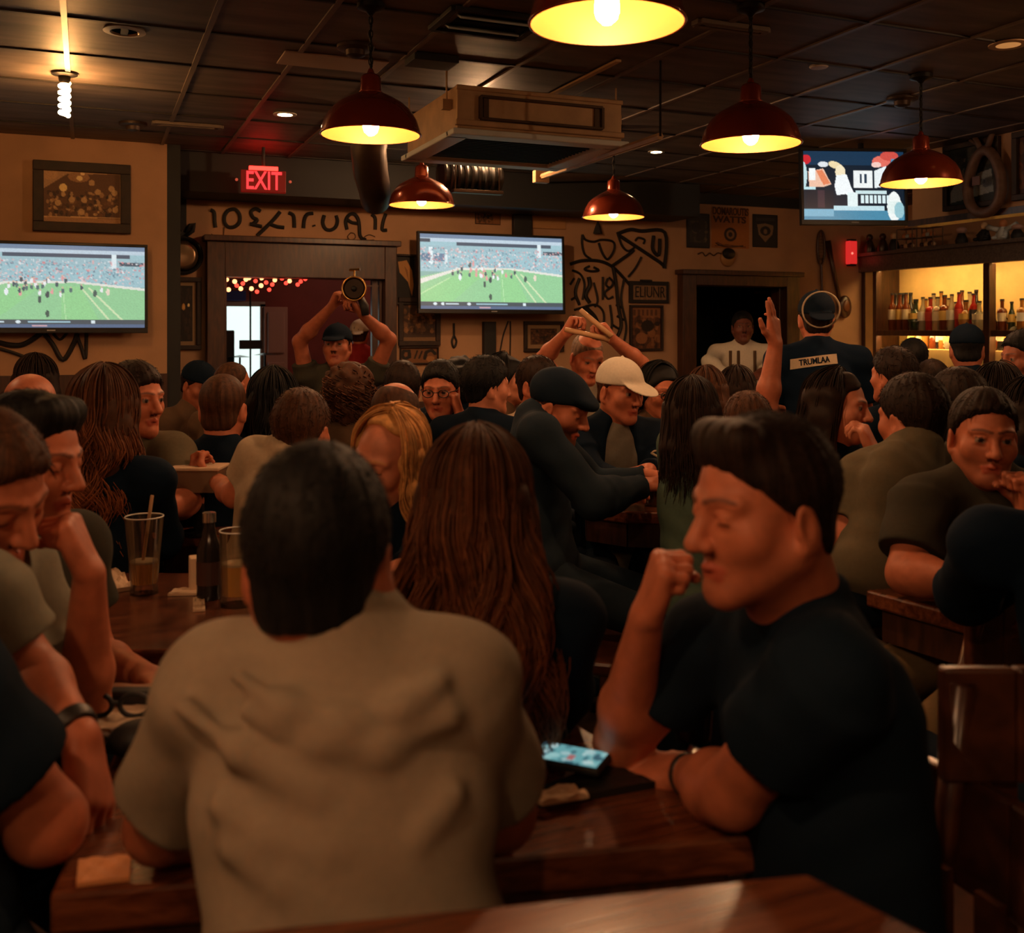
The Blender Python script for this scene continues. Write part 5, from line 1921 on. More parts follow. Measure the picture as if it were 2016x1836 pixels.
MB().tube([(0, 0, 0), (0, 0, c.z + .22)], .009, 6).build('pole', M_CHAIN, e)
MB().box((0, -.02, onY(493, 678, YB2 - .85).z), (.21, .04, .085)).build('tray', M_BLACK, e, bevel=.005)
MB().lathe([(.16, 0), (.15, .02), (.0001, .03)], (0, 0, 0), 20).build('base', M_CHAIN, e)

# ------------------------------------------------------------------ bar shelves on the right wall
M_FASCIA = wood('fascia_wood', (.085, .068, .060), (.15, .12, .108), .38, 5, (1.5, 10, 10), .4)  # lighter and greyer: light of the nearby screen put into the wood colour
M_BARBACK = mat('bar_back', (.85, .60, .24), .6, var=.10, vscale=5)
M_LIT = mat('shelf_strip', (1, .8, .4), .5, emit=(1.0, .58, .20), estr=52)
XS = RIGHT                                     # front plane of the shelving
ys = lambda px: onX(px, 600, XS).y
zt = onX(1705, 506, XS).z
zb = onX(1705, 536, XS).z
Y0, Y1, YM = ys(1704), ys(2090), ys(1942)
e = empty('back_bar_shelving', (XS, (Y0 + Y1) / 2, 0), 0, 'lit wooden back bar shelving full of bottles along the right wall', 'shelving')


def bar(name, x0, x1, y0, y1, z0, z1, m, bev=.004):
    return MB().box(((x0 + x1) / 2 - XS, (y0 + y1) / 2 - (Y0 + Y1) / 2, (z0 + z1) / 2), (abs(x1 - x0), abs(y1 - y0), abs(z1 - z0))).build(name, m, e, bevel=bev)


bar('fascia', XS - .06, XS + .02, Y1, Y0 + .06, zb, zt, M_FASCIA)
bar('top_board', XS - .10, XS + .52, Y1, Y0 + .06, zt, zt + .035, M_FASCIA)
bar('end_panel', XS - .02, XS + .52, Y0 - .005, Y0 + .06, .0, zt, M_DARKWOOD)
bar('back_panel', XS + .44, XS + .50, Y1, Y0, 0, zt, M_BARBACK)
ya = ys(1717)
yb = ys(1728)
bar('post', XS - .02, XS + .05, yb, yb + .05, 0, zb, M_DARKWOOD)
bar('lit_stile', XS - .01, XS + .03, yb + .05, Y0 - .005, 0, zb, M_BARBACK)
bar('post', XS - .02, XS + .06, YM - .05, YM + .02, 0, zb, M_DARKWOOD)
zs = onX(1800, 650, XS).z
bar('shelf', XS + .0, XS + .44, YM + .02, yb, zs - .03, zs, M_DARKWOOD)
zs2 = zs + .0
bar('shelf', XS + .0, XS + .44, Y1, YM - .05, zs2 - .03, zs2, M_DARKWOOD)
zc = 1.05
bar('counter', XS - .12, XS + .44, Y1, Y0 - .005, zc - .05, zc, M_DARKWOOD)
bar('cabinet_front', XS - .08, XS - .03, Y1, Y0 - .005, 0, zc - .05, M_DARKWOOD)
for y0, y1 in ((YM + .06, yb - .04), (Y1, YM - .09)):
    bar('light_strip', XS + .05, XS + .08, y0, y1, zb + .035, zb + .05, M_LIT, 0)
    bar('shelf_lip', XS - .005, XS + .012, y0 - .04, y1 + .04, zs - .055, zs, M_DARKWOOD)
    bar('light_strip', XS + .02, XS + .05, y0, y1, zs - .045, zs - .031, M_LIT, 0)

M_B = {'amber': mat('amber_glass', (.20, .045, .012), .12, trans=.35, coat=.3), 'green': mat('green_glass', (.03, .05, .02), .12, trans=.3, coat=.3), 'clear': mat('clear_glass', (.85, .75, .5), .08, trans=.7),
       'red': mat('red_glass', (.45, .03, .02), .12, trans=.35), 'black': mat('dark_glass', (.015, .012, .012), .12), 'gold': mat('whisky_glass', (.55, .24, .05), .1, trans=.5)}
M_L = {'cream': mat('cream_label', (.70, .58, .38), .6), 'gold': mat('gold_label', (.75, .48, .12), .5), 'white': mat('white_label', (.75, .70, .58), .6), 'red': mat('red_label', (.5, .05, .03), .6), 'black': mat('black_label', (.02, .02, .02), .5)}
BPROF = {'wine': [(.036, 0), (.038, .01), (.038, .19), (.033, .22), (.016, .25), (.0135, .31), (.016, .312), (.016, .325)],
         'square': [(.040, 0), (.043, .012), (.043, .16), (.036, .185), (.016, .20), (.015, .25), (.018, .252), (.018, .265)],
         'beer': [(.030, 0), (.031, .01), (.031, .12), (.026, .15), (.014, .19), (.0125, .23), (.015, .232), (.015, .24)],
         'round': [(.045, 0), (.055, .03), (.058, .08), (.045, .13), (.018, .16), (.015, .21), (.019, .212), (.019, .23)],
         'cone': [(.045, 0), (.047, .01), (.040, .12), (.030, .20), (.016, .25), (.014, .29), (.017, .295), (.017, .31)]}


def bottle(label, loc, prof, g, lab, k=1.0, pour=False, group='bottles on the bar shelves', lz=(.30, .58)):
    o = empty('bottle', loc, 0, label, 'bottle', group)
    pr = [(r * k, z * k) for r, z in BPROF[prof]]
    MB().lathe(pr, seg=18).build('glass', M_B[g], o, smooth='auto')
    H, R = pr[-1][1], pr[1][0]
    MB().lathe([(pr[-1][0] + .001, H - .004), (pr[-1][0] + .001, H + .012 * k), (.0001, H + .013 * k)], seg=12).build('cap', M_L['black'], o)
    if lab:
        MB().lathe([(R + .0012, H * lz[0]), (R + .0012, H * lz[1])], seg=18).build('label', M_L[lab], o)
    if pour:
        MB().tube([(0, 0, H), (0, 0, H + .03), (-.02, 0, H + .05)], .005, 6).build('pourer', M_CHAIN, o)
    return o


row = [(1757, 'wine', 'amber', 'cream', 1.10), (1772, 'wine', 'amber', 'gold', 1.10), (1784, 'wine', 'amber', 'cream', 1.10), (1803, 'round', 'green', 'gold', 1.25), (1817, 'cone', 'clear', 'white', 1.0), (1832, 'square', 'red', 'red', 1.15),
       (1846, 'square', 'clear', 'cream', 1.15), (1860, 'square', 'amber', 'gold', 1.2), (1874, 'cone', 'clear', 'white', 1.05), (1888, 'wine', 'red', 'red', 1.05), (1902, 'round', 'gold', 'gold', 1.15), (1917, 'wine', 'red', 'black', 1.0), (1928, 'round', 'clear', 'cream', 1.1)]
ADJ = ['amber wine bottle with cream label, first on the upper shelf', 'amber wine bottle with gold label, second on the upper shelf', 'amber wine bottle with cream label beside the round green bottle', 'round dark green bottle with large gold label on the upper shelf',
       'clear cone bottle with white label beside the round green bottle', 'red square bottle with red label on the upper shelf', 'clear square bottle with cream label on the upper shelf', 'amber square bottle with gold label above the capped man', 'clear cone bottle beside the amber square bottle', 'red wine bottle with red label above the capped man',
       'round golden bottle near the shelf post', 'red wine bottle with black label near the shelf post', 'round clear bottle against the shelf post']
for (px, pr, g, lb, k), lab in zip(row, ADJ):
    y = onX(px, 640, XS + .13).y
    bottle(lab, (XS + .13, y, zs), pr, g, lb, k)
row2 = [(1764, 'wine', 'black', 'white'), (1778, 'wine', 'black', 'cream'), (1793, 'wine', 'black', None), (1822, 'square', 'gold', 'white'), (1838, 'cone', 'clear', 'gold'), (1853, 'wine', 'gold', 'red'), (1867, 'square', 'clear', 'white'), (1880, 'round', 'clear', 'gold'), (1894, 'wine', 'amber', 'white'), (1909, 'cone', 'clear', 'red'), (1922, 'wine', 'black', 'gold')]
for i, (px, pr, g, lb) in enumerate(row2):
    y = onX(px, 640, XS + .29).y
    bottle('bottle standing in the back row of the upper shelf', (XS + .29, y, zs), pr, g, lb, 1.12, group='back row bottles on the upper shelf')
rr = random.Random(4)
low = [(1838, 'cone'), (1849, 'beer'), (1858, 'square'), (1868, 'round'), (1878, 'wine'), (1960, 'round'), (1972, 'cone'), (1985, 'beer'), (1996, 'square'), (2008, 'wine'), (1810, 'beer'), (1797, 'square'), (1822, 'wine')]
zl = 1.32
bar('riser', XS + .05, XS + .44, Y1, Y0 - .01, zc, zl, M_BARBACK)
for i, (px, pr) in enumerate(low):
    y = onX(px, 690, XS + .16).y
    bottle('mixed bottle with pourer on the lower bar shelf', (XS + .16, y, zl), pr, ['amber', 'black', 'gold', 'clear', 'green'][i % 5], [None, 'white', 'cream', 'gold'][i % 4], .9 + .1 * (i % 3), True, 'bottles on the lower bar shelf')
for px, pr, g, lb, lab in ((1973, 'square', 'amber', 'cream', 'amber square bottle on the right hand upper shelf'), (1992, 'beer', 'green', 'gold', 'slim green bottle on the right hand upper shelf'), (2012, 'square', 'gold', 'white', 'golden square bottle at the right edge of the upper shelf')):
    y = onX(px, 640, XS + .15).y
    bottle(lab, (XS + .15, y, zs2), pr, g, lb, 1.0)

# rail shelf of figures above the shelving
zr = zt + .035
FIG = [(1712, 'brown', .19), (1738, 'brown', .18), (1760, 'dark', .17), (1790, 'box', .19), (1830, 'box', .18), (1893, 'pinkhead', .15), (1938, 'doll', .165), (1975, 'white', .17), (2003, 'pinkhead', .12)]
FLAB = ['small brown carved figure at the inner end of the bar top', 'small dark clay figure on the bar top behind the wire crate', 'squat dark figure on the bar top next to the wire crate', 'wire crate of trinkets on the bar top', 'wire crate of small boxes on the bar top', 'pale pear shaped ornament on the bar top', 'dark doll with pale face and round feet on the bar top', 'white doll with orange head and spread arms on the bar top', 'pink ornament beside the white doll on the bar top']
M_WHITE = mat('doll_white', (.52, .58, .60), .6)
M_FLESH = mat('doll_face', (.60, .40, .22), .6)
M_ORANGE = mat('doll_orange', (.55, .22, .09), .6)
for (px, kd, hh), lab in zip(FIG, FLAB):
    y = onX(px, 470, XS - .03).y
    o = empty('crate' if kd == 'box' else 'figurine', (XS - .03, y, zr), 0, lab, 'crate' if kd == 'box' else 'figurine', 'ornaments on the bar top')
    if kd == 'box':
        m = MB()
        for z in (.0, hh * .5, hh):
            m.box((0, 0, z + .004), (.12, .20, .008))
        for sy in (-.1, .1):
            for sx in (-.06, .06):
                m.box((sx, sy, hh / 2), (.008, .008, hh))
        m.build('wire_frame', mat('steel_dull', (.3, .28, .25), .35, .9), o)
        for i in range(7):
            MB().sphere((-.02 + .01 * (i % 3), -.07 + .024 * i, .028 + (hh * .5 if i % 2 else 0)), .022 + .006 * (i % 3), 8, 6).build('trinket', [M_FLESH, M_ORANGE, M_DARKWOOD, M_WHITE][i % 4], o, smooth=True)
    else:
        bm_ = {'brown': M_DARKWOOD, 'dark': M_BLACK, 'pinkhead': M_BLACK, 'doll': M_BLACK, 'white': M_WHITE}[kd]
        MB().lathe([(.05, 0), (.055, .03), (.045, hh * .4), (.03, hh * .62), (.02, hh * .68)], seg=16).build('body', bm_, o, smooth='auto')
        MB().sphere((0, 0, hh * .82), (.048, .048, hh * .22) if kd == 'pinkhead' else (.034, .034, .036), 14, 9).build('head', {'brown': M_DARKWOOD, 'dark': M_FLESH, 'pinkhead': mat('doll_pink', (.45, .28, .24), .6), 'doll': M_FLESH, 'white': M_ORANGE}[kd], o, smooth=True)
        if kd in ('white', 'doll'):
            for sg in (-1, 1):
                MB().tube([(0, sg * .03, hh * .52), (-.01, sg * .10, hh * .62), (-.01, sg * .15, hh * .72)] if kd == 'white' else [(0, sg * .03, hh * .55), (-.02, sg * .06, hh * .3)], [.024, .02, .026] if kd == 'white' else .016, 8).build('arm', bm_, o, smooth=True)
                MB().tube([(-.01, sg * .03, .07), (-.03, sg * .045, .018)], [.022, .020], 8).sphere((-.05, sg * .05, .02), (.03, .02, .016), 10, 6).build('leg', bm_, o, smooth=True)
# wall above the bar, with framed pictures
BX = 5.6
e = empty('ceiling_bulb_fixture', (6.45, 4.3, CEIL), 0, 'added fill bulb on the ceiling over the bar shelving, hidden by the bulkhead', 'bulb')  # unseen bulb added to light the bar top figures and fascia
MB().lathe([(.062, 0), (.062, -.012), (.030, -.020), (.022, -.055)], seg=24).build('base', M_CHAIN, e, smooth='auto')
MB().sphere((0, 0, -.10), (.03, .03, .04), 14, 9).build('bulb', mat('bar_fill_glow', (1, .9, .7), .4, emit=(1.0, .66, .42), estr=330), e, smooth=True)
bz = 2.295
struct('wall_bar', MB().box((BX + .06, 4.4, (bz + CEIL) / 2), (.12, 2.70, CEIL - bz)), mat('plaster_bar', (.48, .30, .18), .8, var=.1, vscale=4))
struct('trim_7', MB().box((BX + .055, 4.4, bz - .012), (.16, 2.74, .045)), M_DARKWOOD)


def framed_x(name, label, pxa, pxb, pya, pyb, img, fw, x=None):
    x = x or BX
    pa, pb = onX(pxa, pya, x), onX(pxb, pyb, x)
    w, h = abs(pa.y - pb.y), abs(pa.z - pb.z)
    o = framed(name, label, -w / 2, w / 2, -h / 2, h / 2, 0, img, fw)
    o.location = (x, (pa.y + pb.y) / 2, (pa.z + pb.z) / 2)
    o.rotation_euler = (0, 0, -math.pi / 2)
    return o


pw = Paint(80, 80, srgb(40, 52, 56))
pw.rect(0, .0, 1, .35, srgb(48, 52, 50)).poly([(.05, .75), (.2, .55), (.9, .45), (.95, .85), (.05, .95)], srgb(150, 165, 172)).ell(.35, .75, .05, .08, srgb(60, 75, 85)).ell(.7, .65, .08, .05, srgb(80, 95, 105)).line([(.3, .55), (.35, .2)], .02, srgb(110, 105, 95)).line([(.6, .5), (.62, .15)], .02, srgb(95, 92, 85)).specks(0, 0, 1, .4, 40, .05, [srgb(30, 34, 34), srgb(70, 66, 58)], 3)
framed_x('framed_picture', 'large framed bluish street picture above the bar, behind a horse collar', 1862, 1972, 290, 402, pw.noise(.1, 2).a, .035)
pw = Paint(50, 80, srgb(60, 30, 22))
pw.specks(0, 0, 1, 1, 60, .08, BR + [srgb(120, 60, 40)], 22)
framed_x('framed_picture', 'dark framed picture cut off by the right edge above the bar', 1998, 2060, 262, 388, pw.a, .04)
c = onX(1938, 352, BX - .06)
e = empty('horse_collar', c, -math.pi / 2, 'worn leather horse collar hanging above the bar in front of the bluish picture', 'horse collar')
MB().tube([(.135 * math.cos(t) * (1 - .22 * math.sin(t)), 0, .21 * math.sin(t) - .02) for t in np.linspace(0, 2 * math.pi, 41)[:-1]], .035, 10, close=True).build('padded_ring', mat('leather', (.13, .075, .055), .55, var=.3, vscale=20), e, smooth=True)
MB().tube([(-.02, 0, .19), (-.09, 0, .31)], [.022, .016], 8).tube([(.02, 0, .19), (.08, 0, .33)], [.022, .016], 8).tube([(-.12, 0, .28), (-.03, 0, .22)], .012, 8).build('hames', mat('leather'), e, smooth=True)
MB().box((-.04, -.03, -.01), (.06, .01, .06)).build('buckle_plate', mat('plate_brown', (.16, .08, .07), .5), e)

c = onY(298, 782, FRONTL - .05)
tag(MB().tube([(c.x - .03, c.y, c.z + .10), (c.x - .05, c.y, c.z + .02), (c.x - .01, c.y - .01, c.z - .02), (c.x + .035, c.y, c.z - .06), (c.x + .03, c.y, c.z - .11)], [.02, .035, .03, .025, .03], 8).build('white_cloth', mat('white_cloth', (.75, .76, .74), .8), smooth=True), 'crumpled white cloth hanging on the wainscot right of the profile man', 'cloth')
# ------------------------------------------------------------------ the people, nearest first
def a_(e=None, w=None, **k):
    d = dict(k)
    if e:
        d['e'] = e
    if w:
        d['w'] = w
    return d


def p1_folds(NB, PEL, TR, base):
    """soft drag folds between the shoulder blades and down the back"""
    r, f, u = TR[:, 0], TR[:, 1], TR[:, 2]
    o = []

    def P(x, y, z):
        return NB + r * x + f * y + u * z
    for pts, t in (([(-.10, -.030), (-.05, -.062), (.01, -.078), (.07, -.066), (.11, -.040)], .0085), ([(-.09, -.065), (-.02, -.098), (.05, -.104), (.12, -.078)], .0080), ([(-.16, -.060), (-.10, -.105), (-.02, -.140)], .0075),
                   ([(-.12, -.155), (-.07, -.185), (-.01, -.20)], .0070), ([(-.11, -.20), (-.06, -.225)], .0065), ([(.12, -.15), (.08, -.19)], .0065)):
        for (x0, z0), (x1, z1) in zip(pts[:-1], pts[1:]):
            y0, y1 = -.105 * math.sqrt(max(0, 1 - (x0 / .23) ** 2)), -.105 * math.sqrt(max(0, 1 - (x1 / .23) ** 2))
            o.append(cap(P(x0, y0 + .006, z0), P(x1, y1 + .006, z1), t, t, k=.026))
    return o


person('man in a tan grey tee seen from behind at the nearest table', (628, 868), 1.19, face=182, pitch=4, torso=184, lean=6, h=.0042, skin='tan', hair='short', hc='black', wide=1.06, deep=1.0,
       hopt=dict(thick=.016, fuzz=2600, len=.022, line=.03, amp=.0006, sr=.0010), shirt='greytan', folds=p1_folds, nb=(668, 1262, 1.17), pelvis=(705, 2060, 1.07), sl=.74, s=1.0, neck=1.12,
       arms={'L': a_((318, 1625, 1.30), (470, 1610, 1.52), sh=(440, 1350, 1.17), fat=1.12, shr=1.06), 'R': a_((985, 1600, 1.30), (900, 1560, 1.54), sh=(895, 1345, 1.17), fat=1.1, shr=1.05)}, tb=.075)

person('man in a dark tee with his fist against his mouth, elbow on the near table', (1490, 812), 1.36, face=291, pitch=6, roll=0, torso=300, lean=14, h=.0036, skin='mid', hair='swept', hc='dark', eyes='closed', s=.985,
       hopt=dict(thick=.014, topk=.9, fuzz=3400, len=.020, line=.008, sr=.0009, amp=.0007), shirt='charcoal', nb=(1575, 1215, 1.42), pelvis=(1690, 1960, 1.40), watch='L', neck=1.10, jaw=1.06,
       arms={'R': a_((1222, 1462, 1.64), (1272, 1218, 1.49), hd=(.26, -.22, 1.0), pn=(1, .1, -.25), pose='fist', sh=(1400, 1260, 1.58), fat=1.08),
             'L': a_((1440, 1560, 1.40), (1345, 1520, 1.56), hd=(-.55, .45, -.18), pn=(.35, .3, -1), pose='loose', sh=(1640, 1330, 1.26), fat=1.18)}, sl=.56, wide=1.04, tb=.07, beard=.22)

person('long haired woman in black with her back turned behind the tan tee man', (938, 846), 1.76, face=176, pitch=2, torso=170, lean=8, h=.005, skin='mid', hair='long', hc='auburn', s=.95, wide=.92, ears=False,
       hopt=dict(thick=.018, L=.47, n=1700, wave=.016, locks=18, spread=.050, back=.055, arc=118, sr=.0019, freq=.75, tip=(4.2, 3.6, 3.0)), shirt='black', sleeves='long', pelvis=(990, 1560, 1.82),
       arms={'L': a_((800, 1330, 1.86), (820, 1400, 2.1)), 'R': a_((1110, 1360, 1.80), (1010, 1385, 2.08))})

person('man in a grey tee at the left edge, black bracelet on his drooping hand', (-8, 812), 1.64, face=72, pitch=26, roll=6, torso=62, lean=18, h=.0042, skin='mid', hair='short', hc='brown', hopt=dict(thick=.016, fuzz=1600, line=.008, amp=.0007, sr=.001), shirt='greygreen', s=1.04, eyes='closed',
       arms={'R': a_((40, 1310, 1.58), (158, 1450, 1.48), hd=(.34, -.36, -.74), pn=(-.7, -.1, -.6), pose='relax', sh=(-40, 1175, 1.56), fat=1.12, hs=1.04), 'L': a_((168, 1400, 1.86), (176, 1130, 1.76), hd=(-.38, -.05, 1), pn=(-.95, -.12, -.30), pose='fist', sh=(28, 1130, 1.86), fat=1.06, hs=1.04)}, nb=(-40, 1115, 1.70), pelvis=(-170, 1560, 1.60), beard=.15, sl=.7)

person('black haired man in profile behind the fist at the left edge', (72, 770), 2.02, face=78, pitch=10, torso=70, lean=10, h=.0046, skin='mid', hair='swept', hc='black', hopt=dict(thick=.016, fuzz=1200, line=.004, amp=.0007, sr=.001), shirt='darkolive', eyes='closed', s=1.03,
       arms={'R': a_((40, 1340, 2.0), (150, 1300, 2.2))})

person('man in a dark tee leaning into view at the lower left edge', (-210, 860), 1.24, face=60, pitch=10, torso=58, lean=10, h=.006, skin='mid', hair='short', hc='brown', hopt=dict(fuzz=200), shirt='charcoal', sl=.70,
       arms={'R': a_((92, 1620, 1.335), (-60, 1560, 1.50), sh=(-170, 1290, 1.24), fat=1.24), 'L': a_((-250, 1500, 1.60), (-150, 1450, 1.75), sh=(-330, 1250, 1.45))}, nb=(-225, 1170, 1.26), pelvis=(-260, 1900, 1.20))

pb = PEOPLE['man in a grey tee at the left edge, black bracelet on his drooping hand']
_sh, _el, _wr = pb['A']['R']
_ax = (_wr - _el) / np.linalg.norm(_wr - _el)
_V, _Q = grow([cyl(_wr - _ax * .035, _wr - _ax * .008, .036, .034, k=.004)], .004)
np_mesh('bracelet', _V, _Q, mat('watch_strap', (.02, .018, .016), .4), pb['o'])

person('man in a dark jacket with his back turned at the right edge', (2150, 760), 1.95, face=182, torso=190, lean=4, h=.006, legs='black', skin='mid', hair='short', hc='dark', hopt=dict(fuzz=100), shirt='navy', sleeves='long', wide=1.12,
       arms={'L': a_((1905, 1165, 2.20), (1990, 1120, 2.42), sh=(1950, 1075, 1.98), fat=1.25), 'R': a_((2260, 1200, 2.1), (2150, 1120, 2.4))})

person('man in a dull green grey tee facing the viewer at the right table', (1940, 762), 2.72, face=352, pitch=4, roll=-3, torso=340, lean=4, h=.0036, skin='mid', hair='short', hc='dark', hopt=dict(thick=.014, fuzz=1500, line=.003, len=.018), shirt='darkolive', shorts=True, legs='khaki', s=1.02, beard=.35,
       arms={'R': a_((1785, 1130, 2.62), (1905, 1140, 2.46), sh=(1812, 985, 2.72), fat=1.25, hd=(1, -.2, 0), pn=(0, 0, -1)), 'L': a_((2050, 1110, 2.60), (2022, 1010, 2.60), hd=(-.12, 0, 1), pn=(-1, .1, 0), pose='fist', sh=(2030, 985, 2.75))}, sl=.72, nb=(1935, 935, 2.76), legdir=300, pelvis=(1950, 1270, 2.76))

person('man in an olive tee seen from behind, leaning on the far right table', (1792, 733), 3.05, face=205, pitch=4, torso=222, lean=24, h=.0044, skin='mid', hair='short', hc='dark', hopt=dict(thick=.016, fuzz=1100, line=.018), shirt='olive', s=1.04, wide=1.08,
       arms={'L': a_((1665, 1060, 2.96), (1640, 1010, 3.2), sh=(1700, 935, 3.0), fat=1.15), 'R': a_((1840, 1010, 3.2), (1760, 990, 3.4))}, nb=(1802, 888, 2.98), pelvis=(1745, 1140, 2.93), sl=.72)

person('young woman with long straight brown hair, chin on her hand, looking sideways', (1655, 728), 3.35, face=62, pitch=6, roll=-4, torso=20, lean=12, h=.0040, skin='pale', hair='long', hc='dark', s=.93, wide=.84,
       hopt=dict(thick=.013, L=.43, n=800, wave=.004, spread=.026, back=.01, arc=108, sr=.0018, tip=(1.5, 1.4, 1.3), front=-.004), shirt='black', female=True,
       arms={'R': a_((1585, 960, 3.2), (1650, 960, 3.05)), 'L': a_((1716, 965, 3.16), (1722, 893, 3.16), hd=(-.42, .12, 1), pn=(-.8, .5, .1), pose='loose')})

person('woman with long dark hair and a green denim vest seen from behind', (1362, 744), 3.40, face=172, torso=178, lean=6, h=.005, skin='mid', hair='long', hc='dark', ears=False, s=.94, wide=.80,
       hopt=dict(thick=.016, L=.27, n=380, wave=.005, spread=.02, back=.04, arc=115, tip=(1.3, 1.2, 1.2)), shirt='teal', sl=.42, arms={'L': a_((1326, 1000, 3.52), (1342, 985, 3.72), sh=(1334, 872, 3.40), nohand=False), 'R': a_((1440, 1000, 3.50), (1420, 985, 3.70))})

person('bearded man in a dark sweatshirt and flat cap writing at the middle table', (1118, 722), 3.55, face=68, pitch=22, roll=0, torso=75, lean=26, h=.0040, skin='mid', hair='short', hc='brown', hopt=dict(thick=.008, fuzz=400, line=.0), shirt='slate', sleeves='long', hat=('beanie', 'charcoal'), beard=.9, s=1.03, wide=1.08, eyes='closed',
       arms={'R': a_((1170, 985, 3.30), (1268, 955, 3.45), sh=(1062, 858, 3.38), fat=1.15, hd=(1, .1, .15), pn=(0, .2, -1), pose='grip'), 'L': a_((1180, 960, 3.75), (1275, 935, 3.7), hd=(1, -.1, 0), pn=(0, -.2, -1))}, nb=(1055, 828, 3.56), pelvis=(1060, 1110, 3.52), legs='slate', legdir=82)

person('blond woman turned sideways behind the tan tee man', (764, 806), 2.55, face=328, pitch=12, roll=-14, torso=350, lean=6, h=.0042, skin='pale', hair='bob', hc='blond', s=.95, wide=.90, eyes='closed',
       hopt=dict(thick=.020, L=.17, n=900, wave=.010, spread=.03, back=.015, arc=116, sr=.0022, tip=(.9, .85, .8), front=-.060), shirt='black', sleeves='long', arms={'L': a_((850, 1080, 2.5), (790, 1120, 2.35)), 'R': a_((700, 1080, 2.45), (740, 1130, 2.3))})

person('man with short brown hair in a cream tee seen from behind', (596, 763), 3.22, face=168, pitch=6, torso=160, lean=16, h=.0044, skin='mid', hair='short', hc='brown', hopt=dict(thick=.014, fuzz=1000, line=.022), shirt='cream', s=1.05,
       arms={'L': a_((462, 975, 3.24), (425, 945, 3.48), sh=(508, 898, 3.2), shr=.85, fat=.92, hd=(-.5, .3, .25), pn=(.2, .2, 1), pose='grip'), 'R': a_((700, 1000, 3.2), (680, 980, 3.4))}, nb=(568, 902, 3.17), pelvis=(548, 1120, 3.12), sl=.62)

person('curly long haired woman in a black jersey with her back turned on the left', (208, 722), 3.20, face=176, torso=172, lean=6, h=.0048, skin='pale', hair='long', hc='brown', ears=False, s=1.04, wide=.98,
       hopt=dict(thick=.016, L=.36, n=900, wave=.020, spread=.018, back=.03, arc=122, freq=1.2, sr=.0022, tip=(5.0, 4.0, 3.0)), shirt='black', sleeves='long', arms={'L': a_((120, 1060, 3.25), (160, 1090, 3.45)), 'R': a_((325, 1060, 3.25), (290, 1090, 3.45))})

person('man with a dark crop in profile, brown grey tee, left of the round mirror', (270, 709), 3.60, face=62, pitch=4, torso=40, lean=8, h=.0044, skin='mid', hair='short', hc='dark', hopt=dict(thick=.014, fuzz=800, line=.016), shirt='olive', s=1.05,
       arms={'L': a_((372, 985, 3.5), (320, 1010, 3.3), sh=(340, 890, 3.62), fat=1.15)}, sl=.8)

person('bald man facing away at the far left, behind the black haired man', (62, 735), 3.5, face=182, torso=180, h=.006, skin='mid', hair='bald', shirt='brown', s=1.08)
person('dark haired woman seen over the bald man at the far left', (72, 698), 5.0, face=190, h=.008, hair='bob', hc='dark', hopt=dict(L=.16, n=160, thick=.02, spread=.03), shirt='black', female=True)
person('man with short cropped hair and a wide black tee, back turned', (440, 735), 3.8, face=178, torso=180, lean=6, h=.005, skin='mid', hair='buzz', hc='brown', hopt=dict(thick=.006), shirt='black', s=1.05, wide=1.18)
person('man in a dark cap looking down below the framed picture', (398, 706), 5.6, face=60, pitch=20, h=.0075, hair='short', hc='dark', shirt='brown', hat=('cap', 'black'), skin='tan')
person('red faced man with thin hair behind the wide black tee', (459, 712), 5.2, face=150, h=.0075, hair='buzz', hc='brown', hopt=dict(thick=.004, line=-.01), shirt='brown')
person('black haired person in black below the bright window', (540, 724), 4.0, face=180, h=.0065, hair='bob', hc='black', hopt=dict(L=.17, n=200, thick=.02, spread=.03), shirt='black', sleeves='long')
person('curly brown haired person in front of the man with raised arms', (688, 716), 4.15, face=178, h=.006, hair='curly', hc='brown', hopt=dict(thick=.012, n=420), shirt='brown')
person('short dark haired man behind the bald man in the middle', (791, 708), 4.7, face=200, h=.0065, hair='short', hc='dark', hopt=dict(fuzz=400), shirt='darkolive')
person('bald man with a shiny crown seen from behind in the middle', (782, 751), 3.45, face=160, pitch=4, h=.0048, hair='sides', hc='brown', hopt=dict(thick=.004, fuzz=0, amp=0), shirt='black', skin='mid')
person('dark haired man in glasses facing the viewer with a hand to his temple', (866, 708), 4.45, face=352, pitch=8, h=.0048, hair='short', hc='black', hopt=dict(thick=.016, fuzz=500, line=.010), shirt='black', glasses=True,
       arms={'L': a_((915, 880, 4.25), (906, 818, 4.40), hd=(-.25, .05, 1), pn=(-1, .1, 0), pose='loose', fat=1.1)}, sl=.4)
person('dark bushy haired person behind the man in glasses', (905, 704), 5.4, face=170, h=.008, hair='curly', hc='black', hopt=dict(n=160), shirt='black')
person('black haired woman in a black tee turned to the right of the man in glasses', (962, 699), 4.3, face=118, pitch=4, torso=160, h=.0048, skin='pale', hair='short', hc='black', hopt=dict(thick=.022, fuzz=700, line=.012, len=.03), shirt='black', s=.96, female=True)
person('dark haired woman in profile behind the black tee woman', (1000, 697), 5.0, face=82, h=.0065, skin='pale', hair='bob', hc='black', hopt=dict(L=.15, n=220, arc=105, thick=.016), shirt='brown', s=.95, female=True)
person('man with a dark crop and a pale shirt behind the flat cap', (1062, 699), 4.5, face=50, h=.0055, hair='short', hc='dark', hopt=dict(thick=.012, fuzz=500), shirt='cream', skin='mid', beard=.4, sl=.7)
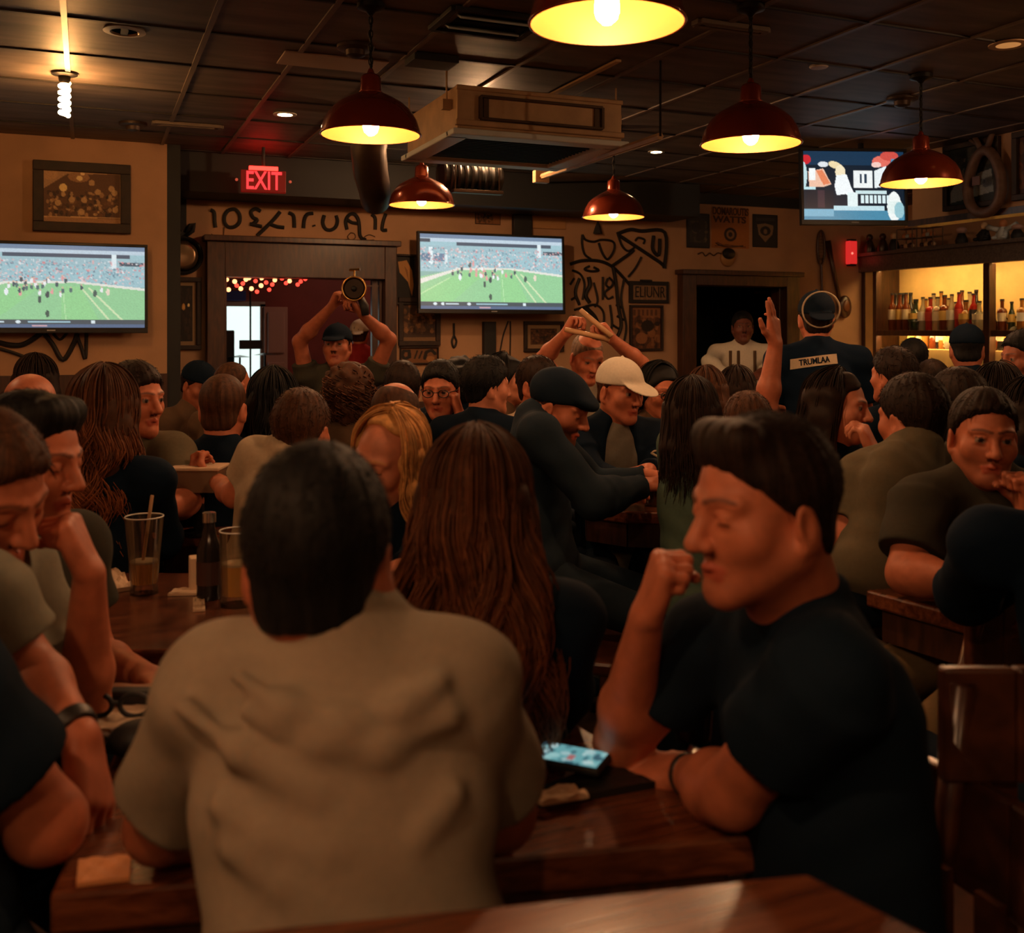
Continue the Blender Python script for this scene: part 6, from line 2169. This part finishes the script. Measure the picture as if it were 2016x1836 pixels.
person('man in a white cap and black jacket over a grey tee at the middle table', (1226, 698), 4.25, face=38, pitch=10, torso=12, lean=2, h=.0044, skin='mid', hair='short', hc='brown', hopt=dict(thick=.008, fuzz=200, line=.0), shirt='grey', hat=('cap', 'white'), jacket=('black', .080), s=1.06,
       arms={'R': a_((1165, 930, 4.1), (1215, 945, 3.95)), 'L': a_((1305, 930, 4.15), (1275, 925, 3.9), hd=(-.6, -.6, 0), pn=(0, 0, -1))})
person('dark haired person with glasses behind the green denim vest', (1302, 714), 4.75, face=25, pitch=10, h=.0060, hair='bob', hc='black', hopt=dict(L=.12, n=200, arc=105, thick=.018), shirt='brown', glasses=True, skin='mid')
person('brown haired person in front of the dark doorway, back turned', (1388, 722), 4.7, face=185, h=.0075, hair='bob', hc='brown', hopt=dict(L=.16, n=220, spread=.02), shirt='brown')
person('dark haired person beneath the white shirted figure', (1448, 722), 4.9, face=180, h=.0075, hair='bob', hc='dark', hopt=dict(L=.18, n=220, spread=.03), shirt='black')
person('person with a bare arm raised straight up in front of the doorway', (1470, 768), 3.55, face=184, torso=190, h=.0044, skin='mid', hair='receding', hc='brown', hopt=dict(thick=.012, fuzz=700), shirt='black',
       arms={'R': a_((1508, 805, 3.7), (1527, 676, 3.7), sh=(1500, 890, 3.6), hd=(-.09, .0, 1), pn=(-.75, .66, 0), pose='flat', hs=.95, fat=1.0, curls=[(4, 6, 4), (2, 4, 3), (3, 5, 3), (30, 30, 20)])}, sl=.25)

# standing figures
person('man in a dark cap holding a brass horn above his head before the wide opening', (664, 632), 6.0, face=358, pitch=-4, torso=356, lean=0, stand=True, h=.0060, skin='tan', hair='short', hc='dark', hopt=dict(thick=.006, fuzz=0), shirt='darkolive', hat=('cap', 'black'), s=1.02,
       arms={'R': a_((590, 672, 5.95), (652, 604, 5.82), sh=(604, 742, 6.0), hd=(.45, -.2, .8), pn=(.8, -.3, -.3), pose='grip', fat=1.05), 'L': a_((766, 668, 5.95), (712, 618, 5.80), sh=(736, 738, 6.0), hd=(-.5, -.2, .75), pn=(-.8, -.3, -.3), pose='grip', fat=1.05)}, sl=.40)
person('balding man in the middle raising two sticks over his bowed head', (1160, 657), 5.3, face=20, pitch=22, torso=8, stand=True, h=.0058, skin='mid', hair='sides', hc='grey', hopt=dict(thick=.004, fuzz=0, amp=0), shirt='greytan', s=1.04,
       arms={'R': a_((1070, 706, 5.25), (1112, 658, 5.1), sh=(1098, 752, 5.3), hd=(.5, -.1, .8), pn=(.6, -.5, -.4), pose='grip'), 'L': a_((1262, 716, 5.25), (1206, 668, 5.1), sh=(1226, 752, 5.3), hd=(-.6, -.1, .7), pn=(-.6, -.5, -.4), pose='grip')}, sl=.35)


def patch_back(loc):
    c = np.tile(np.array(CLOTH['navy']), (len(loc), 1))
    return c


person('standing man in black with a white rimmed cap and a name patch on his back', (1606, 566), 5.3, face=176, pitch=-2, torso=180, stand=True, h=.0055, skin='mid', hair='short', hc='dark', hopt=dict(thick=.010, fuzz=300), shirt='navy', hat=('backcap', 'black', 'cream'), s=1.08, wide=1.10, sl=.8)
person('dark man in a white shirt with braces standing inside the doorway', (1462, 611), 8.6, face=355, torso=350, stand=True, h=.008, skin='dark', hair='short', hc='black', hopt=dict(fuzz=0, thick=.01), shirt='white', sleeves='long', wide=1.12, s=1.10,
       arms={'R': a_((1395, 712, 8.5), (1430, 735, 8.35)), 'L': a_((1525, 712, 8.5), (1500, 730, 8.35))})
person('man in a black cap and black shirt standing at the bar, turned to the shelves', (1903, 633), 5.4, face=160, pitch=8, torso=200, stand=True, h=.0058, skin='tan', hair='short', hc='black', hopt=dict(thick=.008, fuzz=0), shirt='black', hat=('cap', 'black'), s=1.02)
person('black haired man in profile cut off by the right edge at the bar', (2012, 648), 4.6, face=280, pitch=6, torso=250, stand=True, h=.0055, skin='tan', hair='short', hc='black', hopt=dict(fuzz=500, thick=.014), shirt='black')
person('dark haired man in black between the young woman and the bar', (1757, 681), 4.6, face=210, stand=True, h=.0060, skin='mid', hair='short', hc='dark', hopt=dict(fuzz=500, thick=.018, len=.03), shirt='black')
person('small dark haired figure before the lower bar shelf', (1797, 664), 6.0, face=170, h=.0085, stand=True, hair='short', hc='black', shirt='black', hopt=dict(fuzz=200), skin='tan')
person('dark haired person with a bare ear behind the olive tee man', (1882, 722), 3.9, face=215, h=.0055, hair='short', hc='dark', hopt=dict(fuzz=600, thick=.02), shirt='black')
person('dark haired person between the bar and the grey green tee man', (1962, 716), 4.2, face=185, h=.0065, hair='bob', hc='dark', hopt=dict(L=.15, n=220, thick=.018, spread=.02), shirt='black')
person('dark haired person at the right edge behind the grey green tee man', (2030, 742), 3.4, face=200, h=.006, hair='bob', hc='dark', hopt=dict(L=.15, n=220, thick=.018, spread=.02), shirt='black')
person('person in a white cap and red top in the room beyond the opening', (708, 625), 9.2, face=180, stand=True, h=.010, hair='short', hc='brown', hopt=dict(fuzz=0), shirt='red', hat=('backcap', 'white'))
person('red lit person sitting behind the doorway crowd near the bar', (1835, 706), 5.0, face=160, h=.0085, hair='short', hc='dark', hopt=dict(fuzz=200), shirt='brown')
# ------------------------------------------------------------------ tables
TH = .80


def table(label, pts, z=TH, th=.045, apron=.09, group=None, legs=True, foot=0.0):
    """four corners of the top in camera-aligned (right, depth), clockwise"""
    P = [c2w((x, y, z)) for x, y in pts]
    c = sum(P, Vector()) / len(P)
    e = empty('table', (c.x, c.y, 0), 0, label, 'table', group)
    L = [p - Vector((c.x, c.y, 0)) for p in P]
    MB().quadslab(L, th).build('tabletop', M_TABLE, e, bevel=.007)
    ins = [v * 1.0 for v in L]
    ctr = Vector((0, 0, z))
    A = [ctr + (v - ctr) * .90 - Vector((0, 0, th)) for v in ins]
    m = MB()
    n = len(A)
    for i in range(n):
        a, b = A[i], A[(i + 1) % n]
        d = (b - a).normalized()
        q = Vector((-d.y, d.x, 0)) * .012
        m.add([a + q, b + q, b - q, a - q, a + q - Vector((0, 0, apron)), b + q - Vector((0, 0, apron)), b - q - Vector((0, 0, apron)), a - q - Vector((0, 0, apron))], [(0, 1, 2, 3), (7, 6, 5, 4), (0, 4, 5, 1), (1, 5, 6, 2), (2, 6, 7, 3), (3, 7, 4, 0)])
    m.build('apron', M_DARKWOOD, e)
    if legs:
        col = MB().lathe([(.04, 0), (.04, z - th)], (0, 0, 0), 16)
        col.build('pedestal', M_CHAIN, e, smooth='auto')
        MB().box((0, 0, .02), (.55, .07, .04)).build('foot', M_CHAIN, e, bevel=.01)
        MB().box((0, 0, .021), (.07, .55, .04)).build('foot', M_CHAIN, e, bevel=.01)
    return e


table('nearest dark red wood table along the bottom edge of the photo', [(-.9, .79), (-.42, .905), (.0, .978), (.300, 1.033), (.62, .62), (.0, .42), (-.8, .40)], .95, .05)
table('wooden table between the tan tee man and the dark tee man', [(-.575, 1.262), (-.10, 1.335), (.352, 1.412), (-.02, 2.04), (-.72, 1.98)], TH, .055)
table('wooden table with beer glasses behind the tan tee man', [(-1.15, 2.22), (-.10, 2.235), (.0, 2.92), (-1.25, 2.94)], TH, .05)
table('wooden table at the right in front of the man facing the viewer', [(.955, 2.745), (1.145, 2.43), (2.0, 2.52), (1.75, 2.98)], TH, .045)
table('far right table where the young woman leans', [(1.02, 3.02), (1.40, 2.95), (1.50, 3.42), (.98, 3.42)], TH, .04)
table('middle table with plates in front of the flat cap man', [(.44, 3.93), (.66, 3.90), (.86, 4.02), (.78, 4.35), (.30, 4.42), (.28, 4.06)], TH, .05)
table('small table with the paper box at the left, before the wide black tee', [(-1.20, 3.46), (-.80, 3.46), (-.76, 3.80), (-1.22, 3.82)], TH, .04)

# ------------------------------------------------------------------ chairs at the right edge
M_CHAIRW = wood('chair_wood', (.040, .012, .006), (.10, .030, .013), .3, 5, (3, 3, 3), .5)


def chair(label, x, y, face, seat_z=.46, top=.95):
    """face: the way the sitter looks"""
    q = c2w((x, y, 0))
    e = empty('chair', q, 0, label, 'chair', 'dark wooden chairs')
    e.rotation_euler = (0, 0, -YAW + math.radians(face))
    MB().box((0, 0, seat_z), (.42, .42, .045)).build('seat', M_CHAIRW, e, bevel=.012)
    for sx in (-1, 1):
        MB().tube([(sx * .18, -.18, 0), (sx * .18, -.18, seat_z)], .018, 8).build('leg', M_CHAIRW, e)
        MB().tube([(sx * .19, .25, 0), (sx * .19, .19, seat_z), (sx * .19, .20, seat_z + .1), (sx * .19, .27, top - .02)], .019, 8).build('leg', M_CHAIRW, e, smooth=True)
    m = MB()
    pts = [(-.215, .255), (-.11, .275), (0, .282), (.11, .275), (.215, .255)]
    for (x0, y0), (x1, y1) in zip(pts[:-1], pts[1:]):
        m.quadslab([(x0, y0 + .012, top), (x1, y1 + .012, top), (x1, y1 - .012, top), (x0, y0 - .012, top)], .17)
    m.build('top_rail', M_CHAIRW, e, bevel=.006)
    for i in range(3):
        MB().box((-.10 + .10 * i, .235, (seat_z + top - .15) / 2 + .02), (.045, .014, top - .15 - seat_z)).build('slat', M_CHAIRW, e)
    return e


chair('dark wooden chair at the right edge, behind the dark jacket', .805, 1.80, 190, top=1.0)
chair('dark wooden chair in the lower right corner, behind the dark tee man', .45, 1.36, 288, top=.83)
chair('dark wooden chair under the flat cap man', .16, 3.36, 75, .46, .84)
chair('dark wooden chair under the olive tee man', 1.10, 2.72, 215, .46, .86)

# ------------------------------------------------------------------ drinks and things on the tables
def thin_glass(name, tint, gloss=.14):
    m = bpy.data.materials.new(name)
    m.use_nodes = True
    nt = m.node_tree
    nt.nodes.remove(nt.nodes['Principled BSDF'])
    out = nt.nodes['Material Output']
    t = nt.nodes.new('ShaderNodeBsdfTransparent')
    t.inputs[0].default_value = (*tint, 1)
    g = nt.nodes.new('ShaderNodeBsdfGlossy')
    g.inputs['Roughness'].default_value = .06
    f = nt.nodes.new('ShaderNodeLayerWeight')
    f.inputs[0].default_value = .35
    mm = nt.nodes.new('ShaderNodeMapRange')
    mm.inputs[3].default_value = gloss * .35
    mm.inputs[4].default_value = .75
    nt.links.new(f.outputs['Fresnel'], mm.inputs[0])
    mx = nt.nodes.new('ShaderNodeMixShader')
    nt.links.new(mm.outputs[0], mx.inputs[0])
    nt.links.new(t.outputs[0], mx.inputs[1])
    nt.links.new(g.outputs[0], mx.inputs[2])
    nt.links.new(mx.outputs[0], out.inputs[0])
    return m


M_GL = thin_glass('tumbler_glass', (.93, .92, .88))
M_BEER = mat('amber_beer', (.95, .48, .12), .2, trans=.10, ior=1.33)
M_PAPER = mat('napkin_paper', (.60, .42, .27), .85, bump=.2, bscale=60)
M_RIM_GLINT = mat('rim_glint', (.85, .82, .75), .12)  # opaque pale ring: bright glint of the glass edge put into colour


def pint(label, px, py, d, h=.205, r0=.030, r1=.047, fill=.35, straw=None, mug=False, z=TH):
    p = onZ(px, py, z)
    o = empty('beer_mug' if mug else 'beer_glass', p, 0, label, 'glass', 'beer glasses')
    MB().lathe([(.0001, .0), (r0 + .002, 0), (r0 + .003, .012), (r0, .022), (r1, h), (r1 - .0025, h), (r0 - .003, .028), (.0001, .026)], seg=28).build('glass_wall', M_GL, o, smooth='auto')
    rr = lambda z_: r0 + (r1 - r0) * (z_ - .022) / (h - .022) - .0035
    zf = .03 + (h - .03) * fill
    MB().lathe([(.0001, .029), (rr(.03), .029), (rr(zf), zf), (.0001, zf)], seg=24).build('beer', M_BEER, o, smooth='auto')
    MB().lathe([(.0001, zf + .001), (rr(zf), zf + .001), (rr(zf), zf + .006), (.0001, zf + .007)], seg=24).build('foam', mat('beer_foam', (.65, .5, .32), .8), o)
    MB().tube([((r1 - .001) * math.cos(a), (r1 - .001) * math.sin(a), h) for a in np.linspace(0, 2 * math.pi, 33)[:-1]], .0018, 6, close=True).build('rim', M_RIM_GLINT, o, smooth=True)
    if straw:
        MB().tube([(-.01, .0, .035), (.02, .0, h + .055)], .0045, 8).build('straw', straw, o)
    if mug:
        MB().tube([(r0 + .01, 0, .04), (r1 + .035, 0, .06), (r1 + .038, 0, h * .7), (r1 - .002, 0, h * .84)], .008, 8).build('handle', M_GL, o, smooth=True)
    return o


pint('tall pint glass with a last third of beer and a straw', 284, 1168, 2.69, .205, .034, .050, .30, mat('tan_straw', (.45, .28, .15), .5))
pint('wide handled beer mug beside the black condiment bottle', 468, 1190, 2.6, .19, .042, .046, .45, None, True)
p = onZ(972, 1330, TH)
pr = onZ(960, 1372, TH)
o = pint('glass with a red straw hidden behind the tan tee man shoulder', 962, 1366, 1.9, .13, .028, .038, .5, mat('red_straw', (.65, .02, .03), .4))

p = onZ(412, 1178, TH)
e = empty('condiment_bottle', p, 0, 'slim black condiment bottle beside the beer mug', 'bottle')
MB().lathe([(.030, 0), (.032, .01), (.032, .13), (.020, .16), (.014, .19), (.014, .205), (.0001, .207)], seg=20).build('glass', M_B['black'], e, smooth='auto')
MB().lathe([(.017, .20), (.017, .225), (.0001, .228)], seg=14).build('cap', mat('steel'), e, smooth='auto')
MB().lathe([(.0328, .04), (.0328, .10)], seg=20).build('label', mat('dark_label', (.05, .02, .015), .5), e)
p = onZ(392, 1160, TH)
tag(MB().box((p.x, p.y, TH + .045), (.05, .05, .09)).build('menu_block', M_PAPER, bevel=.003), 'small tan card block beside the black condiment bottle', 'card')


def napkin(label, pts, z=TH, th=.004, m=None, name='napkin', cat='napkin', group='napkins', amp=.004):
    P = [onZ(px, py, z) for px, py in pts]
    c = sum(P, Vector()) / len(P)
    n = 8
    V, F = [], []
    k = len(P)
    a, b, cc, d = P[0], P[1], P[2], P[3]
    g = random.Random(len(label))
    for j in range(n + 1):
        for i in range(n + 1):
            u, v = i / n, j / n
            q = (a * (1 - u) + b * u) * (1 - v) + (d * (1 - u) + cc * u) * v
            V.append((q.x - c.x, q.y - c.y, .001 + th + amp * (math.sin(i * 1.7 + g.random()) * math.sin(j * 1.3) + 1) * .5))
    m0 = len(V)
    V += [(x, y, .001) for x, y, zz in V]
    for j in range(n):
        for i in range(n):
            q = (j * (n + 1) + i, j * (n + 1) + i + 1, (j + 1) * (n + 1) + i + 1, (j + 1) * (n + 1) + i)
            F.append(q)
            F.append(tuple(m0 + t for t in q[::-1]))
    for i in range(n):
        for r0, r1 in ((i, i + 1), (n * (n + 1) + i + 1, n * (n + 1) + i), ((i + 1) * (n + 1), i * (n + 1)), (i * (n + 1) + n, (i + 1) * (n + 1) + n)):
            F.append((r1, r0, r0 + m0, r1 + m0))
    o = MB().add(V, F).build(name, m or M_PAPER, None, (c.x, c.y, z))
    return tag(o, label, cat, group)


napkin('crumpled tan napkin lying left of the tall pint glass', [(196, 1172), (262, 1162), (240, 1132), (190, 1118)], amp=.014)
napkin('flat tan napkin between the pint glass and the condiment bottle', [(330, 1174), (405, 1172), (400, 1160), (345, 1162)])
napkin('folded napkin end hanging at the table edge below the condiment bottle', [(380, 1205), (404, 1204), (402, 1180), (380, 1180)])
napkin('small crumpled napkin right of the beer mug', [(500, 1195), (535, 1190), (535, 1180), (505, 1180)], amp=.012)
napkin('printed menu sheet on the near table beside the tan tee man', [(178, 1440), (300, 1445), (312, 1392), (180, 1388)], name='menu_sheet', cat='menu', group=None, m=mat('menu_paper', (.62, .45, .30), .8, var=.25, vscale=18))
napkin('plain tan placemat on the far side of the near table', [(186, 1388), (330, 1388), (335, 1352), (190, 1352)], name='placemat', cat='placemat', group=None, m=mat('placemat', (.36, .17, .09), .7))
p = onZ(262, 1388, TH)
tag(MB().box((p.x, p.y, TH + .018), (.09, .035, .026), -YAW).build('phone_case', M_BLACK, bevel=.006), 'black phone case on the placemat', 'phone')
p = onZ(228, 1418, TH)
e = empty('sunglasses', (p.x, p.y, TH + .006), -YAW, 'dark sunglasses lying on the menu sheet', 'sunglasses')
for sg in (-1, 1):
    MB().tube([(sg * .034 + .027 * math.cos(t), .0, .022 + .020 * math.sin(t)) for t in np.linspace(0, 2 * math.pi, 21)[:-1]], .0045, 6, close=True).build('lens_frame', M_BLACK, e, smooth=True)
    MB().tube([(sg * .063, 0, .025), (sg * .066, .06, .02), (sg * .05, .12, .003)], .004, 6).build('temple', M_BLACK, e, smooth=True)
MB().tube([(-.008, 0, .026), (.008, 0, .026)], .004, 6).build('bridge', M_BLACK, e)
p = onZ(235, 1478, TH)
e = empty('key_bunch', (p.x, p.y, TH + .004), .3, 'bunch of dark keys by the bracelet hand', 'keys')
for i in range(4):
    a = i * .7
    MB().box((.028 * math.cos(a), .028 * math.sin(a), .004 + .005 * i), (.055, .012, .004), a).build('key', mat('steel_dull'), e)
MB().tube([(.018 * math.cos(t), .018 * math.sin(t), .02) for t in np.linspace(0, 2 * math.pi, 17)[:-1]], .003, 6, close=True).build('key_ring', M_CHAIN, e)
tag(MB().sphere((p.x + .03, p.y - .03, TH + .028), (.05, .04, .03), 14, 9).build('key_pouch', M_BLACK, smooth=True), 'small black pouch beside the keys', 'pouch')
napkin('amber lit paper coaster at the near left table corner', [(150, 1748), (255, 1735), (258, 1692), (155, 1700)], name='coaster', cat='coaster', group=None, m=mat('coaster_card', (.62, .26, .10), .7))

# bill folder and phone in front of the dark tee man
e0 = onZ(1160, 1545, TH)
napkin('black bill folder lying under the lit phone', [(1040, 1572), (1085, 1590), (1290, 1552), (1195, 1512)], name='bill_folder', cat='folder', group=None, m=mat('black_leather', (.012, .012, .012), .4), th=.010, amp=.002)
napkin('crumpled tan receipt sticking out of the bill folder', [(1036, 1570), (1068, 1588), (1160, 1572), (1120, 1552)], z=TH + .013, name='receipt', cat='receipt', group=None, th=.003, amp=.008)
p = onZ(1122, 1528, TH)
e = empty('phone', (p.x, p.y, TH + .022), -YAW + 1.15, 'phone with a lit bluish screen lying on the bill folder', 'phone')
MB().box((0, 0, .006), (.070, .118, .012)).build('body', M_BLACK, e, bevel=.004)
pw = Paint(40, 80, srgb(120, 185, 190))
pw.rect(0, 0, 1, .2, srgb(60, 110, 130)).specks(0, 0, 1, 1, 30, .06, [srgb(170, 220, 220), srgb(60, 105, 120), srgb(200, 230, 230)], 3).rect(.2, .5, .5, .6, srgb(190, 120, 120))
o = picture('screen', pw.a * .62, .062, .108, M_SCREEN, e)
o.location = (0, 0, .0128)
o.rotation_euler = (-math.pi / 2, 0, 0)
p = onZ(1275, 1518, TH)
tag(MB().tube([(p.x - .02, p.y + .02, TH + .009), (p.x + .03, p.y - .035, TH + .012)], .007, 8).build('pen', mat('tan_straw'), smooth=True), 'pale pen lying by the watch hand', 'pen')
napkin('scrap of pale paper at the far edge of the near table', [(1036, 1358), (1062, 1358), (1064, 1350), (1040, 1350)], name='paper_scrap', cat='paper', group=None)
p = onZ(1364, 1452, TH)
tag(MB().lathe([(.030, 0), (.034, .05), (.030, .065), (.012, .075), (.0001, .076)], (p.x, p.y, TH), 18).build('salt_shaker', mat('dark_glass'), smooth='auto'), 'dark little shaker behind the watch hand of the dark tee man', 'shaker')

# middle table
for px, py, r, lab in ((1225, 928, .085, 'plate of fries before the white cap man'), (1290, 962, .11, 'platter of food under the writing hand')):
    p = onZ(px, py + 18, TH)
    e = empty('plate', p, 0, lab, 'plate')
    MB().lathe([(.0001, .004), (r * .6, .004), (r, .018), (r, .022), (r * .6, .010), (.0001, .010)], seg=28).build('dish', mat('cream_plate', (.62, .50, .36), .35), e, smooth='auto')
    f = MB()
    g = random.Random(3)
    for i in range(26):
        a, q = g.random() * 6.28, r * .6 * g.random()
        v = Vector((math.cos(g.random() * 6.28), math.sin(g.random() * 6.28), g.random() * .4)) * .03
        c = Vector((q * math.cos(a), q * math.sin(a), .018 + .022 * g.random()))
        f.tube([c - v, c + v], .005, 5)
    o = f.build('fries', mat('fries', (.55, .25, .07), .7), e)
    o['kind'] = 'stuff'
p = onZ(1250, 958, TH)
e = empty('beer_glass', p, 0, 'dark pint glass between the white cap man and the green vest', 'glass', 'beer glasses')
p = cam(1285, 945, 4.05)
p = c2w((p.x, p.y, TH))
e.location = p
MB().lathe([(.0001, 0), (.032, 0), (.044, .16), (.042, .16), (.030, .01), (.0001, .01)], seg=22).build('glass_wall', M_GL, e, smooth='auto')
MB().lathe([(.0001, .011), (.0295, .011), (.039, .12), (.0001, .12)], seg=22).build('beer', mat('stout', (.06, .02, .01), .2), e, smooth='auto')

# jar, box of chips, horn, sticks and patch
p = cam(1674, 935, 3.12)
e = empty('jar', c2w((p.x, 3.12, TH)), 0, 'pale jar with a patterned lid by the young woman elbow', 'jar')
MB().lathe([(.042, 0), (.045, .006), (.045, .075), (.040, .082)], seg=22).build('glass', mat('jar_cream', (.72, .50, .30), .4), e, smooth='auto')
MB().lathe([(.047, .078), (.047, .108), (.0001, .110)], seg=22).build('lid', mat('jar_lid', (.30, .26, .22), .5, var=.6, vscale=60), e, smooth='auto')
p = cam(392, 912, 3.50)
e = empty('food_box', c2w((p.x, p.y, p.z)), -YAW, 'cream paper food box held up before the wide black tee', 'box')
m = MB()
m.box((0, 0, -.055), (.14, .11, .075), taper=1.18)
m.build('box_body', mat('box_brown', (.20, .11, .06), .7), e)
MB().box((0, 0, -.012), (.175, .14, .012)).build('napkin_lining', M_PAPER, e, bevel=.004)
MB().box((0, 0, -.016 - .23), (.03, .03, .30)).build('holder_post', M_CHAIN, e)
MB().lathe([(.06, 0), (.06, .01), (.02, .016)], (0, 0, TH - p.z), 18).build('holder_base', M_CHAIN, e)

M_BRASS = mat('brass', (.70, .42, .14), .28, 1.0)
p = W(697, 568, 5.72)
e = empty('brass_horn', p, 0, 'brass horn held above the head of the capped man', 'horn')
e.rotation_euler = (0, 0, -YAW)
RXm = Matrix.Rotation(math.pi / 2, 3, 'X')
MB().lathe([(.066, .0), (.058, -.015), (.036, -.06), (.018, -.12), (.012, -.22), (.009, -.22), (.014, -.12), (.032, -.06), (.053, -.015), (.063, .0)], (0, 0, 0), 32, RXm, caps=False).build('bell', M_BRASS, e, smooth='auto')
MB().tube([(.066 * math.cos(t), 0, .066 * math.sin(t)) for t in np.linspace(0, 2 * math.pi, 33)[:-1]], .006, 8, close=True).build('bell_rim', M_BRASS, e, smooth=True)
MB().lathe([(.0001, -.004), (.054, -.004), (.054, -.010), (.0001, -.010)], (0, 0, 0), 28, RXm).build('bell_shade', mat('mouth_shade', (.03, .018, .010), .35, .5), e, smooth='auto')  # dark disc inside the bell: its inner shade put into colour
MB().sphere((0, -.006, 0), (.016, .02, .016), 12, 8).build('clapper', M_BLACK, e, smooth=True)
MB().tube([(0, .02, .066), (.0, .02, .11)], .007, 6).tube([(-.03, .02, .105), (.03, .02, .11)], .008, 6).build('top_bar', M_BRASS, e)
MB().tube([(.03, .04, -.05), (.055, .03, -.10), (.06, .03, -.15)], [.02, .026, .02], 10).build('grip', M_BLACK, e, smooth=True)
for a, b, lab in (((1112, 648, 5.02), (1200, 668, 5.02), 'lower pale stick held over the balding man'), ((1143, 610, 5.06), (1204, 662, 5.0), 'upper slanted pale stick held over the balding man')):
    A, B = W(*a), W(*b)
    tag(MB().tube([A - A, B - A], [.012, .015], 8).build('wooden_stick', mat('pale_stick', (.52, .28, .13), .5), None, A, smooth=True), lab, 'stick', 'sticks held overhead')

from mathutils.bvhtree import BVHTree


def worn(label, x, z, fwd, name=('shirt', 'sweater'), lift=.003):
    """the point of someone's garment at (x right, z up) of the neck base, seen from the back (fwd -1) or the front (1)"""
    q = PEOPLE[label]
    if 'bvh' not in q:
        ob = [c for c in q['o'].children if c.name.split('.')[0] in ('jacket',)] or [c for c in q['o'].children if c.name.split('.')[0] in name]
        me = ob[0].data
        q['bvh'] = BVHTree.FromPolygons([v.co for v in me.vertices], [p.vertices for p in me.polygons])
    o = q['NB'] + q['TR'][:, 0] * x + q['TR'][:, 2] * z + q['TR'][:, 1] * fwd * .6
    hit = q['bvh'].ray_cast(Vector(o), Vector(-q['TR'][:, 1] * fwd))
    p = np.array(hit[0]) if hit[0] is not None else o - q['TR'][:, 1] * fwd * .48
    return p + q['TR'][:, 1] * fwd * lift


# name patch sewn on the standing man
ps = PEOPLE['standing man in black with a white rimmed cap and a name patch on his back']
PM = 'standing man in black with a white rimmed cap and a name patch on his back'
V, F = [], []
for i in range(13):
    x = -.165 + .235 * i / 12
    for k in range(4):
        zz = -.040 - .052 * k / 3 + .028 * i / 12 - .028
        V.append(tuple(worn(PM, x, zz, -1, lift=.004)))
for i in range(12):
    for k in range(3):
        a = 4 * i + k
        F.append((a, a + 4, a + 5, a + 1))
MB().add(V, F).build('name_patch', cloth('cream'), ps['o'], smooth=True)
t = text_mesh('TRUMLAA', .05, .0015, 'patch_letters', cloth('black'), None, (0, 0, 0), fit=(.150, .032), bold=.001)
tm = t.data
for v in tm.vertices:
    x, y = v.co.x, v.co.y
    xx = -.048 + x
    v.co = Vector(worn(PM, xx, -.040 - .026 - .028 + (xx + .165) / .235 * .028 + y, -1, lift=.0055 + v.co.z))
t.rotation_euler = (0, 0, 0)
t.parent = ps['o']
# braces and print of the white shirted man
pw_ = PEOPLE['dark man in a white shirt with braces standing inside the doorway']
for x in (-.10, .035, .10):
    MB().tube([tuple(worn('dark man in a white shirt with braces standing inside the doorway', x, -.03 - .37 * i / 9, 1)) for i in range(10)], .013, 6).build('brace', cloth('brown'), pw_['o'], smooth=True)

# emblems and stripes worn on the clothes
def back_line(label, pts, r, m, name, fwd=-1):
    P = []
    for (x0, z0), (x1, z1) in zip(pts[:-1], pts[1:]):
        for t in (0, .34, .67):
            P.append(tuple(worn(label, x0 + (x1 - x0) * t, z0 + (z1 - z0) * t, fwd)))
    P.append(tuple(worn(label, pts[-1][0], pts[-1][1], fwd)))
    return MB().tube(P, r, 6).build(name, m, PEOPLE[label]['o'], smooth=True)


LJ = 'curly long haired woman in a black jersey with her back turned on the left'
for dz, m in ((0, 'cream'), (-.012, 'red'), (-.024, 'cream')):
    back_line(LJ, [(-.06, -.22 + dz), (-.02, -.235 + dz), (.03, -.225 + dz), (.065, -.195 + dz), (.055, -.165 + dz * .5), (.035, -.155 + dz * .5)], .006, cloth(m), 'jersey_stripe')
WJ = 'man in a white cap and black jacket over a grey tee at the middle table'
back_line(WJ, [(-.135 + .032 * math.cos(t), -.125 + .038 * math.sin(t)) for t in np.linspace(0, 6.28, 17)], .005, cloth('cream'), 'jacket_emblem', 1)
back_line(WJ, [(-.145, -.11), (-.125, -.115), (-.14, -.13), (-.12, -.14), (-.14, -.175), (-.12, -.185)], .006, cloth('cream'), 'jacket_emblem', 1)
back_line(WJ, [(.115, -.24), (.14, -.20), (.13, -.25), (.155, -.21), (.15, -.28)], .007, cloth('red'), 'jacket_letters', 1)
BW = 'blond woman turned sideways behind the tan tee man'
q = PEOPLE[BW]
for t in (.55, .66, .77):
    sh, el, wr = q['A']['L']
    c = sh + (el - sh) * t
    V, Q = grow([ring(c, el - sh, .050, .0075)], .004)
    np_mesh('sleeve_stripe', V, Q, cloth('cream'), q['o'])
